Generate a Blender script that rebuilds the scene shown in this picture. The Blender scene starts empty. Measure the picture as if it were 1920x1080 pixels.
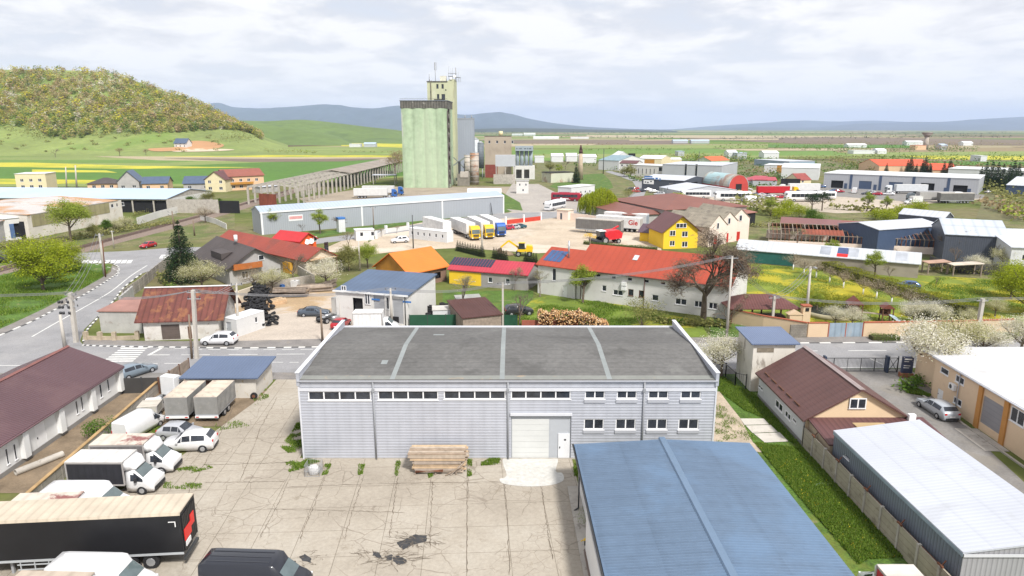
import bpy, math, random
import numpy as np
from mathutils import Vector, Matrix
from math import sin, cos, tan, atan, atan2, pi, radians, sqrt, hypot
random.seed(7); RNG = np.random.default_rng(11)
SC = bpy.context.scene
COL = SC.collection
# ------------------------------------------------------------ camera, sky, sun, exposure
CAM_H = 28.0; FPX = 1280.0; PITCH = atan(299/1280)
cd = bpy.data.cameras.new('camera'); cam = bpy.data.objects.new('camera', cd); COL.objects.link(cam)
cam.location = (0, 0, CAM_H); cam.rotation_euler = (pi/2-PITCH, 0, 0)
cd.sensor_width = 36; cd.lens = 24; cd.clip_start = .5; cd.clip_end = 90000
SC.camera = cam
SC.render.resolution_x = 1024; SC.render.resolution_y = 576
SC.view_settings.view_transform = 'Standard'; SC.view_settings.look = 'None'
SC.view_settings.exposure = 0.80; SC.view_settings.gamma = 1
SC.cycles.max_bounces = 6; SC.cycles.diffuse_bounces = 3; SC.cycles.glossy_bounces = 3
SC.cycles.transparent_max_bounces = 6; SC.cycles.volume_bounces = 2
SC.cycles.use_denoising = True
SUN_EL, SUN_AZ = radians(50), radians(150)      # azimuth clockwise from +Y: behind the camera, to the right
sl = bpy.data.lights.new('sun', 'SUN'); so = bpy.data.objects.new('sun', sl); COL.objects.link(so)
sl.energy = 3.0; sl.angle = radians(8); sl.color = (1, .965, .91)
sd = Vector((sin(SUN_AZ)*cos(SUN_EL), cos(SUN_AZ)*cos(SUN_EL), sin(SUN_EL)))
so.rotation_euler = sd.to_track_quat('Z', 'Y').to_euler()
W = bpy.data.worlds.new('World'); SC.world = W; W.use_nodes = True
class NT:
 """small node-tree writer"""
 def __init__(s, nt): s.nt = nt; nt.nodes.clear()
 def n(s, t, **k):
  nd = s.nt.nodes.new(t)
  for a, b in k.items(): setattr(nd, a, b)
  return nd
 def l(s, a, b): s.nt.links.new(a, b)
 def put(s, sock, v):
  if isinstance(v, bpy.types.NodeSocket): s.l(v, sock)
  elif v is not None: sock.default_value = v
 def math(s, op, a, b=None, c=None, clamp=False):
  m = s.n('ShaderNodeMath', operation=op, use_clamp=clamp)
  for i, v in enumerate((a, b, c)):
   if v is not None: s.put(m.inputs[i], v)
  return m.outputs[0]
 def noise(s, vec, scale, detail=4, rough=.55, dist=0, dim='3D'):
  m = s.n('ShaderNodeTexNoise', noise_dimensions=dim)
  if vec is not None: s.l(vec, m.inputs['Vector'])
  m.inputs['Scale'].default_value = scale; m.inputs['Detail'].default_value = detail
  m.inputs['Roughness'].default_value = rough; m.inputs['Distortion'].default_value = dist
  return m.outputs[0]
 def ramp(s, f, pts):
  m = s.n('ShaderNodeValToRGB'); s.l(f, m.inputs[0]); cr = m.color_ramp
  while len(cr.elements) < len(pts): cr.elements.new(.5)
  for e, (p, c) in zip(cr.elements, pts):
   e.position = p; e.color = (*c, 1) if hasattr(c, '__len__') else (c, c, c, 1)
  return m.outputs[0]
 def mix(s, f, a, b, mode='MIX'):
  m = s.n('ShaderNodeMix', data_type='RGBA', blend_type=mode)
  s.put(m.inputs[0], f); 
  for i, v in ((6, a), (7, b)):
   s.put(m.inputs[i], (*v, 1) if isinstance(v, tuple) and len(v) == 3 else v)
  return m.outputs[2]
 def mapr(s, f, a, b, c, d):
  m = s.n('ShaderNodeMapRange'); s.l(f, m.inputs[0])
  for i, v in enumerate((a, b, c, d)): m.inputs[i+1].default_value = v
  return m.outputs[0]
def build_world():
 t = NT(W.node_tree)
 sky = t.n('ShaderNodeTexSky', sky_type='NISHITA', sun_disc=False, sun_elevation=SUN_EL, sun_rotation=SUN_AZ)
 sky.air_density = 1.0; sky.dust_density = 1.5
 tc = t.n('ShaderNodeTexCoord').outputs['Generated']
 sp = t.n('ShaderNodeSeparateXYZ'); t.l(tc, sp.inputs[0])
 z = t.math('MAXIMUM', sp.outputs[2], 0.0)
 q = t.math('ADD', z, .17)
 cb = t.n('ShaderNodeCombineXYZ')
 t.l(t.math('DIVIDE', sp.outputs[0], q), cb.inputs[0]); t.l(t.math('DIVIDE', sp.outputs[1], q), cb.inputs[1])
 v = cb.outputs[0]
 big = t.noise(v, .8, 8, .56, .5)
 det = t.noise(v, 2.4, 9, .6, .3)
 cov = t.mapr(t.math('ADD', t.math('MULTIPLY', big, .65), t.math('MULTIPLY', det, .35)), .40, .50, .15, 1)
 lit = t.mapr(t.math('ADD', t.math('MULTIPLY', det, .6), t.math('MULTIPLY', big, .4)), .44, .55, 0, 1)
 cloud = t.mix(lit, (4.6, 4.65, 4.95), (6.2, 6.15, 6.2))
 blue = t.mix(.88, sky.outputs[0], (4.5, 4.7, 5.25))
 # thin cloud and air near the horizon
 hz = t.mapr(z, 0, .16, .75, 0)
 col = t.mix(cov, blue, cloud)
 col = t.mix(hz, col, (5.6, 5.7, 6.0))
 bg = t.n('ShaderNodeBackground'); t.l(col, bg.inputs[0]); bg.inputs[1].default_value = .10
 o = t.n('ShaderNodeOutputWorld'); t.l(bg.outputs[0], o.inputs[0])
build_world()
# ------------------------------------------------------------ picture <-> ground helpers
def _ray(px, py):
 cx = (px-960)/FPX; cy = (540-py)/FPX
 return cx, cos(PITCH)+cy*sin(PITCH), -sin(PITCH)+cy*cos(PITCH)
def G(px, py, z=0.0):
 """the point of the level z that the photograph shows at this pixel"""
 d = _ray(px, py); t = (z-CAM_H)/d[2]
 return Vector((d[0]*t, d[1]*t, z))
def ZAT(py, y):
 d = _ray(960, py); return CAM_H + d[2]/d[1]*y
def AT(px, py, y):
 """point at depth y on this pixel's ray"""
 d = _ray(px, py); t = y/d[1]
 return Vector((d[0]*t, y, CAM_H+d[2]*t))
# ------------------------------------------------------------ materials
MATS = {}
def M(name, col=(.5,.5,.5), rough=.75, var=.18, vs=.6, metal=0, rib=None, rows=None, stain=None, stain2=None,
  brick=None, bump=.0, spec=.4, coat=0, leaf=False, streak=0, fine=0, fa=.14):
 if name in MATS: return MATS[name]
 m = bpy.data.materials.new(name); m.use_nodes = True; t = NT(m.node_tree); MATS[name] = m
 b = t.n('ShaderNodeBsdfPrincipled'); o = t.n('ShaderNodeOutputMaterial')
 tc = t.n('ShaderNodeTexCoord'); ob = tc.outputs['Object']; uv = tc.outputs['UV']
 if leaf:
  gi = t.n('ShaderNodeNewGeometry').outputs['Random Per Island']
  cols = leaf; k = len(cols)
  c = t.ramp(gi, [(i/max(1, k-1), cc) for i, cc in enumerate(cols)])
  t.l(c, b.inputs['Base Color']); b.inputs['Roughness'].default_value = .75
  b.inputs['Specular IOR Level'].default_value = .15
  tr = t.n('ShaderNodeBsdfTranslucent'); t.l(c, tr.inputs[0])
  mx = t.n('ShaderNodeMixShader'); mx.inputs[0].default_value = .35
  t.l(b.outputs[0], mx.inputs[1]); t.l(tr.outputs[0], mx.inputs[2]); t.l(mx.outputs[0], o.inputs[0])
  return m
 n1 = t.noise(ob, vs, 6, .6)
 f = t.mapr(n1, .3, .7, 1-var, 1+var)
 if fine:
  n2 = t.noise(ob, fine, 3, .6); f = t.math('MULTIPLY', f, t.mapr(n2, .3, .7, 1-fa, 1+fa))
 h = None
 su = t.n('ShaderNodeSeparateXYZ'); t.l(uv, su.inputs[0])
 if rib:          # (axis 0/1, pitch m, depth of colour change)
  ax, pitch, dk = rib
  fr = t.math('FRACT', t.math('DIVIDE', su.outputs[ax], pitch))
  tri = t.math('ABSOLUTE', t.math('SUBTRACT', t.math('MULTIPLY', fr, 2), 1))
  f = t.math('MULTIPLY', f, t.mapr(tri, .55, .95, 1, 1-dk)); h = tri
 if rows:         # rows of tiles or sheets: one hard step per pitch
  ax, pitch, dk = rows
  fr = t.math('FRACT', t.math('DIVIDE', su.outputs[ax], pitch))
  f = t.math('MULTIPLY', f, t.mapr(fr, 0, .16, 1-dk, 1))
  h = fr if h is None else t.math('ADD', t.math('MULTIPLY', h, .5), fr)
 c = t.mix(1, col, (1,1,1), 'MULTIPLY')
 vm = t.n('ShaderNodeVectorMath', operation='SCALE'); vm.inputs[0].default_value = col; t.l(f, vm.inputs['Scale'])
 c = vm.outputs[0]
 if brick:
  br = t.n('ShaderNodeTexBrick'); t.l(uv, br.inputs[0]); br.inputs['Scale'].default_value = 1
  br.inputs['Brick Width'].default_value = brick[0]; br.inputs['Row Height'].default_value = brick[1]
  br.inputs['Mortar Size'].default_value = brick[2]; br.offset = brick[4] if len(brick) > 4 else .5
  br.inputs['Color1'].default_value = (1,1,1,1); br.inputs['Color2'].default_value = (.82,.82,.82,1)
  br.inputs['Mortar'].default_value = (brick[3],)*3+(1,)
  c = t.mix(1, c, br.outputs[0], 'MULTIPLY')
 for k, st in enumerate((stain, stain2)):
  if st:       # (colour, scale, threshold, amount)
   mp = t.n('ShaderNodeMapping'); t.l(ob, mp.inputs[0]); mp.inputs['Location'].default_value = (3.1*k+1.7, 5.3*k, 2)
   if streak: mp.inputs['Scale'].default_value = (1, 1, streak)
   ns = t.noise(mp.outputs[0], st[1], 7, .65, .4)
   c = t.mix(t.math('MULTIPLY', t.mapr(ns, st[2], st[2]+.09, 0, 1), st[3]), c, st[0])
 t.l(c, b.inputs['Base Color']); b.inputs['Roughness'].default_value = rough
 b.inputs['Metallic'].default_value = metal; b.inputs['Specular IOR Level'].default_value = spec
 if coat: b.inputs['Coat Weight'].default_value = coat
 if bump or h is not None:
  bp = t.n('ShaderNodeBump'); bp.inputs['Strength'].default_value = .6
  if h is not None and not bump: t.l(h, bp.inputs['Height']); bp.inputs['Distance'].default_value = .03
  else:
   nb = t.noise(ob, bump, 4, .6); t.l(nb, bp.inputs['Height']); bp.inputs['Distance'].default_value = .05
  t.l(bp.outputs[0], b.inputs['Normal'])
 t.l(b.outputs[0], o.inputs[0])
 return m
# ------------------------------------------------------------ mesh builder
class MB:
 def __init__(s): s.v = []; s.f = []; s.mi = []; s.sm = []
 def pts(s, ps):
  k = len(s.v); s.v.extend(tuple(p) for p in ps); return k
 def poly(s, ps, m=0, sm=False):
  k = s.pts(ps); s.f.append(tuple(range(k, k+len(ps)))); s.mi.append(m); s.sm.append(sm); return s
 def face(s, idx, m=0, sm=False): s.f.append(tuple(idx)); s.mi.append(m); s.sm.append(sm)
 def box(s, x0, x1, y0, y1, z0, z1, m=0, skip=''):
  k = s.pts([(x0,y0,z0),(x1,y0,z0),(x1,y1,z0),(x0,y1,z0),(x0,y0,z1),(x1,y0,z1),(x1,y1,z1),(x0,y1,z1)])
  for key, q in (('d',(3,2,1,0)),('u',(4,5,6,7)),('f',(0,1,5,4)),('r',(1,2,6,5)),('b',(2,3,7,6)),('l',(3,0,4,7))):
   if key not in skip: s.face([k+i for i in q], m)
  return s
 def obox(s, a, b, w, h, m=0, up=(0,0,1)):
  """beam from a to b of width w and height h"""
  a, b = Vector(a), Vector(b); d = (b-a).normalized(); u = Vector(up)
  if abs(d.dot(u)) > .99: u = Vector((0,1,0))
  r = d.cross(u).normalized()*w/2; u = r.cross(d).normalized()*h/2
  k = s.pts([a-r-u, a+r-u, a+r+u, a-r+u, b-r-u, b+r-u, b+r+u, b-r+u])
  for q in ((0,3,2,1),(4,5,6,7),(0,1,5,4),(1,2,6,5),(2,3,7,6),(3,0,4,7)): s.face([k+i for i in q], m)
  return s
 def cyl(s, a, b, r0, r1=None, n=8, m=0, cap=True):
  r1 = r0 if r1 is None else r1; a, b = Vector(a), Vector(b); d = (b-a)
  if d.length < 1e-6: return s
  d.normalize(); u = Vector((0,0,1)) if abs(d.z) < .9 else Vector((1,0,0))
  e1 = d.cross(u).normalized(); e2 = d.cross(e1)
  k = s.pts([p + (e1*cos(2*pi*i/n)+e2*sin(2*pi*i/n))*r for p, r in ((a, r0), (b, r1)) for i in range(n)])
  for i in range(n):
   j = (i+1) % n; s.face((k+i, k+n+i, k+n+j, k+j), m, True)
  if cap: s.face([k+i for i in range(n)], m); s.face([k+n+i for i in reversed(range(n))], m)
  return s
 def loft(s, rings, m=0, closed=True, caps=True, sm=True, mf=None):
  """rings: lists of points, all of the same length; mf(i, j) picks the material"""
  n = len(rings[0]); k = s.pts([p for r in rings for p in r])
  for i in range(len(rings)-1):
   for j in range(n if closed else n-1):
    j2 = (j+1) % n
    s.face((k+i*n+j, k+i*n+j2, k+(i+1)*n+j2, k+(i+1)*n+j), mf(i, j) if mf else m, sm)
  if caps and closed:
   s.face([k+j for j in reversed(range(n))], m); s.face([k+(len(rings)-1)*n+j for j in range(n)], m)
  return s
 def prism(s, prof, x0, x1, axis='x', m=0):
  """closed profile [(a,z)...] extruded along x (a=y) or y (a=x)"""
  P = (lambda a, z, t: (t, a, z)) if axis == 'x' else (lambda a, z, t: (a, t, z))
  n = len(prof); k = s.pts([P(a, z, x0) for a, z in prof]+[P(a, z, x1) for a, z in prof])
  for i in range(n):
   j = (i+1) % n; s.face((k+i, k+j, k+n+j, k+n+i), m)
  s.face([k+i for i in reversed(range(n))], m); s.face([k+n+i for i in range(n)], m)
  return s
 def mesh(s, name, mats, uv=True):
  me = bpy.data.meshes.new(name); me.from_pydata(s.v, [], s.f); 
  for m in (mats if isinstance(mats, (list, tuple)) else [mats]): me.materials.append(m)
  me.polygons.foreach_set('material_index', s.mi); me.polygons.foreach_set('use_smooth', s.sm)
  if uv: auto_uv(me)
  me.update(); return me
 def build(s, name, mats, parent=None, loc=None, rz=None, uv=True):
  return link(name, s.mesh(name, mats, uv), parent, loc, rz)
def auto_uv(me):
 """UVs in metres: u along the face's level direction, v up its slope"""
 np_ = len(me.polygons); nl = len(me.loops)
 if not np_: return
 nr = np.empty(np_*3, 'f'); me.polygons.foreach_get('normal', nr); nr = nr.reshape(-1, 3)
 co = np.empty(len(me.vertices)*3, 'f'); me.vertices.foreach_get('co', co); co = co.reshape(-1, 3)
 li = np.empty(nl, 'i'); me.loops.foreach_get('vertex_index', li)
 ls = np.empty(np_, 'i'); me.polygons.foreach_get('loop_start', ls); lt = np.empty(np_, 'i'); me.polygons.foreach_get('loop_total', lt)
 pid = np.repeat(np.arange(np_), lt)
 h = np.stack([-nr[:,1], nr[:,0], np.zeros(np_)], 1); L = np.linalg.norm(h, axis=1)
 flat = L < .03; h[flat] = (1,0,0); L[flat] = 1; h /= L[:,None]
 v = np.cross(nr, h)
 c = co[li]
 uvs = np.stack([(c*h[pid]).sum(1), (c*v[pid]).sum(1)], 1).astype('f')
 lay = me.uv_layers.new(name='UVMap'); lay.data.foreach_set('uv', uvs.ravel())
KIDS = {}
def link(name, data, parent=None, loc=None, rz=None):
 o = bpy.data.objects.new(name, data); COL.objects.link(o)
 if parent is not None: o.parent = parent; KIDS.setdefault(parent.name, []).append(o)
 if loc is not None: o.location = loc
 if rz is not None: o.rotation_euler = (0, 0, rz)
 return o
ORD = [(''+t+u) for t in ('', 'twenty-') for u in 'first second third fourth fifth sixth seventh eighth ninth tenth eleventh twelfth thirteenth fourteenth fifteenth sixteenth seventeenth eighteenth nineteenth twentieth'.split()]
def tag(o, label=None, cat=None, group=None, kind=None):
 if label: o['label'] = label
 if cat: o['category'] = cat
 if group: o['group'] = group
 if kind: o['kind'] = kind
 return o
def thing(name, label, cat, loc=(0,0,0), rz=0, group=None):
 return tag(link(name, None, None, loc, rz), label, cat, group)
def kids(o):
 return list(KIDS.get(o.name, []))
def copy_tree(o, parent=None):
 c = o.copy(); COL.objects.link(c)
 if parent is not None: c.parent = parent; KIDS.setdefault(parent.name, []).append(c)
 for ch in kids(o): copy_tree(ch, c)
 return c
PROTO = {}
def place(key, maker, loc, rz, label, cat, group=None, scale=1, name=None):
 """first use builds the thing, later uses copy it and its parts"""
 if key not in PROTO:
  o = maker(); PROTO[key] = o
 else: o = copy_tree(PROTO[key])
 o.location = loc; o.rotation_euler = (0, 0, rz); o.scale = (scale,)*3 if not hasattr(scale, '__len__') else scale
 o['label'] = label; o['category'] = cat
 if group: o['group'] = group
 elif 'group' in o: del o['group']
 return o
PZ = [0]
def patch(name, mat, pts, z=.02, kind='structure', world=False):
 """a level sheet through these pixels of the ground"""
 PZ[0] += .0007; z += PZ[0]*.15
 ps = [Vector((p[0], p[1], z)) if world else G(p[0], p[1], 0)+Vector((0,0,z)) for p in pts]
 a = sum(ps[i].x*ps[(i+1)%len(ps)].y-ps[(i+1)%len(ps)].x*ps[i].y for i in range(len(ps)))
 if a < 0: ps.reverse()
 from mathutils.geometry import tessellate_polygon
 b = MB(); b.pts(ps)
 for t in tessellate_polygon([ps]):
  q = [ps[i] for i in t]
  if (q[1]-q[0]).cross(q[2]-q[0]).z < 0: t = t[::-1]
  b.face(t)
 o = b.build(name, mat); tag(o, kind=kind); return o
def smooth_line(ps, n=6, closed=False):
 out = []; L = len(ps)
 for i in range(L if closed else L-1):
  g = lambda k: ps[k % L] if closed else ps[min(max(k, 0), L-1)]
  p0, p1, p2, p3 = g(i-1), g(i), g(i+1), g(i+2)
  for j in range(n):
   t = j/n
   out.append(tuple(.5*((2*b)+(-a+c)*t+(2*a-5*b+4*c-d)*t*t+(-a+3*b-3*c+d)*t**3) for a, b, c, d in zip(p0, p1, p2, p3)))
 if not closed: out.append(tuple(ps[-1]))
 return out
# ------------------------------------------------------------ shared materials
white_paint = M('white_paint', (.78,.78,.78), .45, .05)
dark_glass = M('dark_glass', (.03,.035,.045), .08, .6, 1.0, spec=.6)
blue_glass = M('blue_glass', (.05,.07,.10), .1, .3, 1, spec=.6)
screen_glass = M('windscreen_glass', (.10,.13,.135), .06, .2, 1, spec=.8)
pvc = M('window_pvc', (.75,.75,.76), .4, .03)
steel_dark = M('dark_steel', (.045,.047,.05), .5, .2)
steel_grey = M('grey_steel', (.32,.33,.35), .45, .12)
concrete_m = M('concrete_cast', (.40,.37,.33), .9, .18, .9, stain=((.16,.14,.12), 1.3, .56, .6))
rust_m = M('rusty_steel', (.16,.065,.035), .85, .35, 1.5)
wood_raw = M('raw_timber', (.48,.33,.20), .8, .25, 2)
wood_grey = M('weathered_timber', (.26,.21,.17), .9, .3, 2)
wood_dark = M('brown_timber', (.13,.06,.035), .8, .3, 2)
tyre_m = M('tyre_rubber', (.018,.018,.02), .85, .3, 3)
rim_m = M('wheel_rim', (.42,.43,.45), .35, .1, metal=.5)
black_plastic = M('black_plastic', (.03,.03,.033), .6, .2)
red_lamp = M('red_lamp', (.5,.02,.02), .3, .1); clear_lamp = M('clear_lamp', (.75,.77,.8), .15, .05, spec=.8)
yellow_m = M('yellow_paint', (.75,.48,.02), .4, .08)
soil_m = M('bare_soil', (.20,.15,.10), .95, .3, .5, fine=6)
# ------------------------------------------------------------ buildings
def fillwall(b, o, u, n, L, H, holes, rec=.14, ribs=0, m=0):
 """wall sheet from o along u (length L, height H) facing n, with holes (x, z, w, h) and their reveals; ribs: pitch of level corrugation"""
 o, u, n = Vector(o), Vector(u), Vector(n); up = Vector((0,0,1))
 hs = [(max(x,0), z, min(x+w, L), z+h) for x, z, w, h in holes]
 xs = sorted({0, L, *[h[0] for h in hs], *[h[2] for h in hs]})
 zs = sorted({0, H, *[h[1] for h in hs if h[1] < H], *[h[3] for h in hs if h[3] < H]})
 Pt = lambda x, z, d=0: o+u*x+up*z+n*d
 flip = u.cross(up).dot(n) < 0
 def q(a, b_, c, d):
  b.poly([a,b_,c,d] if not flip else [d,c,b_,a], m)
 for x0, x1 in zip(xs, xs[1:]):
  for z0, z1 in zip(zs, zs[1:]):
   cx, cz = (x0+x1)/2, (z0+z1)/2
   if any(a < cx < c and b2 < cz < d for a, b2, c, d in hs): continue
   if not ribs: q(Pt(x0,z0), Pt(x1,z0), Pt(x1,z1), Pt(x0,z1)); continue
   lv = [z0]; k = math.floor(z0/ribs)
   prof = lambda z: (.0, .04, .04, 0)[int((z/ribs % 1)*4+1e-6) % 4]
   zz = [z0] + [kk*ribs+f*ribs for kk in range(int(k), int(z1/ribs)+2) for f in (0, .35, .5, .85) if z0+1e-4 < kk*ribs+f*ribs < z1-1e-4] + [z1]
   def pr(z):
    f = (z/ribs) % 1
    return (0 if f < .35 else (f-.35)/.15*.014 if f < .5 else .014 if f < .85 else (1-f)/.15*.014)
   for a, c in zip(zz, zz[1:]):
    q(Pt(x0,a,pr(a)), Pt(x1,a,pr(a)), Pt(x1,c,pr(c)), Pt(x0,c,pr(c)))
 for a, z0, c, z1 in hs:
  q(Pt(a,z0,-rec), Pt(a,z0), Pt(a,z1), Pt(a,z1,-rec)); q(Pt(c,z0), Pt(c,z0,-rec), Pt(c,z1,-rec), Pt(c,z1))
  q(Pt(a,z0,-rec), Pt(c,z0,-rec), Pt(c,z0), Pt(a,z0)); q(Pt(a,z1), Pt(c,z1), Pt(c,z1,-rec), Pt(a,z1,-rec))
def opening(kind, par, o, u, n, x, z, w, h, rec=.12, frame=None, pane=None, div=None, name=None):
 """window, door or garage_door set in a hole"""
 o, u, n = Vector(o), Vector(u), Vector(n); up = Vector((0,0,1))
 def P(a, c, d): return o+u*(x+a)+up*(z+c)+n*d
 def bar(b, a0, a1, c0, c1, d0, d1):
  ps = [P(a,c,d) for d in (d0, d1) for a, c in ((a0,c0),(a1,c0),(a1,c1),(a0,c1))]
  k = b.pts(ps); fl = u.cross(up).dot(n) < 0
  for q in ((3,2,1,0),(4,5,6,7),(0,1,5,4),(1,2,6,5),(2,3,7,6),(3,0,4,7)):
   b.face([k+i for i in (q if not fl else q[::-1])])
 if kind == 'window':
  t = min(.09, .12*min(w, h)); b = MB(); d0, d1 = -rec, -rec+.07
  bar(b, 0, w, 0, t, d0, d1); bar(b, 0, w, h-t, h, d0, d1); bar(b, 0, t, t, h-t, d0, d1); bar(b, w-t, w, t, h-t, d0, d1)
  k = div if div is not None else (2 if w > 1.1 else 1)
  for i in range(1, k): bar(b, w*i/k-t*.6, w*i/k+t*.6, t, h-t, d0, d1+.004)
  bar(b, -.06, w+.06, -.05, 0, -.02, .07)
  f = b.build(name or 'window', frame or pvc, par)
  b = MB(); bar(b, t, w-t, t, h-t, d0-.02, d0+.03); b.build('pane', pane or dark_glass, f); return f
 if kind == 'hole':
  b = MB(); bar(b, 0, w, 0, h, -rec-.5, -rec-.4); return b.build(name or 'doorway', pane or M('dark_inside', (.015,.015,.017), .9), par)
 b = MB(); bar(b, 0, w, 0, h, -rec-.05, -rec+.02)
 f = b.build(name or ('garage_door' if kind == 'garage' else 'door'), pane or (frame or white_paint), par)
 if kind == 'door':
  b = MB(); bar(b, w*.1, w*.16, h*.45, h*.52, -rec+.02, -rec+.07); b.build('handle', steel_dark, f)
 return f
def roofmesh(kind, W_, D, h, rise, over, t=.14, gable=None):
 b = MB(); o = over; g = over if gable is None else gable
 if kind == 'gable_x' or kind == 'gable_y':
  S = D if kind == 'gable_x' else W_; L = W_ if kind == 'gable_x' else D; s = rise/(S/2)
  pr = [(-o, h-o*s), (S/2, h+rise), (S+o, h-o*s), (S+o, h-o*s+t), (S/2, h+rise+t), (-o, h-o*s+t)]
  if kind == 'gable_x': pr = pr
  b.prism(pr, -g, L+g, 'x' if kind == 'gable_x' else 'y')
 elif kind in ('shed', 'shed_x', 'flat'):
  if kind == 'flat': rise = 0
  if kind == 'shed_x':
   s = rise/W_; b.prism([(-o, h-o*s), (W_+o, h+rise+o*s), (W_+o, h+rise+o*s+t), (-o, h-o*s+t)], -g, D+g, 'y')
  else:
   s = rise/D; b.prism([(-o, h-o*s), (D+o, h+rise+o*s), (D+o, h+rise+o*s+t), (-o, h-o*s+t)], -g, W_+g, 'x')
 elif kind == 'hip':
  r = min(W_, D)/2; z0 = h-.0; 
  A = [(-o,-o,z0),(W_+o,-o,z0),(W_+o,D+o,z0),(-o,D+o,z0)]; B_ = [(x,y,z0+t) for x,y,z in A]
  R = ([(r, D/2, h+rise+t), (W_-r, D/2, h+rise+t)] if W_ >= D else [(W_/2, r, h+rise+t), (W_/2, D-r, h+rise+t)])
  k = b.pts(A+B_+R)
  b.face((k+3,k+2,k+1,k))
  for i in range(4): j = (i+1) % 4; b.face((k+i, k+j, k+4+j, k+4+i))
  if W_ >= D:
   b.face((k+4,k+5,k+9,k+8)); b.face((k+5,k+6,k+9)); b.face((k+6,k+7,k+8,k+9)); b.face((k+7,k+4,k+8))
  else:
   b.face((k+4,k+5,k+8)); b.face((k+5,k+6,k+9,k+8)); b.face((k+6,k+7,k+9)); b.face((k+7,k+4,k+8,k+9))
 elif kind == 'barrel':
  n = 14; pr = []
  for i in range(n+1):
   a = pi*i/n; pr.append((D/2-(D/2+o)*cos(a), h+rise*sin(a)))
  inner = [(D/2+(y-D/2)*.97, h+(z-h)*.96-.02) for y, z in pr]
  b.prism((pr+inner[::-1])[::-1], -g, W_+g, 'x')
 return b
def frame_of(A, B, C, z=0):
 """origin, angle, width and depth of the rectangle through three pixels at height z: A-B the front edge, C on the back edge"""
 a, b, c = G(*A, z), G(*B, z), G(*C, z); u = b-a; Wd = u.length; u.normalize(); w = Vector((-u.y, u.x, 0))
 D = abs((c-a).dot(w)); ang = atan2(u.y, u.x)
 if (c-a).dot(w) < 0: a = a + w*(-D)   # keep the body behind the front edge
 return Vector((a.x, a.y, 0)), ang, Wd, D
BLD = {}
def on_plane(px, py, o, u, n):
 d = Vector(_ray(px, py)); c = Vector((0,0,CAM_H)); t = (o-c).dot(n)/d.dot(n); q = c+d*t-o
 return q.dot(u), q.z
def resolve(op, loc, rz, W_, D, base=0):
 """an opening given by the pixels of its corners on its wall -> metres on that wall"""
 kind, sd, (x0, y0, x1, y1), kw = op; c, s = cos(rz), sin(rz); U, V = Vector((c,s,0)), Vector((-s,c,0)); L = Vector((loc[0], loc[1], 0))
 o, u, n = {'f': (L, U, V), 'r': (L+U*W_, V, U), 'b': (L+U*W_+V*D, -U, V), 'l': (L+V*D, -V, U)}[sd]
 a, za = on_plane(x0, y0, o, u, n); b, zb = on_plane(x1, y1, o, u, n)
 return (kind, sd, min(a, b), min(za, zb)-base, abs(b-a), abs(zb-za), kw)
def PX(kind, side, rect, **kw): return (kind, side, rect, kw)
def gb(name, label, cat, A, B, D, h, **k):
 """building whose front foot runs through two pixels of the ground, body on the far side"""
 a, b = G(*A), G(*B); u = b-a
 return bldg(name, label, cat, (a.x, a.y), atan2(u.y, u.x), u.length, D, h, **k)
def wb(name, label, cat, x0, x1, y0, y1, h, **k):
 return bldg(name, label, cat, (x0, y0), 0, x1-x0, y1-y0, h, **k)
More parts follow.
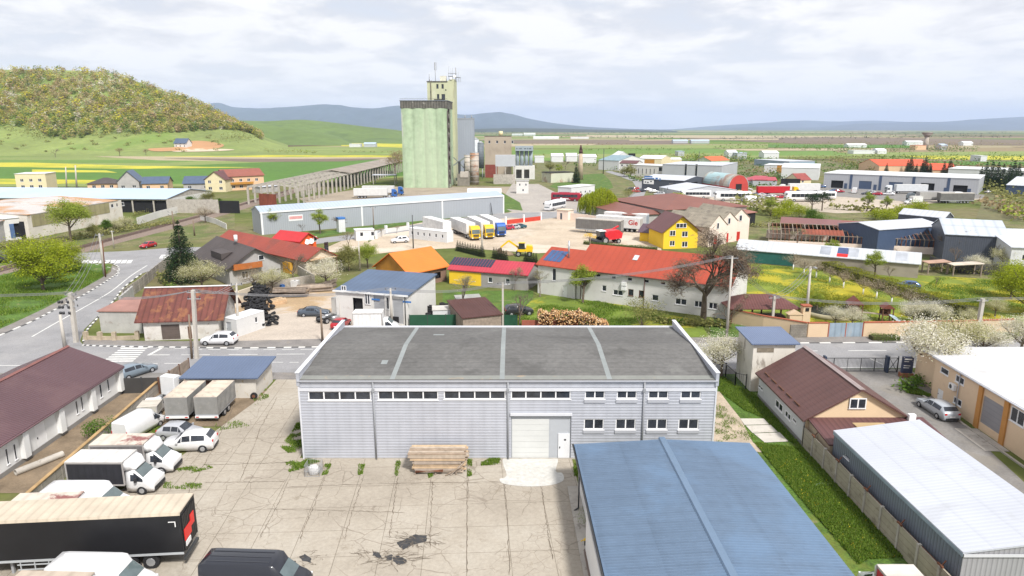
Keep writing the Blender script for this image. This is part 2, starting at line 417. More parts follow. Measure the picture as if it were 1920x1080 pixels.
def bldg(name, label, cat, loc, rz, W_, D, h, roof='gable_x', rise=1.5, over=.4, wall=None, roofm=None, opens=(), group=None,
   frame=None, pane=None, rec=.12, ribs=0, t=.14, gable=None, plinth=None, gutter=None, trim=None, base=0, ridge=None, floor=0, walls=None):
 """walls with real openings, roof and windows. opens: (kind, side, x, z, w, h[, dict])"""
 wall = wall or white_paint; roofm = roofm or steel_grey
 p = thing(name, label, cat, (loc[0], loc[1], base), rz, group)
 opens = [resolve(o_, loc, rz, W_, D, base) if len(o_) == 4 else o_ for o_ in opens]
 S = {'f': ((0,0,0),(1,0,0),(0,-1,0),W_), 'r': ((W_,0,0),(0,1,0),(1,0,0),D), 'b': ((W_,D,0),(-1,0,0),(0,1,0),W_), 'l': ((0,D,0),(0,-1,0),(-1,0,0),D)}
 b = MB(); WM = [wall]+list((walls or {}).values()); wi = {k_: i_+1 for i_, k_ in enumerate((walls or {}).keys())}
 def hh(side):
  if roof == 'shed' : return h+rise if side == 'b' else h
  if roof == 'shed_x': return h+rise if side == 'r' else h
  return h
 for s, (o, u, n, L) in S.items():
  hs = [(x, z, w, hh_) for k, sd, x, z, w, hh_, *r in opens if sd == s and z+hh_ <= hh(s)-.02]
  fillwall(b, o, u, n, L, hh(s), hs, rec, ribs, wi.get(s, 0))
 if roof in ('gable_x', 'barrel'):
  for x, fl in ((0, 1), (W_, 0)):
   ps = [(x, 0, h), (x, D, h), (x, D/2, h+rise)] if roof == 'gable_x' else [(x, D/2-D/2*cos(pi*i/12), h+rise*.95*sin(pi*i/12)) for i in range(12, -1, -1)]
   if roof == 'barrel': b.poly(ps if fl == 0 else ps[::-1])
   else: b.poly(ps[::-1] if fl else ps)
 if roof == 'gable_y':
  b.poly([(0,0,h),(W_,0,h),(W_/2,0,h+rise)]); b.poly([(W_,D,h),(0,D,h),(W_/2,D,h+rise)])
 if roof == 'shed':
  b.poly([(W_,0,h),(W_,D,h),(W_,D,h+rise)]); b.poly([(0,D,h),(0,0,h),(0,D,h+rise)])
 if roof == 'shed_x':
  b.poly([(0,0,h),(W_,0,h),(W_,0,h+rise)]); b.poly([(W_,D,h),(0,D,h),(W_,D,h+rise)])
 b.build('wall', WM, p)
 if floor: MB().box(.05, W_-.05, .05, D-.05, 0, .03).build('floor_slab', concrete_m, p)
 rf = roofmesh(roof, W_, D, h+.003, rise, over, t, gable).build('roof', roofm, p)
 for k, sd, x, z, w, hh_, *r in opens:
  o, u, n, L = S[sd]; kw = r[0] if r else {}
  rc = rec if z+hh_ <= hh(sd)-.02 else -.06
  opening(k, p, o, u, n, x, z, w, hh_, rc, **{'frame': frame, 'pane': pane, **kw} if k == 'window' else kw)
 if plinth:
  b = MB(); e = .03; b.box(-e, W_+e, -e, D+e, 0, plinth[0], skip='d'); 
  b = MB()
  for s, (o, u, n, L) in S.items():
   hs = [(x+e, 0, w, plinth[0]+1) for k, sd, x, z, w, hh_, *r in opens if sd == s and z < plinth[0]]
   oo = Vector(o)+Vector(n)*e-Vector(u)*e; cuts = sorted([0, L+2*e]+[c for q in hs for c in (q[0], q[0]+q[2])])
   for x0, x1 in zip(cuts, cuts[1:]):
    if any(q[0] < (x0+x1)/2 < q[0]+q[2] for q in hs): continue
    a, c = oo+Vector(u)*x0, oo+Vector(u)*x1; up = Vector((0,0,plinth[0]))
    b.poly([a, c, c+up, a+up])
  b.build('plinth', plinth[1], p)
 if gutter:
  for y in ((-over-.06,) if roof in ('shed','shed_x') else (-over-.06, D+over+.06)):
   if roof in ('gable_x', 'shed', 'hip', 'flat'):
    s = rise/(D/2) if roof == 'gable_x' else rise/D if roof == 'shed' else 0
    z = h-over*s+.04
    g = MB().cyl((-.1, y, z), (W_+.1, y, z), .08, n=6).build('gutter', gutter, p)
 if ridge:
  if roof == 'gable_x': MB().prism([(D/2-.25, h+rise+t-.02), (D/2+.25, h+rise+t-.02), (D/2, h+rise+t+.1)][::1], -(over if gable is None else gable)-.02, W_+(over if gable is None else gable)+.02, 'x').build('ridge_cap', ridge, p)
  if roof == 'gable_y': MB().prism([(W_/2-.25, h+rise+t-.02), (W_/2+.25, h+rise+t-.02), (W_/2, h+rise+t+.1)], -(over if gable is None else gable)-.02, D+(over if gable is None else gable)+.02, 'y').build('ridge_cap', ridge, p)
 p['_'] = 0; del p['_']
 BLD[p.name] = (W_, D, h)
 return p
def row(side, n, x0, x1, z, w, h, kind='window', **kw):
 """n equal openings from x0 to x1 (outer edges)"""
 st = (x1-x0-w)/max(1, n-1)
 return [(kind, side, x0+i*st, z, w, h, kw) for i in range(n)]
def pb(name, label, cat, A, B, C, z, h, **k):
 """building by three pixels seen at height z"""
 loc, rz, W_, D = frame_of(A, B, C, z)
 return bldg(name, label, cat, loc, rz, W_, D, h, **k)
def chimney(par, x, y, z0, z1, s=.5, m=None):
 b = MB().box(x-s/2, x+s/2, y-s/2, y+s/2, z0, z1).box(x-s/2-.05, x+s/2+.05, y-s/2-.05, y+s/2+.05, z1+.002, z1+.1)
 return b.build('chimney', m or concrete_m, par)
def downpipe(par, x, y, z0, z1, r=.06, m=None):
 return MB().cyl((x,y,z0), (x,y,z1), r, n=6).build('downpipe', m or steel_grey, par)
def wallrun(name, label, cat, pts, h, t=.2, mat=None, post=None, postm=None, coping=None, world=False, group=None, base=0, pw=.25, ph=.1, postname='post'):
 """fence or wall along pixels of the ground, with posts every `post` metres as parts"""
 ps = [Vector((a[0], a[1], 0)) if world else G(a[0], a[1]) for a in pts]
 o = ps[0]; p = thing(name, label, cat, (o.x, o.y, base), 0, group); b = MB(); c = MB()
 for a, d in zip(ps, ps[1:]):
  a2, d2 = a-o, d-o
  b.obox(a2+Vector((0,0,h/2)), d2+Vector((0,0,h/2)), t, h)
  if coping: c.obox(a2+Vector((0,0,h+coping[0]/2+.002)), d2+Vector((0,0,h+coping[0]/2+.002)), t+.12, coping[0])
 b.build('wall_panel', mat, p)
 if coping: c.build('coping', coping[1], p)
 if post:
  for a, d in zip(ps, ps[1:]):
   L = (d-a).length; n = max(1, round(L/post)); ang = atan2(d.y-a.y, d.x-a.x)
   for i in range(n+(1 if d is ps[-1] else 0)):
    q = a-o+(d-a)*i/n
    x = MB().box(-pw/2, pw/2, -pw/2, pw/2, 0, h+ph).build(postname, postm or mat, p, q, ang)
 return p
def railing(name, label, cat, pts, h, step=.15, mat=None, world=False, post=2.5):
 ps = [Vector((a[0], a[1], 0)) if world else G(a[0], a[1]) for a in pts]; o = ps[0]
 p = thing(name, label, cat, (o.x, o.y, 0)); b = MB()
 for a, d in zip(ps, ps[1:]):
  a, d = a-o, d-o; L = (d-a).length
  for z in (.12, h-.05): b.obox(a+Vector((0,0,z)), d+Vector((0,0,z)), .05, .06)
  for i in range(1, int(L/step)):
   q = a+(d-a)*i*step/L; b.box(q.x-.012, q.x+.012, q.y-.012, q.y+.012, .15, h-.08)
 b.build('railing_panel', mat, p)
 for a, d in zip(ps, ps[1:]):
  L = (d-a).length; n = max(1, round(L/post))
  for i in range(n+1):
   q = a-o+(d-a)*i/n; MB().box(-.05,.05,-.05,.05,0,h+.08).build('post', mat, p, q)
 return p
# ------------------------------------------------------------ lettering
def text(par, body, loc, rot, size, mat, name='lettering', ext=.01, bold=False, align='CENTER', xs=1):
 c = bpy.data.curves.new(name, 'FONT'); c.body = body; c.size = size; c.extrude = ext; c.align_x = align; c.align_y = 'CENTER'
 if bold: c.offset = size*.02
 t = bpy.data.objects.new('lettering_curve', c); COL.objects.link(t); me = bpy.data.meshes.new_from_object(t.evaluated_get(bpy.context.evaluated_depsgraph_get())); bpy.data.objects.remove(t)
 me.materials.clear(); me.materials.append(mat); o = link(name, me, par, loc); o.rotation_euler = rot; o.scale.x = xs; return o
# ------------------------------------------------------------ trees
def rand_quads(pos, size, flat=0, rng=RNG, ar=.6, droop=0, up=.7):
 """leaf quads at pos; size scalar or array; returns verts, faces"""
 n = len(pos); a = rng.normal(size=(n,3)); a /= np.linalg.norm(a, axis=1)[:,None]
 if flat: a[:,2] *= (1-flat)
 if droop: a[:,:2] *= (1-droop); a[:,2] = -abs(a[:,2])-.3
 a /= np.linalg.norm(a, axis=1)[:,None]
 b = rng.normal(size=(n,3)); b -= (a*b).sum(1)[:,None]*a; b /= np.linalg.norm(b, axis=1)[:,None]
 s = (np.asarray(size)*np.ones(n))[:,None]*rng.uniform(.6, 1.3, (n,1))
 A, B = a*s*.5, b*s*.5*ar; A[:,2] *= up; B[:,2] *= up
 v = np.stack([pos-A, pos-B*1.0, pos+A, pos+B], 1).reshape(-1, 3)
 return v
def quad_mesh(name, v, mat, mi=None):
 n = len(v)//4; me = bpy.data.meshes.new(name); me.vertices.add(len(v)); me.vertices.foreach_set('co', v.astype('f').ravel())
 me.loops.add(n*4); me.loops.foreach_set('vertex_index', np.arange(n*4, dtype='i')); me.polygons.add(n)
 me.polygons.foreach_set('loop_start', np.arange(n, dtype='i')*4)
 for m in (mat if isinstance(mat, (list, tuple)) else [mat]): me.materials.append(m)
 if mi is not None: me.polygons.foreach_set('material_index', mi)
 me.update(); me.validate(); return me
def branch_pts(h, spread, n_limb, seed, start=.3, sub=3, up=.6):
 """trunk segments and limb ends: list of (p0, p1, r0, r1), tips"""
 r = random.Random(seed); seg = []; tips = []
 tr = h*.022+.05
 top = Vector((r.uniform(-.05,.05)*h, r.uniform(-.05,.05)*h, h*.62))
 mid = Vector((top.x*.4, top.y*.4, h*start))
 seg += [(Vector((0,0,-.1)), mid, tr*1.25, tr), (mid, top, tr, tr*.45)]
 for i in range(n_limb):
  f = r.uniform(0, 1); base = mid.lerp(top, f*.9); a = 2*pi*(i*.618+r.uniform(-.1,.1))
  ln = spread*(1-.45*f)*r.uniform(.75, 1.1)
  tip = base+Vector((cos(a)*ln, sin(a)*ln, (h-base.z)*r.uniform(.25 if start > .21 else -.02, up+.1)))
  k = base.lerp(tip, .5)+Vector((0,0,-.05*ln)); r0 = tr*(.55-.25*f)
  seg += [(base, k, r0, r0*.7), (k, tip, r0*.7, r0*.25)]; tips.append(tip)
  for j in range(sub):
   q = k.lerp(tip, r.uniform(0,.8)); d = Vector((r.uniform(-1,1), r.uniform(-1,1), r.uniform(-.1,1)))*ln*.45
   seg.append((q, q+d, r0*.4, r0*.12)); tips.append(q+d)
 for j in range(3):
  d = Vector((r.uniform(-.3,.3)*spread, r.uniform(-.3,.3)*spread, h*.36*r.uniform(.7,1)))
  seg.append((top, top+d, tr*.4, tr*.1)); tips.append(top+d)
 return seg, tips
def segs_mesh(seg, n=5):
 b = MB()
 for p0, p1, r0, r1 in seg: b.cyl(p0, p1, r0, max(r1, .008), n, cap=False)
 return b
bark = M('bark', (.13,.10,.075), .95, .3, 3); bark_dark = M('dark_bark', (.07,.05,.04), .95, .3, 3)
bark_grey = M('grey_bark', (.20,.165,.14), .95, .25, 3)
LF = dict(
 spring=M('spring_leaves', leaf=[(.17,.23,.025),(.24,.31,.035),(.32,.39,.06),(.39,.43,.08)]),
 lime=M('lime_leaves', leaf=[(.21,.26,.015),(.30,.36,.02),(.40,.44,.03)]),
 green=M('green_leaves', leaf=[(.06,.12,.018),(.10,.18,.025),(.15,.24,.04)]),
 olive=M('olive_leaves', leaf=[(.16,.17,.05),(.25,.25,.08),(.34,.33,.12)]),
 dark=M('conifer_needles', leaf=[(.015,.035,.015),(.03,.06,.025),(.05,.085,.03)]),
 blossom=M('white_blossom', leaf=[(.33,.33,.14),(.62,.58,.42),(.74,.71,.60),(.80,.78,.72)]),
 cream=M('cream_blossom', leaf=[(.24,.26,.07),(.42,.40,.18),(.60,.56,.36),(.68,.66,.52)]),
 pink=M('pinkish_blossom', leaf=[(.16,.13,.09),(.34,.27,.19),(.50,.42,.33),(.22,.20,.08)]),
 bud=M('bare_twigs', leaf=[(.12,.09,.07),(.19,.15,.11),(.26,.21,.15)]),
 budw=M('budding_twigs', leaf=[(.17,.15,.08),(.27,.25,.13),(.45,.42,.28)]),
 gold=M('forsythia_flowers', leaf=[(.62,.40,.01),(.78,.52,.02),(.82,.60,.04)]),
 brown=M('brown_woodland', leaf=[(.22,.165,.085),(.31,.235,.125),(.40,.31,.18)]),
 hedge=M('hedge_leaves', leaf=[(.15,.17,.015),(.22,.235,.02),(.31,.31,.03)]),
 thuja=M('thuja_leaves', leaf=[(.05,.06,.02),(.08,.09,.03),(.11,.11,.04)]),
)
def crown_cloud(tips, spread, per, size, sig=.28, rng=RNG):
 c = np.array([tuple(t) for t in tips]); k = len(c)
 idx = np.repeat(np.arange(k), per); wt = rng.uniform(.55, 1.25, k)[idx]
 p = c[idx]+rng.normal(size=(len(idx),3))*np.array([1,1,.8])*(spread*sig*wt)[:,None]
 return p
def mk_tree(kind='spring', h=7, spread=3, limbs=9, per=70, size=.3, seed=1, bk=None, sig=.2, start=.3, sub=3, ar=.6, up=.6, name='tree'):
 def f():
  p = thing(name, None, None)
  seg, tips = branch_pts(h, spread, limbs, seed, start, sub, up)
  segs_mesh(seg).build('trunk', bk or bark, p)
  rng = np.random.default_rng(seed*13+5)
  pos = crown_cloud(tips, spread, per, size, sig, rng); pos = pos[pos[:,2] > h*.12]
  link('crown', quad_mesh('crown', rand_quads(pos, size, rng=rng, ar=ar), LF[kind]), p)
  return p
 return f
def mk_bare(h=12, spread=6, seed=3, depth=5, kind='bud', name='bare_tree', r0=.3, twigs=1):
 """a tree in bud: branches forking down to twigs, with sparse twig tufts"""
 def f():
  r = random.Random(seed); seg = []; ends = []
  def grow(p, d, L, rad, k):
   q = p+d*L; q2 = p.lerp(q, .5)+Vector((r.uniform(-1,1), r.uniform(-1,1), r.uniform(-1,1)))*L*.07
   seg.append((p, q2, rad, rad*.8)); seg.append((q2, q, rad*.8, rad*.62))
   if k == 0: ends.append((q, d)); return
   m = 3 if k > 1 else 2+r.randint(0, 1)
   for i in range(m):
    ax = Vector((r.gauss(0,1), r.gauss(0,1), r.gauss(0,1))).cross(d)
    if ax.length < 1e-3: continue
    nd = (Matrix.Rotation(r.uniform(.25, .8), 3, ax.normalized()) @ d)
    nd.z = nd.z*.85+.12; nd.normalize()
    grow(q if i else q2.lerp(q, .7), nd, L*r.uniform(.62, .82), rad*.6, k-1)
  lean = Vector((r.uniform(-.06,.06), r.uniform(-.06,.06), 1)).normalized()
  grow(Vector((0,0,-.1)), lean, h*.27, r0, depth)
  p = thing(name, None, None); segs_mesh([s for s in seg if s[2] > .012], 4).build('trunk', bark_grey if kind != 'bud' else bark, p)
  rng = np.random.default_rng(seed); c = np.array([tuple(e[0]) for e in ends]); idx = np.repeat(np.arange(len(c)), 7*twigs)
  pos = c[idx]+rng.normal(size=(len(idx),3))*spread*.055
  link('crown', quad_mesh('crown', rand_quads(pos, h*.05, rng=rng, ar=.10), LF[kind]), p)
  return p
 return f
def mk_conifer(h=13, r=2.6, seed=2, kind='dark', name='spruce_tree', n=26):
 def f():
  p = thing(name, None, None); rng = np.random.default_rng(seed); b = MB().cyl((0,0,-.1), (0,0,h*.97), h*.022, .02, 6); pos = []; br = []
  for i in range(n):
   t = i/(n-1); R = r*(1-t)**.85+.12; k = max(5, int(11*(1-t))+3); z = h*(.06+.92*t+rng.uniform(-.5,.5)*.9/n)
   for j in range(k):
    a = 2*pi*(j/k)+i*1.3+rng.uniform(-.2,.2); RR = R*rng.uniform(.75,1.15)
    b.cyl((0,0,z), (cos(a)*RR, sin(a)*RR, z-RR*.25), .03*(1-t)+.012, .008, 3, cap=False)
    m = int(14+44*(1-t)); s = rng.uniform(.15, 1, m)**.7
    pp = np.stack([cos(a)*RR*s, sin(a)*RR*s, z-RR*.28*s], 1)+rng.normal(size=(m,3))*np.array([.2,.2,.34])*(R*.35+.1); pos.append(pp)
  b.build('trunk', bark_dark, p); pos = np.concatenate(pos)
  link('crown', quad_mesh('crown', rand_quads(pos, h*.036, rng=rng, ar=.4), LF[kind]), p); return p
 return f
def mk_bush(kind='green', r=1.2, h=1.4, n=500, size=.18, seed=1, name='shrub', lump=7, ar=.6):
 def f():
  p = thing(name, None, None); rng = np.random.default_rng(seed+77); b = MB(); R = random.Random(seed)
  c = [Vector((R.uniform(-.6,.6)*r, R.uniform(-.6,.6)*r, h*R.uniform(.35,.75))) for _ in range(lump)]
  for q in c: b.cyl((0,0,-.05), q, .035, .012, 4, cap=False)
  b.build('stem', bark, p)
  idx = rng.integers(0, lump, n); cc = np.array([tuple(q) for q in c])[idx]
  d = rng.normal(size=(n,3)); d /= np.linalg.norm(d, axis=1)[:,None]
  pos = cc+d*np.array([r*.5, r*.5, h*.34])*rng.uniform(.5, 1.05, (n,1)); pos[:,2] = np.maximum(pos[:,2], .03)
  link('foliage', quad_mesh('foliage', rand_quads(pos, size, rng=rng, ar=ar), LF[kind]), p); return p
 return f
def mk_willow(h=9, r=4.5, seed=4):
 def f():
  p = thing('weeping_willow', None, None); R = random.Random(seed); rng = np.random.default_rng(seed)
  seg, tips = branch_pts(h*.95, r*.8, 12, seed, .3, 3, .7); segs_mesh(seg).build('trunk', bark, p)
  pos = []
  for k in range(560):
   a = R.uniform(0, 2*pi); rr = r*sqrt(R.random()); z = h*(1-.38*(rr/r)**2)*R.uniform(.92,1.02); L = z*R.uniform(.35,.85)
   m = int(L*7)+3; s = np.linspace(0, 1, m); x = rr*cos(a)+s*.5*cos(a); y = rr*sin(a)+s*.5*sin(a)
   pos.append(np.stack([x+rng.normal(size=m)*.06, y+rng.normal(size=m)*.06, z-L*s], 1))
  pos = np.concatenate(pos)
  link('crown', quad_mesh('crown', rand_quads(pos, .42, rng=rng, ar=.4, droop=.75), LF['lime']), p); return p
 return f
def hedge(name, label, pts, w, h, kind='hedge', size=.16, den=90, world=False, group=None, wob=.25):
 """a clipped or wild hedge along ground pixels: inner mass of leaves plus a stem line"""
 ps = [Vector((a[0], a[1], 0)) if world else G(a[0], a[1]) for a in pts]; o = ps[0]
 p = thing(name, label, 'hedge', (o.x, o.y, 0), 0, group); P_ = []; b = MB()
 for a, d in zip(ps, ps[1:]):
  a, d = a-o, d-o; L = (d-a).length; t = (d-a)/L; nn = Vector((-t.y, t.x, 0)); n = int(L*den)
  b.obox(a+Vector((0,0,h*.42)), d+Vector((0,0,h*.42)), w*.7, h*.8)
  s = RNG.uniform(0, L, n); q = RNG.uniform(-1, 1, (n,2)); e = RNG.integers(0, 2, n); sg = np.sign(RNG.normal(size=n))
  lat = np.where(e == 0, sg, q[:,0])*w/2; zz = np.where(e == 0, (q[:,1]+1)/2, 1.0)*h
  wobble = 1+wob*np.sin(s*1.3)*np.sin(s*.47+1); lat = lat*wobble+RNG.normal(size=n)*.06; zz = zz*(1+wob*.5*np.sin(s*.9+2))+RNG.normal(size=n)*.06
  P_.append(np.stack([a.x+t.x*s+nn.x*lat, a.y+t.y*s+nn.y*lat, np.maximum(zz, .02)], 1))
 b.build('hedge_core', M('hedge_core', (.06,.06,.02), .95, .3, 2), p)
 link('foliage', quad_mesh('foliage', rand_quads(np.concatenate(P_), size), LF[kind]), p)
 return p
# ------------------------------------------------------------ vehicles (x forward, origin on the ground)
PAINTS = {}
def paint(c, key=None):
 k = key or 'paint_%d_%d_%d' % tuple(int(v*99) for v in c)
 return M('car_'+k, c, .3, .04, 1, metal=.15, coat=.5)
def ring_body(x, z0, zm, zb, zt, wb, wt, rnd=.0):
 """section polygon: sill, widest, belt, roof edge, roof centre"""
 h = [(wb*.93, z0), (wb, zm), (wb*.985, zb), (wt, zt-.04), (wt*.9, zt)]
 return [(x, y, z) for y, z in h]+[(x, -y, z) for y, z in reversed(h)]
def wheel(p, x, y, r, w=.2, twin=False):
 s = 1 if y > 0 else -1
 b = MB().cyl((0,-w/2,0), (0,w/2,0), r, r, 14); q = b.build('wheel', tyre_m, p, (x, y-s*w/2, r))
 MB().cyl((0, s*(w/2-.01), 0), (0, s*(w/2+.012), 0), r*.62, r*.55, 10).build('rim', rim_m, q)
def arch(p, b, x, y, r):
 s = 1 if y > 0 else -1; n = 10
 ps = [(x+r*cos(pi*i/n), y+s*.006, r*.55+r*.95*sin(pi*i/n)) for i in range(n+1)]
 b.poly(ps if s < 0 else ps[::-1])
CAR_TYPES = {
 # stations from front: (x/L, z0, z belt, z top, belt half width, top half width)
 'hatch': (4.0, 1.74, 1.46, [(.5,.32,.5,.58,.36,.32),(.485,.22,.62,.72,.44,.38),(.40,.2,.72,.84,.49,.42),(.22,.2,.86,.98,.5,.44),(.05,.2,.92,1.42,.5,.36),(-.12,.2,.93,1.46,.5,.36),(-.32,.2,.95,1.40,.5,.35),(-.44,.22,.96,1.08,.49,.40),(-.49,.26,.80,.88,.47,.42),(-.5,.34,.6,.66,.42,.38)], (3,7), .32,-.31),
 'sedan': (4.75, 1.82, 1.44, [(.5,.32,.5,.56,.36,.32),(.488,.22,.6,.68,.44,.38),(.40,.2,.70,.82,.49,.42),(.22,.2,.84,.96,.5,.44),(.06,.2,.90,1.38,.5,.35),(-.08,.2,.91,1.44,.5,.35),(-.22,.2,.93,1.38,.5,.34),(-.36,.22,.95,1.04,.5,.43),(-.48,.26,.86,.98,.47,.42),(-.5,.36,.6,.7,.42,.38)], (3,7), .31,-.29),
 'wagon': (4.8, 1.84, 1.48, [(.5,.32,.5,.56,.36,.32),(.488,.22,.6,.70,.44,.38),(.40,.2,.72,.84,.49,.42),(.23,.2,.86,.98,.5,.44),(.08,.2,.92,1.40,.5,.36),(-.08,.2,.94,1.48,.5,.36),(-.36,.2,.96,1.44,.5,.36),(-.455,.22,.98,1.10,.49,.42),(-.49,.26,.86,.96,.47,.42),(-.5,.36,.6,.7,.42,.38)], (3,7), .32,-.29),
 'suv': (4.5, 1.88, 1.70, [(.5,.4,.62,.70,.38,.34),(.487,.28,.74,.86,.45,.40),(.40,.26,.88,1.0,.49,.43),(.24,.25,.98,1.12,.5,.45),(.09,.25,1.04,1.62,.5,.38),(-.08,.25,1.06,1.70,.5,.38),(-.36,.25,1.10,1.64,.5,.37),(-.46,.28,1.12,1.22,.49,.42),(-.49,.32,.95,1.04,.48,.43),(-.5,.42,.7,.78,.44,.40)], (3,7), .33,-.30),
}
def mk_car(kind, col, roofc=None):
 L, W_, Ht, st, gl, fx, rx = CAR_TYPES[kind]
 def f():
  p = thing('parked_car', None, None); pm = paint(col); b = MB(); R = []
  for x, z0, zb, zt, wb, wt in st: R.append(ring_body(x*L, z0, (z0+zb)/2+.05, zb, zt, wb*W_, wt*W_))
  b.loft(R[::-1]); o = b.build('body', pm, p)
  gm = MB(); g0, g1 = gl
  ctr = sum((Vector(q) for r in R for q in r), Vector())/sum(len(r) for r in R)
  def lp(i, j, t, off=.012):
   a, c = Vector(R[i][j]), Vector(R[i][j+1] if j < 5 else R[i][j-1]); v = a.lerp(c, t); return v
  # side windows between the belt and the roof edge
  for sgn, ja, jb in ((1, 2, 3), (-1, 7, 6)):
   for k, (i0, i1) in enumerate(((g0+1, g0+2), (g0+2, g0+3))):
    a0, a1 = Vector(R[i0][ja]), Vector(R[i1][ja]); c0, c1 = Vector(R[i0][jb]), Vector(R[i1][jb])
    q = [a0.lerp(a1,.04).lerp(c0.lerp(c1,.06),.1), a0.lerp(a1,.96).lerp(c0.lerp(c1,.94),.1), a0.lerp(a1,.94).lerp(c0.lerp(c1,.94),.9), a0.lerp(a1,.06).lerp(c0.lerp(c1,.06),.9)]
    q = [v+Vector((0, sgn*.012, .004)) for v in q]; w = MB().poly(q if sgn < 0 else q[::-1]); w.build('side_window', dark_glass, p)
   i0, i1 = g0, g0+1; a0, a1, c1 = Vector(R[i0][ja]), Vector(R[i1][ja]), Vector(R[i1][jb])
   q = [a0.lerp(a1,.45), a1.lerp(a0,.05), a1.lerp(c1,.85).lerp(a0,.04)]; q = [v+Vector((0,sgn*.014,.02)) for v in q]
   MB().poly(q if sgn > 0 else q[::-1]).build('quarter_window', dark_glass, p)
  def across(i0, i1, nm, sg):
   a, c = [Vector(R[i0][k]) for k in (4, 5)], [Vector(R[i1][k]) for k in (4, 5)]
   a = [a[0].lerp(Vector(R[i0][3]), .3), a[1].lerp(Vector(R[i0][6]), .3)]; c = [c[0].lerp(Vector(R[i1][3]), .3), c[1].lerp(Vector(R[i1][6]), .3)]
   n = Vector((sg*.02, 0, .03)); q = [a[0].lerp(c[0],.1)+n, a[1].lerp(c[1],.1)+n, c[1].lerp(a[1],.07)+n, c[0].lerp(a[0],.07)+n]
   MB().poly(q if sg < 0 else q[::-1]).build(nm, dark_glass, p)
  across(g0, g0+1, 'windscreen', 1); across(g1, g1-1, 'rear_window', -1)
  r = Ht*.215; ab = MB()
  for x in (fx*L, rx*L):
   for s in (1, -1):
    arch(p, ab, x, s*W_/2, r*1.16); wheel(p, x, s*(W_/2+.02), r)
  ab.build('wheel_arch', black_plastic, p)
  bb = MB().box(L*.47, L*.505, -W_*.36, W_*.36, .3, .45).box(-L*.505, -L*.47, -W_*.36, W_*.36, .32, .48); bb.build('bumper', black_plastic, p)
  for s in (1, -1):
   MB().box(L*.475, L*.497, s*W_*.28-.16, s*W_*.28+.16, st[1][2]-.06, st[1][2]+.08).build('headlight', clear_lamp, p)
   MB().box(-L*.498, -L*.478, s*W_*.36-.12, s*W_*.36+.12, st[-3][2]-.2, st[-3][2]-.02).build('tail_light', red_lamp, p)
   MB().box(L*.17-.08, L*.17+.08, s*(W_*.5+.09)-.09, s*(W_*.5+.09)+.09, st[4][2]-.02, st[4][2]+.14).build('mirror', pm, p)
  MB().box(-L*.503, -L*.499, -.26, .26, .55, .67).build('number_plate', white_paint, p)
  return p
 return f
def van_cab(p, pm, x0, Hc, W_=2.0, high=True, roofdef=None):
 """rounded van nose whose back is at x0; returns length"""
 N = [(1.75,.5,.72,.80,.40,.36),(1.70,.3,.80,.98,.48,.42),(1.35,.28,1.0,1.22,.5,.44),(.95,.28,1.10,1.38,.5,.45),(.25,.28,1.12,min(Hc, 2.05),.5,.41),(.0,.28,1.12,Hc,.5,.42)]
 R = [ring_body(x0+x, z0, (z0+zb)/2, zb, zt, wb*W_, wt*W_) for x, z0, zb, zt, wb, wt in N]
 return N, R
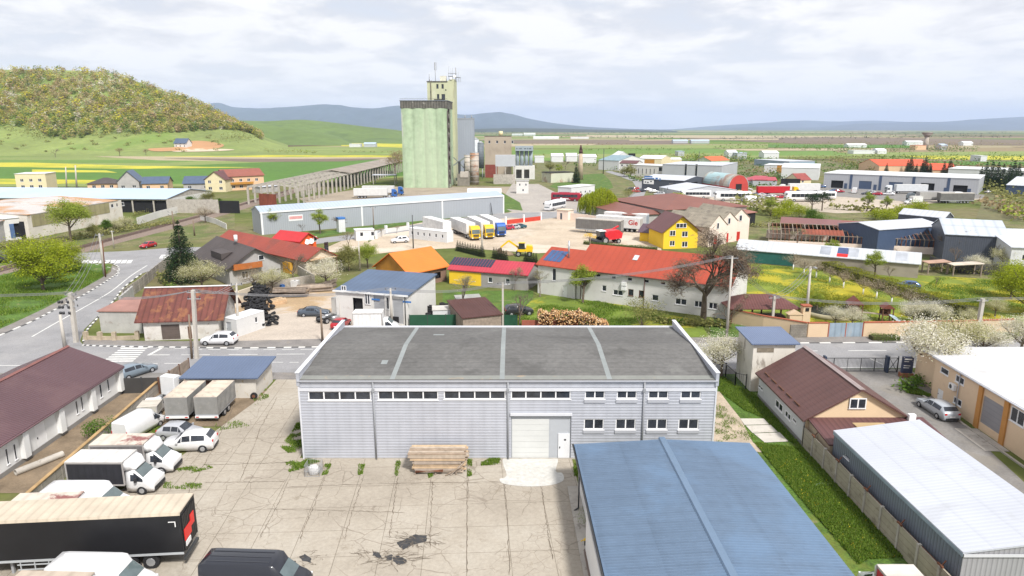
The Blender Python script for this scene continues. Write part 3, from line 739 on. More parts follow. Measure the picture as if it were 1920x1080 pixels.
def mk_van(L=5.9, Hh=2.55, col=(.75,.75,.76), windows=False, name='panel_van', W_=2.02):
 def f():
  p = thing(name, None, None); pm = paint(col); x0 = L/2-1.75
  N, R = van_cab(p, pm, x0, Hh-.05, W_)
  tail = [(-.35, .28, 1.15, Hh, .5, .43), (-(L-1.75)+.5, .3, 1.15, Hh, .5, .43), (-(L-1.75)+.06, .3, 1.12, Hh-.05, .5, .43), (-(L-1.75), .34, 1.1, Hh-.14, .49, .41)]
  R += [ring_body(x0+x, z0, (z0+zb)/2, zb, zt, wb*W_, wt*W_) for x, z0, zb, zt, wb, wt in tail]
  MB().loft(R[::-1]).build('body', pm, p)
  def quad(nm, i0, i1, ja, jb, s, lo=.08, hi=.92, off=(0,.014,.0), m=dark_glass):
   a0, a1, c0, c1 = (Vector(R[i][j]) for i, j in ((i0,ja),(i1,ja),(i0,jb),(i1,jb)))
   q = [a0.lerp(c0,lo), a1.lerp(c1,lo), a1.lerp(c1,hi), a0.lerp(c0,hi)]; v = Vector((off[0], off[1]*s, off[2])); q = [k+v for k in q]
   MB().poly(q if s < 0 else q[::-1]).build(nm, m, p)
  for s, ja, jb in ((1,2,3), (-1,7,6)):
   quad('side_window', 3, 4, ja, jb, s, .05, .85); quad('side_window', 4, 5, ja, jb, s, .05, .6)
  a = [Vector(R[3][4]), Vector(R[3][5])]; c = [Vector(R[4][4]), Vector(R[4][5])]; n = Vector((.02,0,.02))
  MB().poly([a[0].lerp(c[0],.05)+n, a[1].lerp(c[1],.05)+n, a[1].lerp(c[1],.93)+n, a[0].lerp(c[0],.93)+n][::-1]).build('windscreen', screen_glass, p)
  ab = MB()
  for x in (L/2-.95, -L/2+1.15):
   for s in (1,-1): arch(p, ab, x, s*W_/2, .42); wheel(p, x, s*(W_/2+.02), .35)
  ab.build('wheel_arch', black_plastic, p)
  MB().box(L/2-.12, L/2+.03, -W_*.4, W_*.4, .35, .62).build('bumper', black_plastic, p)
  MB().box(L/2-.10, L/2+.01, -W_*.26, W_*.26, .70, .84).build('grille', black_plastic, p)
  for s in (1,-1):
   MB().box(L/2-.42, L/2-.04, s*W_*.40-.1, s*W_*.40+.1, .80, .98).build('headlight', clear_lamp, p)
   MB().box(-L/2-.02, -L/2+.03, s*W_*.46-.05, s*W_*.46+.05, .9, 1.5).build('tail_light', red_lamp, p)
   MB().box(L/2-1.35, L/2-1.2, s*(W_/2+.12)-.1, s*(W_/2+.12)+.1, 1.15, 1.45).build('mirror', black_plastic, p)
  # lengthwise roof ribs pressed in the sheet
  rb = MB()
  for y in (-.5, 0, .5): rb.box(-L/2+.4, x0-.4, y-.05, y+.05, Hh+.0, Hh+.018)
  rb.build('roof_rib', pm, p)
  return p
 return f
def mk_boxtruck(cab=(.75,.75,.76), side=(.03,.03,.035), top=(.6,.57,.52), L=7.0, Hb=3.1, Wb=2.25, stain=None, Lb=4.4, defl=True, name='box_truck', trim=None):
 def f():
  p = thing(name, None, None); pm = paint(cab); x0 = L/2-1.75; Hc = 2.1; W_ = 2.0
  N, R = van_cab(p, pm, x0, Hc, W_); R.append(ring_body(x0-.35, .3, .7, 1.12, Hc+.03, W_*.5, W_*.43))
  MB().loft(R[::-1]).build('cab', pm, p)
  for s, ja, jb in ((1,2,3), (-1,7,6)):
   for i0, i1, hi in ((3,4,.85), (4,5,.62)):
    a0, a1, c0, c1 = (Vector(R[i][j]) for i, j in ((i0,ja),(i1,ja),(i0,jb),(i1,jb))); v = Vector((0,.014*s,0))
    q = [a0.lerp(c0,.06)+v, a1.lerp(c1,.06)+v, a1.lerp(c1,hi)+v, a0.lerp(c0,hi)+v]; MB().poly(q if s < 0 else q[::-1]).build('side_window', dark_glass, p)
  a = [Vector(R[3][4]), Vector(R[3][5])]; c = [Vector(R[4][4]), Vector(R[4][5])]; n = Vector((.02,0,.02))
  MB().poly([a[0].lerp(c[0],.05)+n, a[1].lerp(c[1],.05)+n, a[1].lerp(c[1],.93)+n, a[0].lerp(c[0],.93)+n][::-1]).build('windscreen', screen_glass, p)
  if defl:
   rr = [[(x, y, z) for y, z in ((w,Hc-.02),(w,zt-.12),(w*.85,zt),(-w*.85,zt),(-w,zt-.12),(-w,Hc-.02))] for x, zt, w in ((x0+.42,Hc+.04,.7),(x0+.1,Hc+.55,.9),(x0-.15,Hb-.1,1.0),(x0-.36,Hb,1.04))]
   MB().loft(rr[::-1]).build('wind_deflector', pm, p)
  x1 = x0-.42; xb = x1-Lb
  sm = M('truck_side_%d_%d' % (int(side[0]*99), int(side[2]*99)), side, .6, .12, 1.2, rib=(0, .55, .12)); tm = M('truck_top_%d_%s' % (int(top[0]*99), bool(stain)), top, .8, .12, .8, rib=(0, 1.2, .15), stain=stain)
  b = MB(); z0 = .95
  b.box(xb, x1, -Wb/2, Wb/2, z0, Hb, skip='u'); b.build('box_body', sm, p)
  MB().box(xb-.03, x1+.03, -Wb/2-.03, Wb/2+.03, Hb+.002, Hb+.07).build('box_roof', tm, p)
  tr = MB()
  for x in (xb, x1):
   for y in (-Wb/2, Wb/2): tr.box(x-.05, x+.05, y-.05, y+.05, z0-.05, Hb-.01)
  for y in (-Wb/2-.02, Wb/2-.03): tr.box(xb, x1, y, y+.05, Hb-.12, Hb-.004); tr.box(xb, x1, y, y+.05, z0-.12, z0-.003)
  tr.build('box_frame', M('truck_trim', trim or (.35,.36,.38), .5, .1), p)
  MB().box(xb+.1, x1+.3, -.45, .45, .5, .8).build('chassis', steel_dark, p)
  ab = MB()
  for s in (1,-1): arch(p, ab, L/2-.95, s*W_/2, .42); wheel(p, L/2-.95, s*(W_/2+.02), .36); wheel(p, xb+1.3, s*(Wb/2-.02), .36, .3)
  ab.build('wheel_arch', black_plastic, p)
  MB().box(L/2-.12, L/2+.03, -W_*.4, W_*.4, .35, .62).build('bumper', black_plastic, p)
  for s in (1,-1):
   MB().box(L/2-.42, L/2-.04, s*W_*.40-.1, s*W_*.40+.1, .80, .98).build('headlight', clear_lamp, p)
   MB().box(L/2-1.35, L/2-1.2, s*(W_/2+.14)-.1, s*(W_/2+.14)+.1, 1.15, 1.5).build('mirror', black_plastic, p)
  return p
 return f
def mk_trailer(side=(.03,.03,.035), top=(.6,.55,.47), L=13.6, Hh=4.0, Wd=2.5, back=None, legs=True, name='semi_trailer', ribs=True, topstain=None, red=False):
 """x forward; the rear doors are at -L/2"""
 def f():
  p = thing(name, None, None); z0 = 1.15
  sm = M('trailer_side_%d_%d_%d' % tuple(int(v*99) for v in side), side, .45, .18, .8, rib=(0, .6, .10) if ribs else None)
  tm = M('trailer_top_%d_%d' % (int(top[0]*99), bool(topstain)), top, .8, .12, .7, rib=(0, .62, .14), stain=topstain)
  r = .18
  pr = [(-Wd/2, z0), (Wd/2, z0), (Wd/2, Hh-r), (Wd/2-r*.6, Hh-.03), (-Wd/2+r*.6, Hh-.03), (-Wd/2, Hh-r)]
  MB().prism(pr, -L/2, L/2, 'x').build('box_body', sm, p)
  MB().prism([(-Wd/2-.02, Hh-.16), (-Wd/2+.06, Hh-.028), (Wd/2-.06, Hh-.028), (Wd/2+.02, Hh-.16), (Wd/2-.03, Hh+.03), (-Wd/2+.03, Hh+.03)], -L/2-.02, L/2+.02, 'x').build('box_roof', tm, p)
  MB().box(-L/2+.1, L/2-.3, -.5, .5, .85, z0-.003).build('chassis', steel_dark, p)
  b = MB()
  for y in (-Wd/2-.02, Wd/2-.04): b.box(-L/2, L/2, y, y+.06, z0-.1, z0+.06)
  b.build('side_rail', M('trailer_rail', (.4,.42,.44), .5, .1), p)
  dm = MB(); 
  for i in range(9): y = -Wd/2+.12+i*(Wd-.24)/9; dm.box(-L/2-.05, -L/2-.004, y, y+(Wd-.24)/9-.05, z0+.05, Hh-.3)
  dm.build('rear_door', M('trailer_back_%d' % int((back or side)[0]*99), back or side, .5, .1), p)
  if red:
   MB().box(-L/2-.09, -L/2-.052, -.1, 1.0, z0+.7, z0+1.5).box(-L/2-.09, -L/2-.052, -.7, -.1, z0+1.1, z0+1.9).build('rear_board', M('red_board', (.72,.02,.015), .4, .05), p)
   MB().box(-L/2-.10, -L/2-.052, .15, .9, z0+.25, z0+.6).build('number_plate', white_paint, p)
   for sg in (1,-1):
    x = sg*(Wd/2+.022); MB().box(-L/2+.3, -L/2+.75, x-.003, x+.003, Hh-.62, Hh-.56).box(-L/2+.3, -L/2+.36, x-.003, x+.003, Hh-.95, Hh-.621).build('corner_mark', white_paint, p)
   MB().box(-L/2+3.1, -L/2+3.4, -Wd/2-.035, -Wd/2-.024, z0+.35, z0+.7).build('warning_label', yellow_m, p)
  for k in range(3):
   for s in (1,-1): wheel(p, -L/2+2.2+1.31*k, s*Wd*.46, .5, .35)
  g = MB()
  for y in (-Wd/2+.02, Wd/2-.02):
   for z in (.5, .85): g.obox((-L/2+5.6, y, z), (L/2-3.3, y, z), .03, .08)
   for x in np.linspace(-L/2+5.8, L/2-3.5, 6): g.box(x-.03, x+.03, y-.02, y+.02, .45, z0-.1)
  g.build('side_guard', M('trailer_rail', (.4,.42,.44)), p)
  MB().box(-L/2-.06, -L/2+.1, -Wd/2+.1, Wd/2-.1, .55, .75).build('bumper', steel_dark, p)
  if legs:
   for s in (1,-1): MB().box(L/2-2.8, L/2-2.65, s*.8-.08, s*.8+.08, 0, z0-.1).build('support_leg', steel_grey, p)
  return p
 return f
def tractor_parts(p, col, L=6.0, Hc=3.7, xoff=0, wheels=True, low=False):
 pm = paint(col); x1 = xoff+L/2; W_ = 2.45
 prof = [(x1-2.25,.9),(x1-.12,.55),(x1,.9),(x1-.02,1.7),(x1-.22,Hc-.75),(x1-.55,Hc-.3),(x1-1.0,Hc),(x1-2.2,Hc-.02)]
 n = len(prof); b = MB(); R = []
 for y, s in ((-W_/2,.0),(-W_/2+.0,0)): pass
 yy = [(-W_/2, .06), (-W_/2+.12, 0), (W_/2-.12, 0), (W_/2, .06)]
 for y, ins in yy:
  cx = x1-1.1; cz = 2.1
  R.append([(x-(x-cx)*ins, y, z-(z-cz)*ins) for x, z in prof])
 b.loft(R[::-1], sm=False); b.build('cab', pm, p)
 g = MB().poly([(x1-.02+.012,-W_*.45,1.75),(x1-.02+.012,W_*.45,1.75),(x1-.2+.012,W_*.43,Hc-.85),(x1-.2+.012,-W_*.43,Hc-.85)]); g.build('windscreen', screen_glass, p)
 for s in (1,-1):
  y = s*(W_/2+.008); q = [(x1-1.25,y,1.75),(x1-.32,y,1.75),(x1-.45,y,2.55),(x1-1.2,y,2.6)]
  MB().poly(q if s < 0 else q[::-1]).build('side_window', dark_glass, p)
  MB().box(x1-.35, x1-.2, s*(W_/2+.15)-.1, s*(W_/2+.15)+.1, 1.8, 2.5).build('mirror', black_plastic, p)
  MB().box(x1-.06, x1+.03, s*.95-.18, s*.95+.18, .62, .85).build('headlight', clear_lamp, p)
 gr = MB()
 for i in range(5): gr.box(x1-.04, x1+.025, -.8, .8, .95+i*.14, 1.04+i*.14)
 gr.build('grille', black_plastic, p)
 MB().box(x1-.12, x1+.05, -W_/2+.05, W_/2-.05, .38, .60).build('bumper', black_plastic, p)
 MB().box(xoff-L/2, x1-.6, -.42, .42, .65, .9).build('chassis', steel_dark, p)
 for s in (1,-1):
  wheel(p, x1-1.4, s*W_/2, .5, .32); wheel(p, xoff-L/2+1.0, s*W_/2, .5, .5)
  MB().cyl((xoff-.9, s*.95, .7), (xoff+.5, s*.95, .7), .32, n=8).build('fuel_tank', rim_m, p)
def mk_tractor(col=(.8,.8,.8)):
 def f():
  p = thing('tractor_unit', None, None); tractor_parts(p, col); 
  for s in (1,-1): MB().box(-2.7,-1.4, s*.98-.26, s*.98+.26, 1.04, 1.07).build('mudguard', black_plastic, p)
  MB().cyl((-1.9,0,.92),(-1.9,0,1.02),.45,n=10).build('coupling_plate', steel_grey, p)
  return p
 return f
def mk_articulated(cab, side, top, L=13.6, two=False):
 def f():
  p = thing('articulated_lorry', None, None)
  tractor_parts(p, cab, 6.0, 3.7, xoff=6.3)
  z0 = 1.15; xb = -8.3; xf = 6.9
  sm = M('trailer_side_%d_%d_%d' % tuple(int(v*99) for v in side), side, .45, .08, .8, rib=(0, .6, .05))
  tm = M('trailer_top_%d_0' % int(top[0]*99), top, .8, .12, .7, rib=(0, .62, .14))
  MB().box(xb, xb+L, -1.25, 1.25, z0, 3.95, skip='u').build('box_body', sm, p); MB().box(xb-.02, xb+L+.02, -1.27, 1.27, 3.952, 4.02).build('box_roof', tm, p)
  MB().box(xb+.1, xb+L-.6, -.5, .5, .8, z0-.003).build('trailer_chassis', steel_dark, p)
  for k in range(3):
   for s in (1,-1): wheel(p, xb+2.0+1.31*k, s*1.2, .5, .35)
  return p
 return f
def mk_coach(col=(.78,.78,.8), L=12, band=(.03,.04,.08), word=None, red=False):
 def f():
  p = thing('coach', None, None); pm = paint(col); Hh = 3.4; W_ = 2.5; b = MB()
  R = [[(x, y, z) for y, z in ((w*.96,z0),(w,1.3),(w*.98,2.7),(w*.9,zt-.12),(w*.75,zt),(-w*.75,zt),(-w*.9,zt-.12),(-w*.98,2.7),(-w,1.3),(-w*.96,z0))]
    for x, z0, zt, w in ((L/2,.5,2.6,1.1),(L/2-.12,.35,3.1,1.2),(L/2-.5,.32,Hh-.05,1.25),(L/2-1.2,.32,Hh,1.25),(-L/2+.6,.32,Hh,1.25),(-L/2+.1,.36,Hh-.1,1.23),(-L/2,.5,Hh-.4,1.15))]
  b.loft(R[::-1]).build('body', pm, p)
  for s in (1,-1):
   n = 7; w = (L-2.2)/n
   for i in range(n):
    x0 = -L/2+.6+i*w; y = s*1.262; q = [(x0+.03,y,1.55),(x0+w-.03,y,1.55),(x0+w-.03,y*.985,2.65),(x0+.03,y*.985,2.65)]
    MB().poly(q if s < 0 else q[::-1]).build('side_window', dark_glass, p)
   for x in (L/2-2.6, -L/2+3.0): wheel(p, x, s*1.26, .5, .32)
   MB().box(L/2-.1, L/2+.02, s*.9-.2, s*.9+.2, .75, .95).build('headlight', clear_lamp, p)
   MB().box(L/2-.25, L/2+.25, s*1.35-.08, s*1.35+.08, 2.3, 2.8).build('mirror', black_plastic, p)
  MB().poly([(L/2+.01,-1.05,1.2),(L/2+.01,1.05,1.2),(L/2-.03,1.05,2.45),(L/2-.11,1.0,2.95),(L/2-.11,-1.0,2.95),(L/2-.03,-1.05,2.45)]).build('windscreen', screen_glass, p)
  MB().box(-L*.25, L*.1, -.6, .6, Hh+.0, Hh+.16).build('roof_unit', pm, p)
  if word:
   for s in (1,-1):
    y0, y1 = sorted((s*1.262, s*1.285)); MB().box(-2.4,-1.6,y0,y1,.95,1.45).box(-1.5,.9,y0,y1,.98,1.22).box(-2.2,1.6,y0,y1,.62,.72).build('white_lettering', white_paint, p)
  return p
 return f
def ground_at(px, py): g = G(px, py); return (g.x, g.y, 0)
# ============================================================ SETTING
# ------------------------------------------------------------ ground sheet with a patchwork of far fields
def ground_mat():
 m = bpy.data.materials.new('plain_ground'); m.use_nodes = True; t = NT(m.node_tree)
 b = t.n('ShaderNodeBsdfPrincipled'); o = t.n('ShaderNodeOutputMaterial'); ob = t.n('ShaderNodeTexCoord').outputs['Object']
 mp = t.n('ShaderNodeMapping'); t.l(ob, mp.inputs[0]); mp.inputs['Scale'].default_value = (.0011, .0046, 0); mp.inputs['Rotation'].default_value = (0,0,.12)
 vo = t.n('ShaderNodeTexVoronoi', feature='F1', distance='CHEBYCHEV'); t.l(mp.outputs[0], vo.inputs['Vector']); vo.inputs['Scale'].default_value = 1; vo.inputs['Randomness'].default_value = .9
 sep = t.n('ShaderNodeSeparateColor'); t.l(vo.outputs['Color'], sep.inputs[0])
 fields = t.ramp(sep.outputs[0], [(0,(.10,.17,.04)),(.16,(.18,.22,.06)),(.30,(.25,.20,.12)),(.44,(.11,.08,.055)),(.56,(.14,.20,.05)),(.70,(.30,.26,.16)),(.82,(.09,.13,.04)),(.93,(.20,.16,.10)),(1,(.40,.36,.06))])
 fields.node.color_ramp.interpolation = 'CONSTANT'
 n1 = t.noise(ob, .02, 6, .6); n2 = t.noise(ob, .35, 6, .65)
 near = t.ramp(n1, [(.3,(.07,.10,.025)),(.5,(.12,.14,.04)),(.62,(.17,.15,.08)),(.75,(.09,.12,.03))])
 sp = t.n('ShaderNodeSeparateXYZ'); t.l(ob, sp.inputs[0])
 far = t.mapr(sp.outputs[1], 560, 700, 0, 1)
 c = t.mix(far, near, fields)
 c = t.mix(1, c, t.mix(1, t.ramp(n2, [(.25,.72),(.75,1.28)]), (1,1,1), 'MULTIPLY'), 'MULTIPLY')
 t.l(c, b.inputs['Base Color']); b.inputs['Roughness'].default_value = .95; b.inputs['Specular IOR Level'].default_value = .1
 t.l(b.outputs[0], o.inputs[0]); return m
gm = MB(); R_ = 24000
ys = [-200, 300, 1500, 6000, 14000, R_]; xs = [-R_, -8000, -1500, 0, 1500, 8000, R_]
for a, b_ in zip(ys, ys[1:]):
 for c, d in zip(xs, xs[1:]): gm.poly([(c,a,0),(d,a,0),(d,b_,0),(c,b_,0)])
tag(gm.build('ground', ground_mat()), kind='structure')
asphalt = M('asphalt', (.255,.252,.258), .9, .12, .25, fine=8, stain=((.33,.32,.31), .12, .52, .35), stain2=((.17,.17,.175), .4, .60, .4))
asphalt_d = M('asphalt_worn', (.20,.19,.18), .92, .2, .3, fine=5, stain=((.22,.20,.17), .25, .5, .6))
pave = M('pavement_asphalt', (.21,.195,.185), .92, .18, .5, fine=6, stain=((.25,.22,.18), .4, .55, .5))
dirt_yard = M('dirt_yard', (.46,.38,.29), .95, .12, .12, fine=1.5, stain=((.33,.27,.20), .07, .52, .6), stain2=((.56,.50,.42), .05, .50, .7))
sand_yard = M('sandy_yard', (.38,.27,.16), .95, .15, .25, fine=3, stain=((.48,.42,.36), .12, .50, .8))
grass_m = M('grass_ground', (.07,.13,.018), .95, .35, .35, fine=5, fa=.5, stain=((.16,.17,.03), .25, .55, .5), stain2=((.26,.21,.12), .3, .60, .8))
meadow_m = M('dandelion_meadow', (.15,.19,.02), .95, .25, .12, fine=2.5, stain=((.42,.34,.015), .11, .50, .75), stain2=((.08,.13,.015), .2, .60, .6))
lawn_m = M('garden_lawn', (.12,.17,.02), .95, .3, .2, fine=3, stain=((.40,.33,.02), .13, .54, .6), stain2=((.20,.17,.08), .2, .62, .6))
gravel_m = M('railway_ballast', (.21,.16,.13), .95, .25, 2, fine=9)
white_line = M('road_marking', (.62,.62,.60), .8, .14, 1.2, stain=((.22,.22,.22), 2.5, .60, .8))
kerb_w = M('kerb_white', (.66,.65,.62), .85, .1); kerb_b = M('kerb_dark', (.10,.10,.10), .9, .2)
# ------------------------------------------------------------ the concrete yard: slabs, joints, cracks, moss
def yard_mat():
 m = bpy.data.materials.new('yard_concrete'); m.use_nodes = True; t = NT(m.node_tree)
 b = t.n('ShaderNodeBsdfPrincipled'); o = t.n('ShaderNodeOutputMaterial'); ob = t.n('ShaderNodeTexCoord').outputs['Object']
 base = t.ramp(t.noise(ob, .09, 7, .62), [(.28,(.28,.245,.20)),(.5,(.365,.325,.27)),(.72,(.43,.395,.34))])
 fine = t.ramp(t.noise(ob, 3.2, 5, .7), [(.25,.84),(.75,1.13)])
 c = t.mix(1, base, fine, 'MULTIPLY')
 wob = t.n('ShaderNodeVectorMath', operation='ADD'); t.l(ob, wob.inputs[0])
 nz = t.n('ShaderNodeTexNoise'); t.l(ob, nz.inputs['Vector']); nz.inputs['Scale'].default_value = .9; nz.inputs['Detail'].default_value = 4
 sc = t.n('ShaderNodeVectorMath', operation='MULTIPLY'); t.l(nz.outputs['Color'], sc.inputs[0]); sc.inputs[1].default_value = (.5,.5,0); t.l(sc.outputs[0], wob.inputs[1])
 # slab joints: 2.9 m across, 5.8 m deep
 def joints(pitch, axis, w, off):
  s = t.n('ShaderNodeSeparateXYZ'); v2 = t.n('ShaderNodeVectorMath', operation='MULTIPLY_ADD'); t.l(nz.outputs['Color'], v2.inputs[0]); v2.inputs[1].default_value = (.05,.05,0); t.l(ob, v2.inputs[2]); t.l(v2.outputs[0], s.inputs[0])
  f = t.math('PINGPONG', t.math('ADD', t.math('MULTIPLY_ADD', s.outputs[1-axis], .0625 if axis == 0 else -.05, s.outputs[axis]), off), pitch/2); return t.math('LESS_THAN', f, w)
 j = t.math('MAXIMUM', joints(2.95, 0, .022, .48), joints(3.1, 1, .02, 2.3))
 jm = t.math('MULTIPLY', j, t.mapr(t.noise(ob, .5, 4, .7), .32, .50, .3, 1))
 crk = None
 for scl, th, lo in ((.42, .012, .44), (1.15, .016, .50)):
  v = t.n('ShaderNodeTexVoronoi', feature='DISTANCE_TO_EDGE'); t.l(wob.outputs[0], v.inputs['Vector']); v.inputs['Scale'].default_value = scl
  e = t.math('LESS_THAN', v.outputs[0], th); mk = t.mapr(t.noise(ob, .13 if scl < 1 else .19, 4, .6), lo, lo+.07, 0, 1)
  e = t.math('MULTIPLY', e, mk); crk = e if crk is None else t.math('MAXIMUM', crk, e)
 c = t.mix(t.math('MULTIPLY', crk, .42), c, (.13,.10,.075))
 c = t.mix(t.math('MULTIPLY', jm, .7), c, (.11,.09,.065))
 oil = t.mapr(t.noise(ob, .22, 8, .7, 1.2), .57, .70, 0, .35); c = t.mix(oil, c, (.22,.19,.155))
 moss = t.mapr(t.noise(ob, .32, 6, .7), .60, .68, 0, .55)
 c = t.mix(t.math('MULTIPLY', moss, t.mapr(t.noise(ob, 2.2, 4, .7), .42, .6, 0, 1)), c, (.20,.165,.12))
 t.l(c, b.inputs['Base Color']); b.inputs['Roughness'].default_value = .9; b.inputs['Specular IOR Level'].default_value = .2
 t.l(b.outputs[0], o.inputs[0]); return m
yard_m = yard_mat()
patch('yard_floor', yard_m, [(-27.0,76),(-26.9,67.8),(-29,55),(-33,44),(-44,28),(-44,14),(6,14),(6,30),(5.2,54.6),(-18.5,54.6),(-19.5,76)], .03, world=True)
patch('yard_path', yard_m, [(17.6,54),(20.9,54),(20.5,64),(19.0,70),(17.6,70)], .034, world=True)
patch('dirt_lane', soil_m, [(225,735),(285,735),(60,925),(-40,925),(-40,900)], .026)
patch('dirt_lane', soil_m, [(285,735),(330,700),(470,700),(520,745),(480,800),(330,800),(250,800)], .022)
patch('yard_path', M('dry_ground', (.40,.33,.25), .95, .2, .5, fine=4), [(1336,735),(1349,735),(1372,765),(1388,785),(1412,831),(1490,880),(1520,905),(1500,900),(1440,850),(1336,842)], .055)
for k, q in enumerate(([(1388,786),(1432,786),(1442,797),(1396,798)], [(1398,799),(1445,798),(1458,811),(1411,813)], [(1413,814),(1462,812),(1478,829),(1434,831)])): patch('path_slab', M('path_slab_m', (.50,.47,.42), .9, .12, .8, stain=((.33,.28,.22), .9, .56, .6)), q, .075)
patch('yard_grass', grass_m, [(1000,700),(1430,700),(1560,860),(1840,1100),(1600,1140),(1330,1000),(1330,720)], .024)
patch('yard_grass', grass_m, [(1330,600),(1700,600),(1700,700),(1430,735),(1340,720)], .018)
# white new concrete apron in front of the garage door
ap = [(948,856),(1040,852),(1042,884),(1054,888),(1056,902),(1030,911),(985,913),(945,908),(937,899),(950,892)]
patch('concrete_apron', M('new_concrete', (.50,.49,.46), .85, .07, .4, fine=3, stain=((.5,.47,.42), .8, .55, .5)), [tuple(p) for p in smooth_line(ap, 4, True)], .05)
# broken-out holes with dark asphalt showing
holes = [[(745,1018),(762,1012),(772,1005),(780,1003),(801,1006),(800,1016),(775,1022),(757,1032),(748,1026)],
 [(735,1046),(748,1043),(763,1050),(762,1057),(748,1061),(737,1053)], [(699,1034),(712,1038),(720,1050),(708,1047),(700,1042)], [(560,1045),(572,1040),(585,1049),(583,1056),(568,1053)], [(722,1044),(735,1040),(736,1050),(726,1052)]]
for hl in holes:
 q = []
 for i, p_ in enumerate(hl):
  n_ = hl[(i+1) % len(hl)]
  for k in range(4):
   f = k/4; q.append((p_[0]+(n_[0]-p_[0])*f+random.uniform(-1.6,1.6), p_[1]+(n_[1]-p_[1])*f+random.uniform(-.9,.9)))
 patch('asphalt_hole', M('hole_asphalt', (.045,.045,.047), .9, .3, 1.5, fine=8), q, .046)
cm_ = M('crack_dirt', (.15,.12,.09), .95, .3); rc = random.Random(21); b = MB()
def jag(p, q, w, n=10, wob=.06, z=.05):
 p, q = Vector((*p[:2], 0)), Vector((*q[:2], 0)); d = (q-p); s = Vector((-d.y, d.x, 0)).normalized(); pr = None
 for i in range(n+1):
  c = p+d*i/n+s*rc.uniform(-wob, wob); h = w*rc.uniform(.25, 1.2)*(1 if 0 < i < n else .3); c.z = z
  if pr: b.poly([pr[0]-s*pr[1], c-s*h, c+s*h, pr[0]+s*pr[1]])
  pr = (c, h)
for l_ in ([(610,895),(588,950),(562,1012)],[(682,892),(664,950),(646,1012)],[(746,895),(738,950),(730,1010)],[(812,902),(809,950),(806,1030)],[(877,896),(876,960),(875,1075)],[(546,892),(520,950),(487,1010)],[(946,905),(951,960),(955,1080)],[(533,914),(700,908),(935,904)],[(500,955),(620,958),(760,962)],[(440,760),(395,850),(350,930)],[(520,745),(490,800),(450,905)],[(1016,914),(1022,965),(1036,1050)],[(380,872),(470,870),(540,868)],[(385,905),(450,905),(535,903)]):
 for u_, v_ in zip(l_, l_[1:]): jag(G(*u_), G(*v_), .028, 22, .06)
for cx, cy, n_, L_ in ((780,1014,34,1.5),(745,1048,30,1.4),(712,1042,24,1.1),(574,1048,16,.8)):
 c0 = G(cx, cy)
 for i in range(n_): a_ = rc.uniform(0,6.28); r0 = rc.uniform(.1,.9); s_ = c0+Vector((cos(a_)*r0*1.5, sin(a_)*r0*.8,0)); a2 = a_+rc.uniform(-1.6,1.6); l2 = L_*rc.uniform(.3,.9); jag(s_, s_+Vector((cos(a2)*l2*1.2, sin(a2)*l2*.7,0)), .022, 6, .07)
tag(b.build('yard_crack', cm_), kind='structure')
# ------------------------------------------------------------ roads
main = [(-60,690),(0,700),(120,702),(330,699),(560,699),(960,697),(1330,693),(1530,692),(2000,688),(2000,641),(1500,643),(1340,644),(960,647),(560,651),(440,652),(250,648),(155,646),(150,640),(158,618),(180,596),(212,566),(232,540),(262,515),(302,500),(330,474),(330,464),(240,471),(160,474),(155,486),(205,492),(222,502),(221,512),(205,524),(180,540),(145,560),(100,583),(50,608),(-60,655)]
patch('road', asphalt, main, .04)
patch('road', asphalt, [(-60,500),(-60,478),(0,480),(60,474),(160,474),(205,492),(120,492),(40,489)], .036)
patch('road', asphalt, [(330,474),(330,464),(420,463),(560,452),(640,442),(760,424),(870,408),(960,399),(1060,397),(1130,388),(1168,378),(1186,362),(1192,350),(1186,340),(1160,330),(1134,322),(1143,320),(1170,327),(1205,340),(1214,352),(1208,366),(1186,384),(1120,400),(1010,412),(960,408),(870,418),(760,434),(640,452),(560,462),(420,474)], .038)
patch('pavement', pave, [(330,699),(560,699),(960,697),(1330,693),(1530,692),(1530,700),(960,706),(560,712),(330,712)], .035)
patch('pavement', pave, [(155,646),(250,648),(440,652),(560,651),(960,647),(960,636),(600,636),(430,640),(270,640),(160,636)], .045)
patch('pavement', pave, [(960,647),(1340,644),(1500,643),(2000,641),(2000,630),(1500,632),(1330,633),(960,636)], .045)
patch('pavement', pave, [(-60,655),(50,608),(100,583),(145,560),(180,540),(205,524),(221,512),(222,502),(210,498),(208,510),(190,522),(165,536),(130,554),(85,578),(30,604),(-60,644)], .045)
patch('junction_yard', asphalt_d, [(-60,690),(0,700),(120,702),(200,701),(330,699),(330,712),(225,735),(-60,760)], .042)
# gateway and drive on the right
patch('driveway', asphalt_d, [(1545,692),(1700,692),(1716,700),(1760,745),(1860,850),(1980,960),(1980,1100),(1900,1100),(1560,800),(1450,700)], .044)
def kerb(pts, seg=1.0, z=.12, w=.22, n=8):
 """painted kerb: alternate white and dark stones"""
 ps = [G(*p) for p in smooth_line(pts, n)]; b = MB(); acc = 0; k = 0
 for a, d in zip(ps, ps[1:]):
  L = (d-a).length; m = max(1, round(L/seg))
  for i in range(m):
   p, q = a.lerp(d, i/m), a.lerp(d, (i+.97)/m); b.obox(p+Vector((0,0,z/2)), q+Vector((0,0,z/2)), w, z, k % 2); k += 1
 return tag(b.build('kerb', [kerb_w, kerb_b]), kind='structure')
kerb([(-60,655),(50,608),(100,583),(145,560),(180,540),(205,524),(221,512),(222,502),(205,492),(160,488)], 1.6, w=.3)
kerb([(155,648),(200,650),(260,651),(340,652),(440,653.5),(560,652),(640,650.5)], 1.3)
kerb([(1330,645),(1420,644.5),(1500,644),(1680,643),(1920,642)], 1.3)
kerb([(265,514),(232,540),(212,566),(182,598),(162,622),(156,642)], 1.5, w=.25)
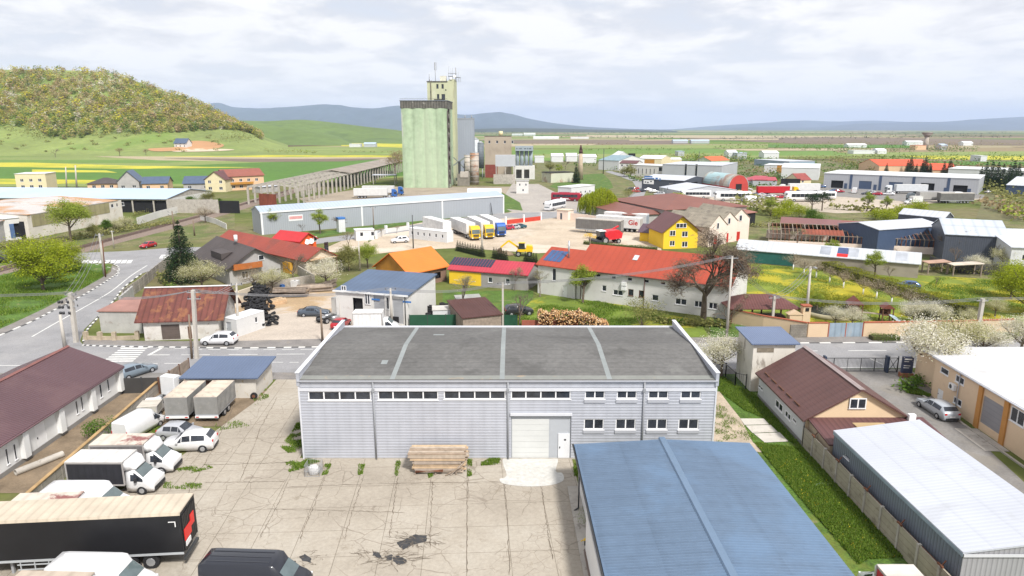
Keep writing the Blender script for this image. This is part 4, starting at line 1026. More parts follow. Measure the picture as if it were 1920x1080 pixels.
def line(pts, w=.15, dash=None, name='road_marking', n=6, z=.052):
 ps = [G(*p) for p in (smooth_line(pts, n) if len(pts) > 2 else pts)]; b = MB(); pos = 0; on = True
 for a, d in zip(ps, ps[1:]):
  L = (d-a).length; t = (d-a)/max(L, 1e-6); r = Vector((-t.y, t.x, 0))*w/2; s = 0
  while s < L-1e-6:
   rem = (dash[0] if on else dash[1])-pos if dash else L
   e = min(L, s+rem)
   if on: p, q = a+t*s+Vector((0,0,z)), a+t*e+Vector((0,0,z)); b.poly([p-r, q-r, q+r, p+r])
   pos += e-s; s = e
   if dash and pos >= (dash[0] if on else dash[1])-1e-6: on = not on; pos = 0
 return tag(b.build(name, white_line), kind='structure')
line([(276,498),(245,518),(205,549),(150,581),(105,606),(60,632)], .22)
line([(340,666),(430,665.5),(560,664.5),(640,664),(960,661)], .16, (3.6, 2.4))
line([(1330,659),(1500,658.7),(1920,656)], .18, (5, 4))
line([(225,652),(300,652.5),(400,656),(560,656),(620,656)], .14, (1.6, .8))
line([(250,682),(340,682),(480,680),(560,680)], .14, (3,.8)); line([(-40,686),(20,686),(60,686)], .16)
line([(1560,690),(1700,689),(1800,688)], .16); line([(1630,672),(1655,684)], .16)
line([(155,491),(185,497),(215,505),(223,512),(219,518)], .16, (1.4,1.2))
for i in range(7):      # zebra crossing at the junction
 y = 654+i*4.0; line([(226-i*5.5, y), (276-i*4.3, y-.4)], .42)
line([(278,667),(305,652)], .4); line([(282,666),(318,666)], .2)
for i in range(9): line([(157+i*10.5, 494), (161+i*10.5, 488)], .9)
for i in range(3): line([(302+i*9, 485), (307+i*9, 478)], .9)
for i, (x, y) in enumerate(((1695,692),(1722,712))): pass
# ------------------------------------------------------------ yards and grounds between the houses
patch('grass_verge', grass_m, [(-60,500),(40,489),(120,494),(205,496),(210,500),(190,522),(165,536),(130,554),(85,578),(30,604),(-60,644)], .03)
patch('scrub_ground', M('scrub_soil', (.15,.14,.06), .95, .35, .2, fine=2.2, fa=.4, stain=((.08,.12,.02), .15, .48, .7)), [(-60,505),(-60,400),(220,420),(330,390),(500,370),(520,395),(440,400),(440,440),(330,455),(160,472),(60,474),(-60,478)], .012)
patch('sandy_yard', sand_yard, [(440,600),(435,560),(500,545),(560,540),(640,540),(640,600),(760,615),(760,636),(600,636),(430,640)], .034)
patch('sandy_yard', M('paved_forecourt', (.44,.38,.32), .92, .12, .3, fine=4), [(600,636),(430,640),(440,612),(510,590),(560,585),(650,600),(760,612),(760,636)], .038)
patch('dirt_yard', dirt_yard, [(690,455),(735,430),(800,415),(880,408),(960,398),(1030,402),(1090,415),(1200,430),(1240,450),(1240,480),(1090,470),(1010,475),(860,465),(760,470),(690,478)], .03)
patch('garden_lawn', lawn_m, [(1080,545),(1200,580),(1310,600),(1330,633),(960,636),(960,600),(1000,560)], .02)
patch('garden_lawn', grass_m, [(830,545),(1000,545),(1000,600),(830,600)], .016)
patch('meadow', meadow_m, [(1360,480),(1480,490),(1560,500),(1700,515),(1990,530),(1990,630),(1500,630),(1400,600),(1360,560)], .024)
patch('scrub_ground', M('scrub_soil', ), [(1330,440),(1500,400),(1650,400),(1990,420),(1990,530),(1700,515),(1480,490),(1360,480)], .014)
patch('coach_park', M('gravel_park', (.42,.36,.29), .95, .12, .05, fine=.6, stain=((.30,.25,.20), .04, .54, .5)), [(1185,372),(1300,362),(1440,355),(1560,350),(1860,372),(1700,385),(1640,398),(1570,400),(1480,392),(1400,388),(1250,378)], .02)
patch('coach_park', asphalt_d, [(1480,362),(1440,348),(1560,345),(1860,366),(1850,372),(1700,378)], .026)
patch('bus_forecourt', M('forecourt', (.34,.31,.28), .92, .12, .06, fine=.8), [(930,392),(960,345),(1010,345),(1060,370),(1130,380),(1110,396),(1060,397),(960,399)], .022)
patch('grass_verge', grass_m, [(940,360),(975,380),(980,395),(930,390)], .028)
patch('grass_verge', grass_m, [(1030,350),(1060,330),(1130,325),(1145,340),(1150,352),(1110,365),(1070,362)], .028)
patch('grass_verge', grass_m, [(560,440),(640,430),(760,414),(870,400),(945,390),(960,397),(870,406),(760,422),(640,438),(560,452)], .03)
patch('dirt_yard', M('trodden_yard', (.30,.25,.19), .95, .2, .1, fine=1), [(560,372),(700,350),(960,350),(930,390),(860,390),(600,395)], .02)
patch('dirt_yard', dirt_yard, [(690,440),(690,470),(640,475),(600,470),(640,452)], .026)
patch('railway_ballast', gravel_m, [(-60,530),(60,502),(200,462),(330,428),(440,398),(520,372),(560,360),(600,350),(590,346),(540,356),(480,372),(420,390),(300,422),(160,458),(-60,515)], .03)
for k, (dx, dy) in enumerate(((0,0),(0,3.4))):
 for e in (0, 1):
  pts_ = [(-60,521+dy+e*3.5),(160,460+dy*.7+e*2.2),(300,424+dy*.5+e*1.6),(420,393+dy*.4+e*1.1),(540,357+dy*.3+e*.7)]
  b = MB(); ps = [G(*p)+Vector((0,0,.2)) for p in pts_]
  for a, d in zip(ps, ps[1:]): b.obox(a, d, .12, .16)
  tag(b.build('railway_rail', M('rail_steel', (.16,.11,.09), .6, .2)), kind='structure')
# fields beyond the town, as strips on the plain
FC = dict(y=M('rapeseed_field', (.45,.41,.035), .95, .15, .02, fine=.3, stain=((.20,.27,.03), .022, .50, .7)), g=M('wheat_field', (.12,.205,.035), .95, .10, .01, fine=.2), d=M('dark_wheat_field', (.075,.165,.02), .95, .12, .01, fine=.2),
 m=M('hill_meadow', (.19,.235,.065), .95, .22, .012, fine=.15, stain=((.12,.20,.03), .01, .52, .6)), b=M('ploughed_field', (.16,.12,.085), .95, .12, .01, fine=.2), t=M('tan_field', (.36,.30,.19), .95, .1, .01, fine=.2), l=M('light_green_field', (.19,.235,.065), .95, .12, .012, fine=.2))
zf = [.05]
def field(k, *pts):
 zf[0] += .012; patch('field', FC[k], pts, zf[0])
field('l', (-80,296),(800,286),(800,330),(500,350),(-80,350))
field('d', (-80,311),(250,314),(480,305),(760,296),(760,330),(500,345),(-80,345))
field('g', (-80,300),(300,300),(500,296),(300,306),(-80,306))
field('y', (-80,305),(60,305),(250,311),(480,314),(250,317),(60,314),(-80,312))
field('y', (-80,334),(180,338),(175,345),(-80,346)); field('y', (60,318),(200,320),(220,324),(60,323))
field('t', (170,293),(430,294),(760,291),(720,299),(480,303),(300,301))
field('b', (300,297),(560,298),(735,297),(640,303),(470,304))
field('y', (300,290.5),(430,291),(735,291.5),(745,295),(480,295),(310,293.5))
field('m', (440,278),(760,274),(770,291),(440,291))
field('y', (640,268),(760,270),(765,277),(640,274)); field('l', (600,262),(780,258),(780,268),(600,268)); field('d', (640,256.5),(780,257),(780,260),(640,260))
field('g', (960,282),(1300,278),(1440,282),(1440,300),(1130,302),(960,302))
field('l', (960,290),(1300,288),(1920,284),(1920,291),(1300,297),(960,296)); field('g', (1380,284),(1560,283),(1600,292),(1380,292))
field('y', (1670,290),(1930,292),(1930,301),(1750,299)); field('l', (1660,287),(1930,287),(1930,293),(1670,292)); field('d', (1640,302),(1930,304),(1930,311),(1640,309))
field('b', (890,263),(1250,262),(1300,270),(1000,272)); field('t', (940,270),(1120,270),(1100,275),(950,275)); field('b', (1250,258),(1600,258),(1920,262),(1920,270),(1500,270)); 
field('t', (1100,253),(1500,255),(1700,256),(1400,259),(1100,258)); field('d', (1440,271),(1720,272),(1740,278),(1440,277)); field('b', (1560,263),(1920,266),(1920,273),(1600,271))
field('t', (1340,279.5),(1640,279),(1660,283),(1400,283)); field('l', (1000,273),(1440,272),(1440,279),(1000,279)); field('t',(1180,262),(1460,260),(1460,262.5),(1180,264))
# scrub beyond the long grey halls
patch('scrub_ground', M('far_scrub', (.15,.14,.065), .95, .35, .03, fine=.5, stain=((.07,.12,.025), .03, .5, .7)), [(1300,302),(1930,302),(1930,330),(1300,330)], .03)
patch('scrub_ground', M('far_scrub'), [(1850,355),(1990,350),(1990,420),(1830,410)], .03)
patch('scrub_ground', M('scrub_soil'), [(960,302),(1440,302),(1440,345),(1200,372),(960,345)], .006)
# ------------------------------------------------------------ hills and mountains
def ridge(name, mat, crest, dist, base_dist, back=1.6, n=6, rough=.05, z0=0, seed=1, rows=14, kind='structure', conc=1.0):
 """relief whose skyline passes these pixels at distance dist, running out to the plain at base_dist"""
 cp = smooth_line(crest, n); rng = np.random.default_rng(seed); V = []; C = len(cp); ph = rng.uniform(0, 6, (6,))
 H_ = [max(ZAT(p[1], dist), 0) for p in cp]; X_ = [AT(p[0], p[1], dist).x for p in cp]
 # the crest turned into height; rows run from the plain over the crest and down behind
 R_ = [i/rows for i in range(rows+1)]+[1+(j+1)/6 for j in range(6)]
 for t in R_:
  for i in range(C):
   y = base_dist+(dist-base_dist)*t if t <= 1 else dist+(dist-base_dist)*(t-1)*back
   x = X_[i]*(y/dist)
   f = (t**conc*(3-2*t**conc)*t**conc) if t <= 1 else max(0, 1-(t-1)**2)
   w = sin(x/dist*60+ph[0]+t*3)+.6*sin(x/dist*140+ph[1]-t*5)+.4*sin(x/dist*290+ph[2]+t*9)
   hgt = H_[i]*f*(y/dist if t <= 1 else 1)*(1+rough*w*(1-abs(2*min(t,1)-1))*2.0)-(3 if t in (R_[0], R_[-1]) else 0)
   V.append((x, y, z0+hgt))
 b = MB(); b.v = V
 for r in range(len(R_)-1):
  for i in range(C-1): b.face((r*C+i, r*C+i+1, (r+1)*C+i+1, (r+1)*C+i), 0, True)
 return tag(b.build(name, mat), kind=kind), cp
mt_m = M('mountain_slope', (.06,.08,.095), .95, .3, .0006, fine=.004)
mt2_m = M('far_mountain_slope', (.06,.075,.10), .95, .25, .0006, fine=.004)
ridge('mountain', mt_m, [(330,215),(400,193),(440,201),(500,203),(560,199),(610,195.5),(650,200),(700,203),(750,198),(800,204),(850,213),(880,215),(915,211.5),(940,211),(965,215),(990,222),(1040,231),(1100,237.5),(1180,241.5),(1260,243.5)], 12500, 8500, rough=.09, seed=3, rows=20, n=8)
ridge('mountain', mt2_m, [(1330,243),(1400,238.5),(1470,239),(1540,238),(1600,232.5),(1650,231),(1700,228.5),(1760,228.5),(1800,226),(1850,222.5),(1900,220),(1960,217),(2060,214)], 14500, 10500, rough=.07, seed=5, n=8)
ridge('mountain', mt2_m, [(1250,243.5),(1340,236),(1420,231),(1500,226),(1570,228),(1640,226),(1720,230),(1800,236)], 18000, 14500, rough=.05, seed=6, n=6)
ridge('hill', M('dark_ridge', (.035,.045,.03), .95, .3, .004), [(850,247.6),(860,243.5),(940,240.5),(1030,241),(1120,243),(1250,245.6),(1270,247.8)], 6500, 5200, rough=.03, seed=8)
ridge('hill', M('green_hill', (.115,.17,.045), .95, .2, .004, fine=.05, stain=((.055,.09,.03), .004, .52, .6)), [(395,232),(440,226),(500,227),(560,224.5),(600,227),(650,233),(700,239),(745,244),(775,250),(800,262)], 1900, 1350, rough=.05, seed=9, n=8)
ridge('hill', M('green_hill'), [(440,236),(480,231),(520,236),(570,243),(610,250),(640,258),(660,267)], 1450, 1180, rough=.03, seed=12)
hill_o, hill_c = ridge('hill', FC['m'], [(-140,140),(-60,134),(0,131),(60,131),(130,132),(200,136),(260,154),(320,175),(370,192),(400,207),(440,228),(475,247),(505,262),(540,274)], 1120, 700, rough=.035, seed=10, rows=40, n=8, conc=1.15)
# bare diggings and a house plot on its foot are laid on the slope further below
from mathutils.bvhtree import BVHTree
hm = hill_o.data; HB = BVHTree.FromPolygons([v.co for v in hm.vertices], [p.vertices[:] for p in hm.polygons])
def on_hill(px, py):
 """where this pixel's ray meets the hill (or the plain before it)"""
 d = Vector(_ray(px, py)).normalized(); h = HB.ray_cast(Vector((0,0,CAM_H)), d)
 return h[0] if h[0] is not None else G(px, py)
# ============================================================ NEAR BUILDINGS
grey_rib = M('grey_cladding', (.43,.445,.495), .45, .06, .25, metal=.15, rib=(0,1.05,.05), fine=.8, fa=.04, stain=((.40,.41,.45), .5, .58, .4))
grey_flat = M('grey_flashing', (.42,.43,.47), .45, .06, .5, metal=.15)
grey_light = M('light_flashing', (.58,.59,.63), .4, .05)
bitumen = M('bitumen_roof', (.125,.122,.118), .93, .16, .15, rows=(1, 1.0, .22), fine=2.2, stain=((.075,.073,.07), .22, .55, .55), stain2=((.20,.20,.19), .18, .60, .6))
patch_m = M('roofing_strip', (.24,.26,.26), .85, .12, .7)
# ------------------------------------------------------------ the grey warehouse
def warehouse():
 X0, X1, Y0, Y1, EH = -18.1, 17.35, 54.45, 70.4, 7.2
 p = thing('warehouse', 'long pale grey corrugated warehouse with grey felt roof between raised end parapets', 'warehouse', (X0, Y0, 0))
 W_, D = X1-X0, Y1-Y0; o = Vector((X0, Y0, 0)); U = Vector((1,0,0)); N = Vector((0,-1,0))
 R = lambda r: (lambda a, b: (min(a[0],b[0]), min(a[1],b[1]), abs(b[0]-a[0]), abs(a[1]-b[1])))(on_plane(r[0], r[1], o, U, N), on_plane(r[2], r[3], o, U, N))
 groups = [R((577,733.5,696,751)), R((708,732.5,822,750)), R((832,731.5,948,749)), R((958,731,1070,748.5))]
 small = [R((a, 729.5, a+37, 748)) for a in (1097, 1157, 1216, 1277)]+[R((a, 785.5, a+37, 805.5)) for a in (1095, 1154.5, 1213.5, 1272.5)]
 bay = R((958, 779, 1070, 856)); bay = (bay[0], 0, bay[2], bay[1]+bay[3])
 b = MB(); fillwall(b, (0,0,0), (1,0,0), (0,-1,0), W_, EH, groups+small+[bay], .16, .26)
 b.build('front_wall', grey_rib, p)
 b = MB(); fillwall(b, (W_,0,0), (0,1,0), (1,0,0), D, EH, [], .1, .26); fillwall(b, (0,D,0), (0,-1,0), (-1,0,0), D, EH, [], .1, .26); fillwall(b, (W_,D,0), (-1,0,0), (0,1,0), W_, EH-.15, [], .1)
 b.build('side_wall', grey_rib, p)
 # roof: shallow ridge along the middle
 pr = [(-.12, EH+.0), (D/2, EH+.55), (D+.1, EH-.1), (D+.1, EH+.02), (D/2, EH+.70), (-.12, EH+.13)]
 b = MB().prism(pr, .12, W_-.12, 'x'); rf = b.build('roof', bitumen, p)
 def rz_(y): return EH+.13+(.57)*(y+.12)/(D/2+.12) if y < D/2 else EH+.70-(.68)*(y-D/2)/(D/2+.1)
 for x0 in (7.75, 17.05, 26.15):      # lighter strips over the joints of the roof
  b = MB()
  for y0, y1 in zip(np.linspace(0, D, 9)[:-1], np.linspace(0, D, 9)[1:]):
   b.poly([(x0, y0, rz_(y0)+.012), (x0+.42, y0, rz_(y0)+.012), (x0+.42, y1, rz_(y1)+.012), (x0, y1, rz_(y1)+.012)])
  b.build('roof_strip', patch_m, rf)
 for x0, y0, w, d in ((10.1, 11.9, 1.1, .5), (6.4, 3.2, .55, .9)):
  MB().poly([(x0,y0,rz_(y0)+.014),(x0+w,y0,rz_(y0)+.014),(x0+w,y0+d,rz_(y0+d)+.014),(x0,y0+d,rz_(y0+d)+.014)]).build('roof_patch', patch_m, rf)
 MB().poly([(.14,0,rz_(0)+.01),(W_-.14,0,rz_(0)+.01),(W_-.14,.8,rz_(.8)+.01),(.14,.8,rz_(.8)+.01)]).build('eaves_sheet', M('eaves_felt', (.21,.215,.20), .9, .12, .8, stain=((.36,.27,.18), .55, .60, .8)), rf)
 MB().box(.1, W_-.1, D-.1, D+.16, EH-.1, EH+.16).build('rear_flashing', grey_light, rf)
 for x0, x1, nm in ((-.12, .14, 'parapet'), (W_-.14, W_+.12, 'parapet')):
  q = MB(); fillwall(q, (x0, -.12, EH-.4), (0,1,0), (-1,0,0), D+.24, 1.15, [], .1, .2); fillwall(q, (x1, -.12, EH-.4), (0,1,0), (1,0,0), D+.24, 1.15, [], .1, .2)
  q.box(x0, x1, -.13, -.12, EH-.4, EH+.75).box(x0, x1, D+.12, D+.13, EH-.4, EH+.75); pp = q.build(nm, grey_rib, p)
  MB().box(x0-.06, x1+.06, -.18, D+.18, EH+.752, EH+.82).build('coping', grey_light, pp)
 MB().box(-.06, W_+.06, -.20, -.05, EH-.02, EH+.10).build('gutter', grey_flat, p)
 MB().box(-.02, W_+.02, -.075, -.048, EH-.9, EH-.62).build('flashing_band', grey_light, p)
 MB().box(bay[0]-.05, bay[0]+bay[2]+.05, -.16, -.05, bay[3]+.02, bay[3]+.26).build('door_canopy', grey_light, p)
 for x0 in (-.05, W_-.08): MB().box(x0, x0+.13, -.07, .02, 0, EH-.05).build('corner_trim', grey_light, p)
 for px_ in (701.5, 952.5, 1206.5):
  x = on_plane(px_, 760, o, U, N)[0]
  d = MB().cyl((x,-.12,.05), (x,-.12,EH-.05), .07, n=8); d.box(x-.11, x+.11, -.22, -.05, EH-.95, EH-.65); d.build('downpipe', M('pipe_grey', (.27,.28,.30), .5, .1), p)
 for g in groups: opening('window', p, (0,0,0), U, N, *g, rec=.1, div=4)
 cur = M('pale_curtain', (.45,.42,.36), .8, .15); cur2 = M('tan_curtain', (.48,.33,.17), .8, .1)
 for i, g in enumerate(small):
  f = opening('window', p, (0,0,0), U, N, *g, rec=.12, div=2)
  if i in (4, 5):
   c = MB(); 
   if i == 4: c.box(g[0]+.38, g[0]+g[2]/2-.08, .102, .106, g[1]+.1, g[1]+g[3]-.1).box(g[0]+g[2]/2+.08, g[0]+g[2]-.75, .102, .106, g[1]+.1, g[1]+g[3]-.1)
   else: c.box(g[0]+.2, g[0]+g[2]/2-.08, .102, .106, g[1]+.1, g[1]+g[3]-.1).box(g[0]+g[2]/2+.08, g[0]+g[2]-.4, .102, .106, g[1]+.1, g[1]+g[3]-.1)
   c.build('curtain', cur if i == 4 else cur2, f)
  MB().box(g[0]-.05, g[0]+g[2]+.05, -.10, -.046, g[1]-.32, g[1]-.06).build('sill_flashing', grey_flat, f)
 # the bay: smooth panel, roller door and side door
 b = MB().box(bay[0], bay[0]+bay[2], .16, .22, 0, bay[3]); b.build('bay_panel', M('smooth_panel', (.40,.42,.45), .5, .05, .5), p)
 g = R((960, 787, 1029, 852)); g = (g[0], .02, g[2], g[1]+g[3])
 gd = MB(); n = 7
 for i in range(n): z0 = g[1]+g[3]*i/n; gd.box(g[0], g[0]+g[2], .10, .15, z0+.012, z0+g[3]/n-.012)
 gd.box(g[0], g[0]+g[2], .12, .155, g[1], g[1]+g[3]); gd.build('garage_door', M('roller_white', (.56,.57,.56), .45, .04), p)
 g = R((1047, 814, 1068, 853)); dr = MB().box(g[0], g[0]+g[2], .08, .15, .06, g[1]+g[3]).build('door', M('door_white', (.66,.67,.69), .45, .04), p)
 MB().box(g[0]+.1, g[0]+.18, .03, .08, 1.0, 1.15).build('handle', black_plastic, dr); MB().box(g[0]+.5, g[0]+.68, .07, .079, 1.7, 1.85).build('door_label', black_plastic, dr)
 MB().box(0, W_, -.03, .0, -.05, .12).build('plinth', concrete_m, p)
 return p
warehouse()
# ------------------------------------------------------------ low blue-roofed hall
blue_roof = M('blue_roof_sheet', (.105,.155,.23), .45, .10, .12, metal=.1, rib=(0,1.1,.08), rows=(1,3.3,.12), fine=1.5, fa=.06, stain=((.13,.21,.33), .08, .48, .5))
def sheet_roof(p, W_, D, h, rise, over, mat, pitch=.25, along='x', amp=.016, name='roof', seg=1):
 """profiled sheet roof: gable along y, ribs running down the slopes, real relief"""
 b = MB(); n = int((D+2*over)/pitch); half = W_/2; s = rise/half
 prof = []
 for i in range(n):
  y = -over+i*pitch; prof += [(y, 0), (y+pitch*.55, 0), (y+pitch*.68, amp), (y+pitch*.87, amp)]
 prof.append((-over+n*pitch, 0))
 for xa, za, xb, zb in ((-over, h-over*s, half, h+rise), (half, h+rise, W_+over, h-over*s)):
  k = b.pts([(xa, y, za+z+.1) for y, z in prof]+[(xb, y, zb+z+.1) for y, z in prof]); m = len(prof)
  for i in range(m-1): b.face((k+i, k+m+i, k+m+i+1, k+i+1)[::-1])
 b.prism([(-over, h-over*s), (half, h+rise), (W_+over, h-over*s), (W_+over, h-over*s+.08), (half, h+rise+.08), (-over, h-over*s+.08)], -over, -over+n*pitch, 'y')
 return b.build(name, mat, p)
def blue_hall():
 loc = (5.5, 10.0); D = 39.9; W_ = 13.3; h = 3.45; rz = radians(.9)
 p = thing('low_hall', 'low white hall under a broad blue corrugated roof with a raised ridge', 'building', (5.95, 10.0, 0), rz)
 wm = M('hall_white_wall', (.66,.66,.65), .8, .06, .5, stain=((.45,.43,.40), .8, .62, .4)); b = MB()
 hol = [(1.6, 1.3, 1.1, 1.3), (4.1, 1.3, 1.1, 1.3)]
 for o, u, n, L, hs in (((0,0,0),(1,0,0),(0,-1,0),W_,[]), ((W_,0,0),(0,1,0),(1,0,0),D,[]), ((W_,D,0),(-1,0,0),(0,1,0),W_,[]), ((0,D,0),(0,-1,0),(-1,0,0),D,hol)): fillwall(b, o, u, n, L, h, hs)
 b.poly([(0,0,h),(W_,0,h),(W_/2,0,h+.35)]); b.poly([(W_,D,h),(0,D,h),(W_/2,D,h+.35)]); b.build('wall', wm, p)
 for x, z, w, hh in hol: opening('window', p, (0,D,0), Vector((0,-1,0)), Vector((-1,0,0)), x, z, w, hh)
 rf = sheet_roof(p, W_, D, h, .35, .38, blue_roof, .27)
 MB().prism([(W_/2-.3, h+.35+.10), (W_/2+.3, h+.35+.10), (W_/2+.22, h+.35+.22), (W_/2-.22, h+.35+.22)], -.4, D+.4, 'y').build('ridge_cap', M('ridge_blue', (.125,.185,.27), .4, .05), rf)
 MB().cyl((-.45,-.3,h-.03), (-.45,D+.38,h-.03), .075, n=6).build('gutter', steel_dark, p)
 MB().cyl((-.4,D-3.8,.3), (-.4,D-3.8,h-.05), .06, n=6).cyl((-.4,D-3.8,.3), (-.75,D-3.9,.12), .06, n=6).build('downpipe', steel_dark, p)
 MB().box(-.9, -.02, 20, D-.3, 0, .16).build('kerb_strip', concrete_m, p)
 MB().box(-.55, 0, 24, 30.6, 0, h-.2).build('porch_wall', wm, p)
 MB().box(-.62, -.552, 24, 30.7, 0, .5).build('porch_plinth', M('plinth_brown', (.16,.12,.10), .9, .1), p)
blue_hall()
# ------------------------------------------------------------ dark ribbed shed under a white roof
white_roof = M('white_roof_sheet', (.46,.48,.53), .45, .06, .2, rib=(0, .35, .06), rows=(1,2.2,.07), stain=((.38,.39,.41), .3, .56, .5))
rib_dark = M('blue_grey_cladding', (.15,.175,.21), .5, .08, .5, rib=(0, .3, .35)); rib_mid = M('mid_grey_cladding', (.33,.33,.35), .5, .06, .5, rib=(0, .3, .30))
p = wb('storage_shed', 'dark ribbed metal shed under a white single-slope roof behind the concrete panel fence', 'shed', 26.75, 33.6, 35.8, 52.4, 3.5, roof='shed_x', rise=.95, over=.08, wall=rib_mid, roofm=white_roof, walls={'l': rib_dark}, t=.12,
 opens=[PX('window', 'l', (1583,850,1592,864), div=1)])
MB().box(-.11, -.085, -.06, 16.6, 3.30, 3.52).build('edge_trim', M('blue_grey_trim', (.24,.30,.35), .5), p)
MB().box(-.03, 6.9, -.11, -.085, 3.3, 3.5).build('front_trim', grey_light, p)
# ------------------------------------------------------------ brown-roofed house, its lean-to and the old tower
brown_tile = M('brown_sheet_tile', (.105,.048,.042), .5, .12, .25, rows=(1, .36, .28), rib=(0, 1.1, .12))
brown_plain = M('brown_roof_sheet', (.11,.05,.05), .55, .12, .25, rib=(0, .5, .3))
cream = M('cream_render', (.66,.50,.33), .85, .06, .4); pale_wall = M('pale_render', (.50,.51,.52), .85, .08, .4, stain=((.36,.36,.35), .9, .6, .4))
plinth_g = M('plinth_grey', (.22,.21,.20), .9, .15)
hp = wb('brown_roof_house', 'low house with brown metal-tile gable roof and cream gable beside the old tower', 'house', 26.25, 35.5, 56.8, 68.4, 2.75, roof='gable_y', rise=2.75, over=.35, rec=.05, wall=cream, walls={'l': pale_wall}, roofm=brown_tile,
 opens=[PX('window','l',(1423,720,1430,733),div=2), PX('window','l',(1455,747,1467,775),div=2), PX('window','l',(1473,768,1482,790)), PX('window','l',(1487,782,1493,795)), PX('window','f',(1593,746,1622,766),div=2)],
 plinth=(.45, plinth_g), ridge=M('ridge_pale', (.33,.27,.26), .5))
sg = MB()
for i in range(5): sg.obox((.25, 2.0+i*1.9, 3.12), (.25, 3.2+i*1.9, 3.12), .10, .12)
sg.build('snow_guard', wood_dark, hp)
MB().box(8.9, 9.5, -.62, -.25, 2.8, 3.35).build('wall_unit', white_paint, hp)
downpipe(hp, -.1, -.12, 0, 2.6, .05, steel_dark)
lp = wb('lean_to', 'brown sheet-roofed lean-to between the brown house and the white-roofed shed', 'lean-to', 26.55, 36.6, 52.55, 56.7, 2.25, roof='shed', rise=.45, over=.15, wall=M('weathered_cream', (.42,.34,.24), .9, .15, .8), roofm=brown_plain)
MB().box(3.4, 6.2, 2.2, 3.3, 2.72, 2.78).build('loose_board', M('tan_board', (.42,.31,.17), .8, .1), lp)
old_white = M('flaking_plaster', (.60,.57,.52), .9, .12, .5, stain=((.22,.19,.16), .9, .57, .8), stain2=((.40,.30,.20), .6, .60, .6), streak=.35)
blue_sheet = M('blue_grey_sheet', (.13,.17,.27), .45, .08, .3, rib=(0, .22, .28))
tp = wb('electric_tower', 'narrow old white tower with flaking plaster and blue sheet roof', 'tower', 26.0, 30.5, 70.1, 75.0, 5.45, roof='shed', rise=.25, over=.35, wall=old_white, roofm=blue_sheet)
MB().box(.4, 2.2, -.03, -.001, 4.5, 5.0).build('bare_patch', M('bare_render', (.20,.17,.13), .9, .3, 3), tp)
# ------------------------------------------------------------ beige commercial building
beige = M('beige_render', (.68,.52,.36), .85, .05, .5, stain=((.50,.37,.25), .7, .62, .5)); orange_p = M('orange_render', (.50,.24,.07), .85, .06)
bw = Vector((44.4-45.05, 55.22-68.9, 0)).normalized()
white_flat = M('white_membrane', (.52,.52,.53), .6, .06, .3, rib=(0, 1.0, .05), stain=((.42,.41,.39), .35, .56, .5))
bp = bldg('beige_building', 'two-storey beige building with white roof, orange piers and grey garage door', 'building', (45.05, 68.9), atan2(bw.y, bw.x), 26, 15, 4.35, roof='shed', rise=.35, over=.25, wall=beige, roofm=white_flat, rec=.06,
 opens=[PX('window','f',(1765,686,1778,706),div=1), PX('window','f',(1793,701,1807,724),div=1), PX('window','f',(1789,742,1802,764),div=2), PX('door','f',(1759,727,1766,753)), PX('garage','f',(1845.5,741,1884,822), pane=M('garage_grey', (.27,.27,.29), .5, .05, rows=(1,.5,.2))), PX('window','f',(1897.5,760,1919,803),div=2)], gutter=grey_light)
for px_ in (1832, 1885):
 x = on_plane(px_, 790, Vector((45.05,68.9,0)), bw, Vector((-bw.y*-1, bw.x*-1, 0)))[0]; MB().box(x-.3, x+.3, -.16, -.002, 0, 4.3).build('pier', orange_p, bp)
a = on_plane(1790, 725, Vector((45.05,68.9,0)), bw, Vector((bw.y, -bw.x, 0))); ac = MB().box(a[0]-.45, a[0]+.45, -.36, -.06, a[1]-.3, a[1]+.3).build('air_conditioner', white_paint, bp)
MB().cyl((a[0]-.1, -.37, a[1]), (a[0]-.1, -.361, a[1]), .22, n=14).build('fan_grille', steel_dark, ac)
downpipe(bp, 4.6, -.12, 0, 4.2, .06, grey_flat); downpipe(bp, 16.2, -.12, 0, 4.2, .06, grey_flat)
MB().box(16.0-7.6, 16.4-3.3, -2.3, -.17, 0, .06).build('door_slab', concrete_m, bp)
MB().box(-.6, 22, -1.0, -.8, 0, .14).build('kerb_strip', concrete_m, bp)
wb('annex', 'low annex with a flat white roof behind the beige building', 'annex', 46.3, 60.2, 69.6, 74.2, 3.6, roof='flat', over=.1, wall=beige, roofm=white_flat)
# ------------------------------------------------------------ long building with purple-brown roof
lw = M('lime_white_wall', (.70,.70,.69), .85, .05, .4, stain=((.48,.46,.42), .5, .62, .5))
violet_roof = M('purple_brown_sheet', (.105,.055,.062), .5, .10, .15, rib=(0, .30, .38), stain=((.14,.08,.08), .1, .55, .4))
A_, B_ = Vector((-41.5, 30, 0)), Vector((-42.35, 69.5, 0)); ub = (B_-A_).normalized()
lb = bldg('long_white_building', 'long low white building with purple-brown corrugated gable roof and grey plinth', 'building', (A_.x, A_.y), atan2(ub.y, ub.x), (B_-A_).length, 10.4, 3.1, roof='gable_x', rise=2.1, over=.5, wall=lw, roofm=violet_roof,
 opens=[PX('window','f',(199.5,712,206,732)), PX('window','f',(185,722,192.5,744)), PX('window','f',(150,745,157,768)), PX('window','f',(140.5,753,147.5,775)), PX('window','f',(23.5,834,33,860)), PX('window','f',(8.5,843,18,869)), PX('door','f',(64,800,90,832), pane=white_paint)],
 rec=.04, gable=.35, ridge=M('ridge_red_brown', (.20,.085,.075), .6), gutter=M('gutter_plum', (.16,.09,.10), .5))
nb = Vector((ub.y, -ub.x, 0))
for px_, py_ in ((172,765), (114,812), (47,862), (225,735)):
 x = on_plane(px_, py_, A_, ub, nb)[0]; MB().box(x-.35, x+.35, -.42, -.002, .45, 2.98).build('pier', lw, lb)
